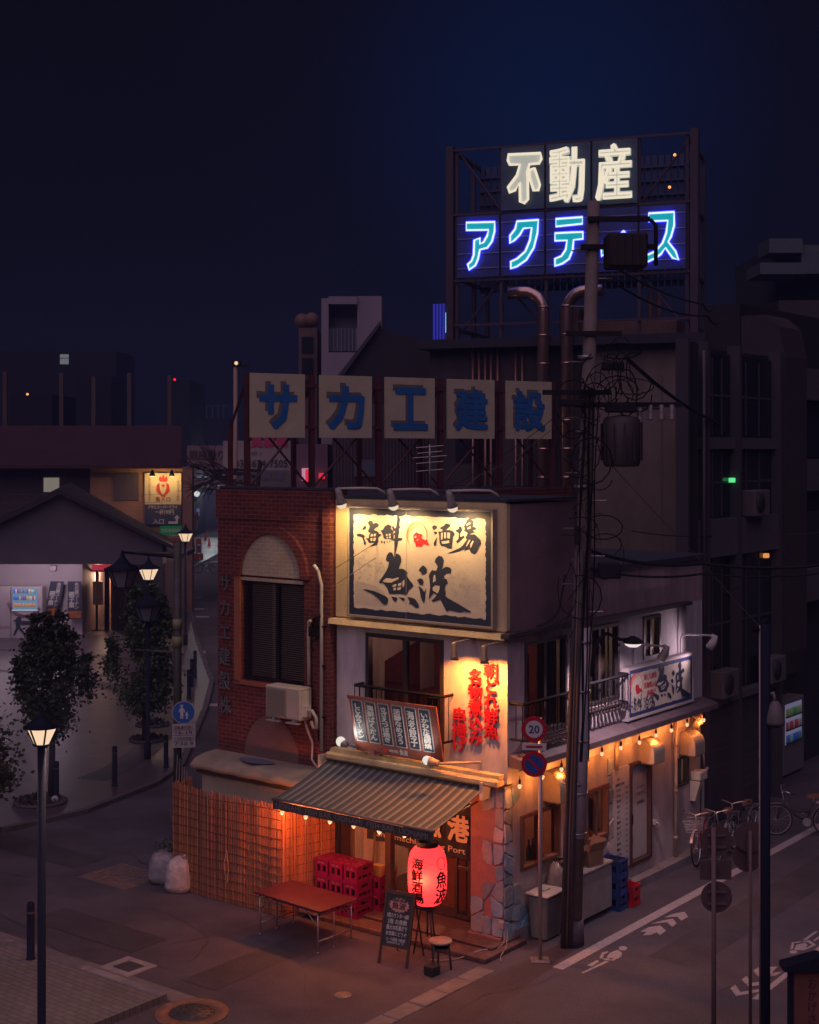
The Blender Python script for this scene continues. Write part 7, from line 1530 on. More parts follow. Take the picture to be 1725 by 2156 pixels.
for px_, lean, lab in ((121, .22, 'dark banner on the station wall, blown slanting'), (157, 0, 'dark banner on the station wall, hanging straight beside the doorway')):
    Y = 60.6; t = thing('food_banner', lab, 'banner', (P(px_, 0, Y).x, Y, .9), group='dark banners on the station wall'); zt, zb = P(0, 1224, Y).z, P(0, 1304 if not lean else 1297, Y).z
    f = lambda u, v: Vector((P(px_, 0, Y).x + u * (.29 if v > .3 else .29 - (.12 if lean else 0)) - lean * 1.2 * (1 - v), Y, zb + (zt - zb) * v))
    m = MB(); n = 8
    for i in range(n): m.quad(f(-1, i / n), f(1, i / n), f(1, (i + 1) / n), f(-1, (i + 1) / n))
    m.build('cloth', mat('banner_navy', (.04, .042, .07), .8), t); m = MB(); m.quad(f(-1, .03) - Vector((0, .01, 0)), f(1, .03) - Vector((0, .01, 0)), f(1, .22) - Vector((0, .01, 0)), f(-1, .22) - Vector((0, .01, 0))); m.build('picture', mat('banner_food', (.38, .12, .03), .8, noise=.6, scale=9), t)
    Vb = (f(0, 1) - f(0, 0)).normalized(); m = MB(); m.vtext('名古屋コーチン', f(.35, .62) - Vector((0, .015, 0)), U_, Vb, .2, (zt - zb) * .7, .03); m.vtext('親子重', f(-.4, .52) - Vector((0, .015, 0)), U_, Vb, .26, (zt - zb) * .42, .04); m.build('lettering', mat('banner_white', (.5, .48, .46), .8), t)
# long building behind with the restaurant sign
t = thing('long_station_building', 'long building with a dark maroon roof and an orange lit wall end', 'building', (-20, 73, 0)); Y = 73
m = MB(); a = P(190, 985, Y); b = P(384, 985, Y); m.box(a.x, b.x, Y, Y + 1, 0, a.z); m.build('end_wall', mat('end_ochre', (.40, .21, .11), .8, noise=.15, scale=1), t)
m = MB(); m.box(-60, a.x - .01, Y + .3, Y + 9, 0, a.z); m.build('wall', mat('wall_umber', (.075, .055, .06), .85, noise=.2), t)
rz_ = P(0, 902, Y + 6).z; m = MB(); m.add([(-60, Y - .9, a.z - .02), (b.x + .1, Y - .9, a.z - .02), (P(383, 0, Y + 6).x, Y + 6, rz_), (-60, Y + 6, rz_), (-60, Y - .9, a.z + .15), (b.x + .1, Y - .9, a.z + .15), (P(383, 0, Y + 6).x, Y + 6, rz_ + .16), (-60, Y + 6, rz_ + .16)], [(3, 2, 1, 0), (4, 5, 6, 7), (0, 1, 5, 4), (1, 2, 6, 5), (2, 3, 7, 6), (3, 0, 4, 7)]); m.build('roof', mat('roof_maroon', (.055, .02, .028), .8, noise=.25, scale=.8), t)
fo = MB(); fo.box(P(240, 0, Y).x, P(292, 0, Y).x, Y - .05, Y - .005, P(0, 1053, Y).z, P(0, 1000, Y).z); wo_ = fo.build('window', mat('shutter_brown', (.12, .09, .085), .6), t); MB().box(P(192, 0, Y).x, P(292, 0, Y).x, Y - .09, Y - .051, P(0, 1004, Y).z, P(0, 996, Y).z).build('eave_strip', mat('shutter_brown', (.12, .09, .085), .6), t)
MB().box(P(90, 0, Y).x, P(122, 0, Y).x, Y + .2, Y + .29, P(0, 1036, Y).z, P(0, 1006, Y).z).build('lit_window', emat('window_glow', (.62, .55, .46), .32), t)
t = thing('restaurant_billboard', 'lit cream billboard with a red rooster emblem on the orange wall', 'billboard', (P(343, 0, 72.8).x, 72.8, 5)); Y = 72.8
u0, u1 = P(305, 0, Y).x, P(382, 0, Y).x; zt, zb = P(0, 996, Y).z, P(0, 1062, Y).z
MB().box(u0, u1, Y, Y + .15, zb, zt).build('panel', mat('bill_cream', (.62, .50, .27), .6), t)
m = MB()
for poly_ in (((334, 1008), (338, 1002), (341, 1006), (344, 999), (347, 1006), (351, 1002), (354, 1010), (351, 1014), (337, 1014)), ((331, 1020), (329, 1032), (334, 1040), (342, 1041), (338, 1034), (336, 1026), (337, 1016)), ((356, 1020), (358, 1032), (353, 1040), (345, 1041), (349, 1034), (351, 1026), (350, 1016)), ((337, 1041), (350, 1041), (348, 1046), (340, 1046)), ((340, 1022), (344, 1019), (348, 1022), (344, 1027))): m.poly([P(x, y, Y - .012) for x, y in poly_])
facing(m, (0, -1, 0)).build('rooster_emblem', mat('emblem_red', (.55, .05, .03), .6), t)
m = MB(); c = P(343, 1051, Y - .012); m.text('鳥メロ', (c.x, c.y, c.z), U_, Z_, .75, .26, .02); m.build('name_lettering', mat('emblem_brown', (.3, .08, .03), .6), t)
m = MB(); c = P(315, 1030, Y - .012); m.vtext('名古屋の手羽先', (c.x, c.y, c.z), U_, Z_, .13, 1.2, .0); c = P(375, 1030, Y - .012); m.vtext('こだわりタレ焼鳥', (c.x, c.y, c.z), U_, Z_, .13, 1.25, .0); m.build('side_lettering', mat('emblem_brown', (.3, .08, .03), .6), t)
zc = P(0, 1105, Y).z; MB().box(u0, u1, Y, Y + .15, zc, zb - .01).build('lower_panel', mat('bill_navy', (.05, .05, .09), .6), t)
m = MB(); c = P(343, 1067.5, Y - .012); m.text('アサヒスーパードライ', (c.x, c.y, c.z), U_, Z_, 1.5, .17, .03); c = P(347, 1078, Y - .012); m.text('一杯199円', (c.x, c.y, c.z), U_, Z_, .95, .28, .02); c = P(338, 1098, Y - .012); m.text('入口', (c.x - .1, c.y, c.z), U_, Z_, .55, .26, .03)
m.poly([P(x, y, Y - .012) for x, y in ((355, 1098), (370, 1098), (370, 1091), (366, 1091), (373, 1084), (379, 1091), (375, 1091), (375, 1103), (355, 1103))]); facing(m, (0, -1, 0)).build('lettering', mat('bill_white', (.55, .5, .45), .6), t)
for x in (321, 362):
    c = P(x, 998, Y - .6); t2 = thing('billboard_lamp', ('small lamp over the ochre end of the rooster billboard' if x < 340 else 'small lamp over the street end of the rooster billboard'), 'lamp', c, group='lamps over the rooster billboard'); MB().lathe(c, [(.16, -.1), (.07, .12), (.05, .2)], 10).build('shade', IRONB, t2); MB().lathe(c, [(.0001, -.14), (.1, -.12), (.14, -.1)], 10).build('bulb', emat('bill_bulb', (.9, .75, .5), 1.0), t2)
    lamp('billboard_light', c - Vector((0, .05, .2)), 34, (1, .66, .30), t2, .1)
a, b = P(338, 1107, 72.6), P(383, 1126, 72.6); t = thing('green_shop_sign', 'green shop sign with white lettering below the navy billboard panel', 'shop sign', a); MB().box(a.x, b.x, 72.5, 72.65, b.z, a.z).build('panel', mat('sign_green', (.01, .22, .07), .5, emit=(.01, .25, .07), es=.12), t); m = MB(); m.text('MOS BURGER', ((a.x + b.x) / 2, 72.49, (a.z + b.z) / 2), U_, Z_, (b.x - a.x) * .85, .17, .02); m.build('lettering', mat('bill_white', (.55, .5, .45)), t)
a, b = P(352, 1128, 72), P(382, 1190, 72); t = thing('roadside_house', 'pale low house wall beneath the green shop sign', 'house', (a.x, 72, 0)); MB().box(a.x, b.x + .3, 72, 72.6, 0, a.z).build('wall', mat('house_tan', (.26, .18, .16), .8), t); MB().box(a.x, b.x, 71.7, 71.98, P(0, 1142, 72).z, P(0, 1132, 72).z).build('awning', mat('awning_rust', (.3, .08, .05), .7), t)
# far dark roofline with poles
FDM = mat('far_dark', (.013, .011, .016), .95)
for x0_, x1_, y0_, Y, lab in ((-60, 245, 738, 150, 'wide dark apartment block with one lit window'), (160, 235, 792, 120, 'low dark block in front of the far apartment block'), (345, 400, 800, 130, 'dark block beyond the catenary masts'), (395, 480, 880, 170, 'low dark roof with pale railings above the street gate'), (20, 110, 830, 118, 'dim low house with an amber lamp behind the maroon roof')):
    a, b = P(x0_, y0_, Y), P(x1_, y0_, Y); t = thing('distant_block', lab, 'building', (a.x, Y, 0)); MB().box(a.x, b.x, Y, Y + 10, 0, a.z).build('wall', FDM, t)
    if Y == 150: c = P(136, 757, Y); MB().box(c.x - .45, c.x + .45, Y - .1, Y - .01, c.z - .5, c.z + .55).build('lit_window', emat('far_window', (.62, .66, .72), .26), t); MB().box(c.x - .45, c.x + .45, Y - .16, Y - .101, c.z + .1, c.z + .17).build('window_bar', FDM, t)
    if Y == 170:
        m = MB(); 
        for k in range(7): p = P(400 + k * 12, 0, Y); m.box(p.x - .03, p.x + .03, Y - .2, Y - .1, a.z, a.z + 1.5)
        m.box(a.x, b.x, Y - .2, Y - .1, a.z + 1.45, a.z + 1.5); m.build('railing', mat('rail_pale', (.12, .11, .12), .7), t)
for x, yt, lab in ((10, 782, 'catenary mast at the photo edge'), (129, 785, 'catenary mast under the far lit window'), (197, 792, 'catenary mast in front of the low dark block'), (272, 785, 'catenary mast above the ochre wall'), (357, 790, 'catenary mast by the tiny red warning lamp')):
    a = P(x, yt, 92); t = thing('catenary_mast', lab, 'mast', (a.x, 92, 0), group='railway masts behind the maroon roof'); m = MB(); m.box(a.x - .13, a.x + .13, 92, 92.25, 0, a.z); m.build('column', mat('mast_brown', (.10, .065, .055), .8), t)
a = P(496, 770, 60); t = thing('floodlight_pole', 'pale pole with twin lamps beside the rooftop panels', 'pole', (a.x, 60, 0)); MB().tube([(a.x, 60, 0), (a.x, 60, a.z)], .09, 8).build('column', mat('pole_tan', (.32, .22, .16), .7), t); m = MB(); m.box(a.x - .1, a.x + .55, 59.9, 60.1, a.z - .05, a.z + .05); m.box(a.x - .15, a.x + .25, 59.85, 60.1, a.z + .05, a.z + .2); m.build('crossarm', LSTR, t); MB().ball((a.x + .05, 59.85, a.z + .1), .08, 8).build('lamp', emat('tan_dot', (1, .6, .35), 1.2), t)
for x, y, c_, lab in ((58, 830, (1, .45, .12), 'tiny amber lamp among the dark far roofs'), (368, 799, (1, .02, .05), 'tiny red warning lamp by the catenary masts')):
    p = P(x, y, 100); MB().ball(p, .09, 8).build('distant_lamp', emat('dot' + lab[5:8], c_, 1.5), label=lab, cat='lamp', org=p)
m = MB(); rb = random.Random(4)
def twig(p, d, l, r_, dep):
    e_ = p + d * l; mid = p.lerp(e_, .5) + Vector((rb.uniform(-.1, .1), 0, rb.uniform(-.1, .1))) * l; m.tube([p, mid, e_], r_, 5, r1=r_ * .6)
    if dep:
        for k in range(3): twig(p.lerp(e_, rb.uniform(.4, 1)), (d + Vector((rb.uniform(-.7, .7), rb.uniform(-.3, .3), rb.uniform(-.8, .5)))).normalized(), l * .6, r_ * .55, dep - 1)
p0 = P(548, 1010, 58); twig(Vector((p0.x, 58, 0)), Vector((0, 0, 1)), 7.6, .14, 0)
for k in range(5): twig(Vector((p0.x, 58, 6 + .3 * k)), Vector((-1, 0, .5 - .12 * k)).normalized(), 1.9, .07, 3)
m.build('bare_tree', mat('bark_dark', (.035, .025, .025), .9), label='bare branching tree in front of the telephone-number building', cat='tree', org=(p0.x, 58, 0))
# ================================================================== plaza furniture
NAVYP = mat('post_navy', (.012, .014, .03), .85, spec=.15)
def lantern_post(label, px, py, Y, s_, lit, ztop=None, hang=None):
    c = P(px, py, Y); t = thing('street_lantern', label, 'street lantern', (c.x, Y, 0), group='lantern street lamps'); z = c.z
    r_ = s_
    if hang is None: MB().tube([(c.x, Y, 0), (c.x, Y, .5), (c.x, Y, .52), (c.x, Y, z - r_ * .6)], [.075 if s_ < .3 else .09, .075 if s_ < .3 else .09, .056, .054], 12).build('post', NAVYP, t)
    g = MB(); q = math.sqrt(2)
    g.lathe((c.x, Y, z), [(r_ * .5, -r_ * .62), (r_ * 1.0, r_ * .45)], 6, smooth=False); g.build('glass', emat('lantern_glass', (1.0, .70, .46), 1.0) if lit else mat('dull_glass', (.17, .19, .23), .4), t)
    m = MB()
    for k in range(6):
        a = k * math.pi / 3; m.tube([(c.x + r_ * .51 * math.cos(a), Y + r_ * .51 * math.sin(a), z - r_ * .62), (c.x + r_ * 1.01 * math.cos(a), Y + r_ * 1.01 * math.sin(a), z + r_ * .45)], .012, 5)
    m.lathe((c.x, Y, z), [(r_ * .56, -r_ * .72), (r_ * .56, -r_ * .63)], 12); m.lathe((c.x, Y, z), [(r_ * 1.18, r_ * .46), (r_ * 1.22, r_ * .52), (r_ * .55, r_ * .85), (r_ * .2, r_ * 1.25), (r_ * .07, r_ * 1.7), (.0001, r_ * 1.75)], 12); m.build('cap', NAVYP, t)
    if hang: m = MB(); m.tube(hang(c, r_), .03, 6); m.build('bracket', NAVYP, t)
    if lit: lamp('lantern_glow', (c.x + r_ * .3, Y + r_ * 1.5, z - r_ * .4), lit, (1, .62, .42), t, .12)
    return t
lantern_post('lit street lantern on a tall navy post on the near pavement', 88, 1546, 18, .195, 100)
lantern_post('lit street lantern behind the dark lanterns, above the round tree', 313, 1207, 47, .33, 45)
lantern_post('lit street lantern beside the rooster billboard, at the end of the plaza', 391, 1130, 58, .30, 45)
lantern_post('dark unlit lantern on a post in front of the round tree', 311, 1288, 36.5, .36, 0)
gp = P(374, 0, 29.5)
lantern_post('large dark unlit lantern held by the green pole arm', 258, 1215, 31, .34, 0, hang=lambda c, r_: [(c.x, c.y, c.z + r_ * 1.6), (gp.x, 29.5, c.z + r_ * 1.6)])
t = thing('green_pole', 'greenish pole carrying the round blue pedestrian sign', 'pole', (gp.x, 29.5, 0)); GRN = mat('pole_green', (.06, .065, .05), .6, noise=.3)
MB().tube([(gp.x, 29.5, 0), (gp.x, 29.5, P(0, 1140, 29.5).z)], .085, 12).build('column', GRN, t)
m = MB()
for y_ in (1166, 1374): z = P(0, y_, 29.5).z; m.tube([(gp.x, 29.5, z), (gp.x - .95, 29.9, z)], .03, 6)
m.build('arm', GRN, t); m = MB()
for y_ in (1315, 1352): z = P(0, y_, 29.5).z; m.tube([(gp.x, 29.5, z - .1), (gp.x, 29.5, z + .12)], .1, 12)
m.build('collar', mat('collar_olive', (.22, .22, .11), .6), t)
c = P(387, 1500, 29.3); N_ = Vector((0.1, -1, 0)).normalized(); u_ = Vector((1, .1, 0)).normalized(); t2 = thing('pedestrian_sign', 'round blue sign with white adult and child above a white hours plate', 'road sign', c)
m = MB(); disc(m, c, .235, N_, .012); m.build('rim', SWHT, t2); m = MB(); disc(m, c + N_ * .003, .222, N_, .001); m.build('sign_face', mat('bright_blue', (.02, .12, .40), .45), t2)
m = MB(); k_ = .222 / 24
def fig(pts, ox, oy, s_): m.poly([c + N_ * .006 + u_ * ((ox + x * s_) * k_) + Z_ * ((oy + y * s_) * k_) for x, y in pts])
body = [(-2, 8), (2, 8), (5, 6), (7, -2), (5, -2.5), (3.5, 3), (3.4, -4), (3, -16), (.5, -16), (0, -5), (-.5, -16), (-3, -16), (-3.4, -4), (-3.5, 3), (-6, -2), (-7.5, -1.5), (-5, 6)]
fig(body, -4, 2, 1.0); fig([(2.6 * math.cos(q_ * .5), 11 + 2.6 * math.sin(q_ * .5)) for q_ in range(13)], -4, 2, 1.0); fig([(-4, 12.6), (4, 12.6), (2.5, 14), (1.8, 15.5), (-1.8, 15.5), (-2.5, 14)], -4, 2, 1)
fig(body, 7, -6, .55); fig([(3.2 * math.cos(q_ * .5), 11 + 3.2 * math.sin(q_ * .5)) for q_ in range(13)], 7, -6, .55); facing(m, N_).build('figures', mat('sign_white_bright', (.6, .58, .55), .5), t2)
cp = P(387.5, 1549, 29.3); m = MB(); m.poly([cp + u_ * a_ + Z_ * b_ for a_, b_ in ((-.235, -.245), (.235, -.245), (.235, .245), (-.235, .245))], N_, .01); m.build('hours_plate', mat('plate_white', (.46, .42, .40), .5, noise=.15), t2)
m = MB()
for s_, v, wd, hh in (('自転車を除く', .17, .38, .075), ('16-19', .065, .34, .07), ('土日休日を除く', -.055, .40, .07), ('7:30-9', -.165, .38, .07)): m.text(s_, cp + N_ * .004 + Z_ * v, u_, Z_, wd, hh, .01)
for v in (.12, .01, -.105): m.poly([cp + N_ * .004 + u_ * a_ + Z_ * b_ for a_, b_ in ((-.21, v - .004), (.21, v - .004), (.21, v + .004), (-.21, v + .004))])
facing(m, N_).build('lettering', INK, t2)
m = MB()
for k in range(5): m.tube([P(374 + k * 5, 1590 + 8 * k, 28.6), P(370 + k * 6, 1690, 28.5)], .012, 5)
m.build('bundled_canes', mat('cane_grey', (.22, .18, .17), .7), label='loose bundle of pale canes behind the reed screen corner', cat='canes', org=P(374, 1690, 28.5))
for x, y, h_, lab in ((350, 1624, .78, 'dark bollard next to the green pole'), (242, 1663, .9, 'dark bollard in the middle of the plaza kerb'), (119, 1695, .86, 'dark bollard with a pale ball at its foot'), (65, 2034, .86, 'dark bollard on the near pavement behind the lit lantern post'), (404, 1452, .9, 'middle bollard of the trio along the street kerb'), (398, 1478, .9, 'bollard of the far street trio, first one behind the green pole'), (411, 1432, .9, 'last bollard of the trio, towards the far street')):
    c = G(x, y); t = thing('bollard', lab, 'bollard', (c.x, c.y, 0), group='dark bollards along the kerbs'); m = MB(); m.lathe((c.x, c.y, .0), [(.075, 0), (.075, .12), (.062, .13), (.06, h_ + .1), (.05, h_ + .13), (.0001, h_ + .14)], 14); m.build('column', NAVYP, t); MB().lathe((c.x, c.y, h_ - .05), [(.063, 0), (.063, .04)], 14).build('band', mat('band_dark', (.06, .05, .05), .5), t)
c = G(116, 1700); MB().ball((c.x, c.y, .18), .085, 12).build('pale_ball', mat('ball_white', (.42, .40, .40), .6), label='small pale ball lying at the foot of a plaza bollard', cat='ball', org=(c.x, c.y, .09))
for x, y, r_, lab in ((85, 1698, .6, 'low round planter bed under the pointed leafy tree'), (310, 1565, .5, 'low round planter bed under the dense round tree'), (322, 1533, .5, 'small pinkish planter mound behind the round tree trunk')):
    c = G(x, y); t = thing('planter_bed', lab, 'planter', (c.x, c.y, .09)); MB().lathe((c.x, c.y, .09), [(r_, 0), (r_, .05), (r_ - .12, .06), (r_ - .14, .03)], 24).build('rim', mat('planter_stone', (.08, .065, .07), .8, noise=.3), t)
    m = MB(); rl = random.Random(int(x))
    for k in range(260):
        a, q_ = rl.uniform(0, 6.28), r_ * .85 * math.sqrt(rl.random()); p = Vector((c.x + q_ * math.cos(a), c.y + q_ * math.sin(a), .07 + .18 * (1 - (q_ / r_) ** 2) * rl.random())); d = Vector((rl.uniform(-1, 1), rl.uniform(-1, 1), rl.uniform(0, 1))).normalized(); s1 = d.orthogonal().normalized() * .03; m.quad(p, p + d * .06 + s1, p + d * .13, p + d * .06 - s1)
    pl_ = m.build('planting', mat('planting', (.045, .035, .035), .8, noise=.5, scale=5), t); pl_['kind'] = 'stuff'
# trees
LEAF = mat('leaf_dark', (.030, .044, .022), .7, noise=.4, scale=2, island=.6); LEAF2 = mat('leaf_lighter', (.055, .085, .03), .65, noise=.4, scale=2, island=.6); BARK = mat('bark', (.05, .035, .03), .9)
def tree(label, base, ht, cen, rad, seed, tips, n=5200, ls=.085, lm=LEAF):
    t = thing('leafy_tree', label, 'tree', base, group='leafy plaza trees'); rn = random.Random(seed); b = Vector(base); m = MB(); m.tube([b, b + Vector((.04, 0, ht * .5)), b + Vector((0, 0, ht * .9))], [.085, .065, .02], 9); clumps = []
    for k in range(36):
        a = rn.uniform(0, 6.28); v = rn.uniform(-1, 1) if k > 10 else rn.uniform(-1, -.4); q_ = math.sqrt(max(0, 1 - v * v)) * rn.uniform(.35, 1.02) * (1.0 - .72 * max(0, v))
        clumps.append((Vector((b.x + cen[0] + rad[0] * q_ * math.cos(a), b.y + rad[1] * q_ * math.sin(a), cen[1] + rad[2] * v)), rn.uniform(.2, .42)))
    for tx_, tz in tips:
        for j in range(4): clumps.append((Vector((b.x + tx_, b.y + rn.uniform(-.3, .3), tz - j * .26)), .10 + .05 * j))
    for c_, r_ in clumps[:40:2]: m.tube([b + Vector((0, 0, ht * rn.uniform(.35, .7))), (b + Vector((0, 0, ht * .6))).lerp(c_, .5) + Vector((0, 0, .1)), c_], [.03, .018, .006], 5)
    m.build('trunk', BARK, t); m = MB()
    for k in range(n):
        c_, r_ = clumps[rn.randrange(len(clumps))]; p = c_ + Vector((rn.gauss(0, r_ * .55), rn.gauss(0, r_ * .55), rn.gauss(0, r_ * .5))); d = Vector((rn.uniform(-1, 1), rn.uniform(-1, 1), rn.uniform(-1, .5))).normalized(); s1 = d.cross(Vector((rn.uniform(-1, 1), rn.uniform(-1, 1), rn.uniform(-1, 1)))).normalized() * ls * .36; l_ = ls * rn.uniform(.7, 1.4); m.quad(p, p + d * l_ * .5 + s1, p + d * l_, p + d * l_ * .5 - s1)
    m.build('crown', lm, t)
c = G(108, 1690); Yt = c.y
tree('dark leafy tree with pointed tips in front of the station wall', (c.x, c.y, .09), 3.6, (0, P(0, 1445, Yt).z), (.62, .55, .9), 3, [(P(x, 0, Yt).x - c.x, P(0, y, Yt).z) for x, y in ((78, 1300), (103, 1296), (130, 1296), (150, 1340), (60, 1340), (180, 1385), (45, 1390))], 9500, .10)
c = G(305, 1570); Yt = c.y
tree('dense round leafy tree around the dark lantern post', (c.x, c.y, .09), 3.6, (0, P(0, 1392, Yt).z), (.76, .66, 1.2), 5, [(P(x, 0, Yt).x - c.x, P(0, y, Yt).z) for x, y in ((285, 1235), (320, 1240), (345, 1262), (235, 1350))], 12000, .10, LEAF2)
c = P(-10, 1560, 28)
tree('dark tree at the photo edge beside the pointed tree', (-8.5, 28.2, .0), 2.6, (0, 2.0), (.6, .6, .7), 9, [], 3200, .10)
# ================================================================== near right furniture
c = P(1611, 1312, 15); t = thing('dark_lamp_post', 'tall dark post close to the camera with a drooping bell lamp', 'lamp post', (c.x, 15, 0))
MB().tube([(c.x, 15, 0), (c.x, 15, c.z)], .055, 16).build('post', NAVYP, t); MB().tube([(c.x, 15, c.z), (c.x - .02, 15, c.z + .03)], .05, 12).build('cap', NAVYP, t)
MB().tube([(c.x - .058, 14.99, 0), (c.x - .058, 14.99, c.z - .02)], .01, 6).build('conduit', mat('conduit_pale', (.30, .22, .22), .4, metal=.4), t)
b = P(1631, 1500, 15); m = MB(); m.tube([(c.x + .04, 15, P(0, 1462, 15).z), (b.x - .02, 14.98, P(0, 1462, 15).z + .02), (b.x, 14.97, P(0, 1474, 15).z)], .018, 8); m.build('arm', mat('arm_grey', (.22, .19, .18), .5), t)
m = MB(); m.lathe((b.x, 14.97, b.z), [(.1, -.12), (.102, -.09), (.09, .0), (.06, .09), (.03, .125), (.0001, .13)], 18); m.build('bell_shade', mat('bell_grey', (.15, .125, .12), .6, noise=.2), t); MB().lathe((b.x, 14.97, b.z), [(.0001, -.165), (.05, -.15), (.07, -.12)], 14).build('lens', mat('dull_lens', (.1, .08, .07), .15), t)
m = MB(); q_ = P(1585, 1325, 15); m.lathe((q_.x + .03, 15, q_.z), [(.03, -.03), (.05, .0), (.03, .05)], 10); m.tube([(q_.x + .03, 15, q_.z), (c.x, 15, q_.z + .02)], .012, 6); m.build('small_fitting', IRONB, t)
# backs of road signs on a thin pole
Y = 18.0; c = P(1503, 1742, Y); BK = mat('sign_back', (.10, .06, .055), .7, noise=.25, scale=6); PT = mat('pole_brown', (.14, .085, .085), .6, noise=.15)
t = thing('sign_back_pole', 'thin near pole carrying two round sign backs and a small plate back', 'sign pole', (c.x, Y, 0)); MB().tube([(c.x, Y, 0), (c.x, Y, c.z)], .032, 12).build('pole', PT, t)
for y_ in (1770, 1889):
    p = P(1509, y_, Y + .06); m = MB(); disc(m, p, .20, (0, -1, 0), .012); so_ = m.build('sign_disc', BK, t)
    m = MB(); m.box(p.x - .12, p.x + .12, p.y - .035, p.y - .013, p.z + .06, p.z + .09); m.box(p.x - .12, p.x + .12, p.y - .035, p.y - .013, p.z - .09, p.z - .06); m.build('mounting_rail', PT, so_)
p = P(1507, 1831, Y + .06); MB().bev(p.x - .20, p.x + .20, Y + .05, Y + .064, p.z - .125, p.z + .125, .006).build('sub_plate', BK, t)
Y2 = 18.6; t = thing('sign_back_pair', 'pair of overlapping round sign backs behind the dark lamp post', 'road sign', P(1580, 1830, Y2)); p0 = P(1580, 1762, Y2); p1 = P(1577, 1805, Y2)
for p in (p0, p1 + Vector((0, .05, 0))): m = MB(); disc(m, p, .205, (0, -1, 0), .012); m.build('sign_disc', BK, t)
m = MB(); m.box(p1.x - .03, p1.x + .03, Y2 - .06, Y2 - .013, p1.z - .12, p0.z + .05); m.tube([(p1.x, Y2 - .08, 0), (p1.x, Y2 - .08, p0.z + .1)], .022, 10); m.build('pole', PT, t)
# notice board, lower right
Y = 14.0; a, b = P(1661, 2032, Y), P(1790, 2032, Y); t = thing('notice_board', 'small roofed brown notice board with handwritten characters by the dark lamp post', 'notice board', (a.x, Y, 0)); m = MB()
m.box(a.x, a.x + .05, Y, Y + .06, 0, a.z - .04); m.box(b.x, b.x + .05, Y, Y + .06, 0, a.z - .04); m.box(a.x + .05, b.x, Y + .005, Y + .05, a.z - 1.3, a.z - 1.25); m.build('frame', NAVYP, t)
m = MB(); mx_ = (a.x + b.x) / 2; m.poly([(a.x - .06, Y - .06, a.z - .05), (a.x - .06, Y - .06, a.z), (mx_, Y - .06, a.z + .10), (b.x + .1, Y - .06, a.z), (b.x + .1, Y - .06, a.z - .05)], (0, -1, 0), .2); m.build('roof', NAVYP, t)
MB().box(a.x + .05, b.x, Y + .02, Y + .04, a.z - 1.245, a.z - .051).build('board', mat('board_brown', (.17, .06, .045), .7, noise=.2, scale=5), t)
m = MB(); m.vtext('おかげさま', (a.x + .235, Y + .015, a.z - .42), U_, Z_, .10, .58, .0); m.vtext('いつもありがとう', (a.x + .44, Y + .015, a.z - .5), U_, Z_, .08, .75, .0); m.build('lettering', INK, t)
# ================================================================== dark street side, right
DK1 = mat('facade_dark', (.022, .020, .028), .8, noise=.3, scale=.8); DKG = mat('facade_glass', (.016, .018, .024), .12); SPN = mat('spandrel_grey', (.09, .085, .1), .7, noise=.15)
t = thing('glass_office_block', 'dark glass-fronted block beyond the restaurant with a pale spandrel band', 'office block', (-.8, 8, 0), BF)
m = MB(); m.poly([(-.26, 7.35, 10.2), (-.8, 8.2, 10.2), (-.8, 12.2, 10.2), (-2.4, 12.2, 10.2), (-.5, 7.5, 10.2)][::1], (0, 0, 1), 10.2); m.build('wall', DK1, t)
for x_, z0_, z1_ in ((-.55, 5.75, 6.55), (-.6, 8.05, 8.3), (-.5, 2.6, 2.75)): m = MB(); m.box(-.79, x_, 7.35 + .6, 12.2, z0_, z1_); m.build('spandrel', SPN, t)
m = MB()
for y in (7.45, 8.35, 9.9, 12.1): m.box(-.79, -.5, y - .06, y + .06, 0, 10.3)
m.build('pilaster', mat('pilaster', (.055, .05, .06), .7), t)
for (z0_, z1_) in ((2.76, 5.74), (6.56, 8.04), (8.31, 10.1)):
    for (y0_, y1_) in ((8.42, 9.83), (9.97, 12.03)): m = MB(); m.box(-.79, -.72, y0_, y1_, z0_, z1_); m.build('window', DKG, t)
m = MB(); n = 30
for i in range(n): m.box(-.79, -.7 + .015 * (i % 2), 7.52, 12.0, .05 + i * .085, .05 + i * .085 + .083)
m.build('shutter', mat('shutter_dark', (.055, .048, .052), .6, noise=.2), t)
for px_, py_, c_, lab, s_ in ((1545, 1011, (.15, 1, .35), 'small green exit light inside the dark glass block', .09), (1616, 1170, (1, .35, .08), 'small orange lamp inside the dark glass block', .07)):
    y, z = SD(px_, py_, -.62); MB().bev(-.7, -.6, y - s_, y + s_, z - .05, z + .05, .01).build('facade_lamp', emat('dot' + lab[6:11], c_, .9), label=lab, cat='lamp', org=(-.65, y, z), fr=BF)
m = MB()
for z0_, z1_ in ((2.8, 5.7), (6.6, 8.0), (8.35, 10.0)):
    for y in (8.9, 9.36, 10.6, 11.3): m.box(-.74, -.70, y, y + .05, z0_, z1_)
    m.box(-.745, -.70, 8.45, 12.0, (z0_ + z1_) / 2, (z0_ + z1_) / 2 + .05)
m.build('glazing_bars', mat('pilaster', (.055, .05, .06), .7), t)
m = MB()
for y in (7.55, 7.7, 8.05): m.tube([(-.48, y, 2.8), (-.48, y, 10.1)], .04, 6)
m.build('facade_pipes', mat('pipe_dull', (.10, .085, .09), .5, metal=.3), label='three thin pipes up the near corner of the dark glass block', cat='pipes', org=(-.48, 7.7, 2.8), fr=BF)
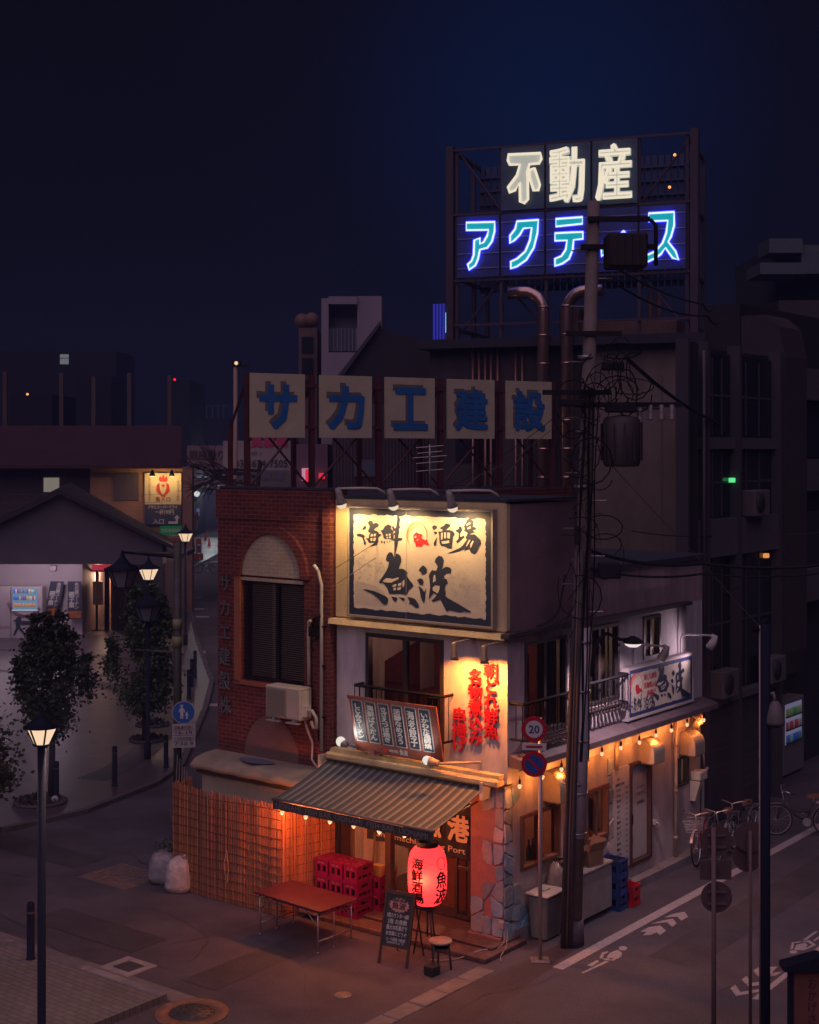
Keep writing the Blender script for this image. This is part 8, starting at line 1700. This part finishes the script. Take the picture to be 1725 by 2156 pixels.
for y, z, lab in ((9.0, 2.76, 'dark air conditioner box low on the glass block ledge'), (10.6, 6.56, 'dark air conditioner box on the pale spandrel of the glass block'), (11.5, 2.76, 'far air conditioner box on the glass block ledge')):
    t2 = thing('air_conditioner', lab, 'air conditioner', (-.4, y, z), BF); m = MB(); m.bev(-.62, -.3, y - .4, y + .4, z, z + .58, .02); m.build('casing', mat('ac_dim', (.11, .10, .10), .6), t2); m = MB(); m.lathe((-.298, y - .1, z + .29), [(.22, 0), (.22, .01), (.0001, .012)], 16, 'x'); m.build('grille', mat('ac_black', (.03, .03, .032), .6), t2)
t = thing('rounded_bay_building', 'dark building with a tall rounded pale bay beyond the glass block', 'building', (-.9, 13, 0), BF)
m = MB(); m.poly([(-1.6, 12.25, 11.5), (-1.6, 30, 11.5), (-9, 30, 11.5), (-2.5, 12.25, 11.5)], (0, 0, 1), 11.5); m.build('wall', DK1, t)
m = MB(); pr = [(-1.59, 2.9), (-1.3, 2.55), (-.9, 2.5), (-.62, 2.75), (-.5, 3.3), (-.5, 10.2), (-.65, 10.9), (-1.0, 11.2), (-1.59, 11.2)]
m.poly([(x, 12.3, z) for x, z in pr], (0, -1, 0), 1.3); m.build('bay', mat('bay_mauve', (.045, .036, .044), .75, noise=.2, scale=.6), t)
for z in (4.2, 7.0, 9.3): m = MB(); m.box(-1.59, -1.2, 13.7, 20, z, z + .8); m.build('spandrel', SPN, t)
for z in (5.05, 7.85): m = MB(); m.box(-1.59, -1.5, 13.7, 20, z, z + 1.4); m.build('window', DKG, t)
t = thing('upper_terrace_block', 'dim pale terraces of a taller block beyond the neon sign', 'building', P(1650, 900, 62)); Y = 62; m = MB()
a, b = P(1592, 512, Y), P(1900, 512, Y); m.box(a.x + 1.4, b.x, Y + 2, Y + 10, 0, P(0, 500, Y).z); m.build('wall', mat('terrace_dark', (.03, .032, .04), .9), t)
m = MB(); m.box(P(1620, 0, Y).x, P(1690, 0, Y).x, Y, Y + 2, P(0, 532, Y).z, P(0, 502, Y).z); m.box(P(1595, 0, Y).x, P(1690, 0, Y).x, Y - .5, Y + 2, P(0, 580, Y).z, P(0, 556, Y).z); m.box(P(1690, 0, Y).x, b.x, Y + .2, Y + 2, P(0, 575, Y).z, P(0, 515, Y).z); m.build('balcony', mat('terrace_pale', (.085, .105, .115), .8, noise=.2), t)
Y = 50; t = thing('mid_terrace_block', 'dim brownish block with a plain band under the upper terraces', 'building', P(1650, 900, Y)); m = MB(); m.box(P(1640, 0, Y).x, P(1900, 0, Y).x, Y, Y + 8, 0, P(0, 632, Y).z); m.build('wall', mat('terrace_brown', (.055, .045, .045), .9, noise=.25, scale=.6), t)
# drinks machine and grey cabinet at the right
t = thing('vending_machine', 'grey-sided drinks machine with glowing shelves beyond the bicycles', 'vending machine', (-1.6, 14.4, 0), BF)
m = MB(); m.bev(-2.05, -1.2, 13.85, 15.15, .06, 1.9, .03); m.build('cabinet', mat('vend_grey', (.16, .145, .15), .6, noise=.1), t)
MB().box(-1.199, -1.185, 13.95, 14.95, .82, 1.8).build('display_window', emat('vend_violet', (.45, .42, .72), .25), t)
rn = random.Random(6)
for r_ in range(3):
    for k in range(9):
        c_ = rn.choice([[(.1, .45, .12), (.5, .35, .08), (.3, .5, .2)], [(.55, .45, .4), (.5, .1, .1), (.4, .4, .42)], [(.06, .2, .7), (.3, .5, .6), (.1, .3, .5)]][2 - r_]); y = 14.0 + k * .102; z = .87 + r_ * .32; MB().lathe((-1.165, y, z), [(.03, 0), (.03, .15), (.012, .19)], 7).build('drink', mat('rdrink%s' % (c_,), c_, .5, emit=c_, es=.04), t)
m = MB()
for r_ in range(3): m.box(-1.184, -1.14, 13.95, 14.95, .84 + r_ * .32, .865 + r_ * .32)
m.build('shelf', mat('shelf_black', (.02, .02, .03), .5), t)
t = thing('equipment_cabinet', 'rounded grey cabinet in front of the drinks machine side', 'cabinet', (-1.4, 13.0, 0), BF)
m = MB(); pr = [(.25, 0), (1.15, 0), (1.3, .08), (1.42, .22), (1.47, .4), (1.47, .8)]; a_ = [(-1.95, 13.0 + 0, .25)]
prof = [(-1.95, .25), (-1.2, .25), (-1.2, 1.15), (-1.26, 1.32), (-1.4, 1.42), (-1.95, 1.45)]; m.poly([(x, 12.85, z) for x, z in prof], (0, -1, 0), .7); m.build('casing', mat('cabinet_grey', (.15, .135, .135), .65, noise=.15), t)
m = MB(); m.box(-1.9, -1.8, 12.9, 13.5, 0, .249); m.box(-1.35, -1.25, 12.9, 13.5, 0, .249); m.build('foot', IRONB, t)
# ================================================================== thin haze added to lift the blacks
hm = bpy.data.materials.new('haze'); hm.use_nodes = True; hn = hm.node_tree; hn.nodes.clear()
ho = hn.nodes.new('ShaderNodeOutputMaterial'); hv = hn.nodes.new('ShaderNodeVolumePrincipled')
hv.inputs['Density'].default_value = .0022; hv.inputs['Color'].default_value = (.33, .43, 1.0, 1); hv.inputs['Anisotropy'].default_value = .45
hn.links.new(hv.outputs[0], ho.inputs['Volume'])
MB().box(-95, 95, -4, 215, -1, 26).build('haze', hm, kind='stuff')
cy.volume_bounces = 0
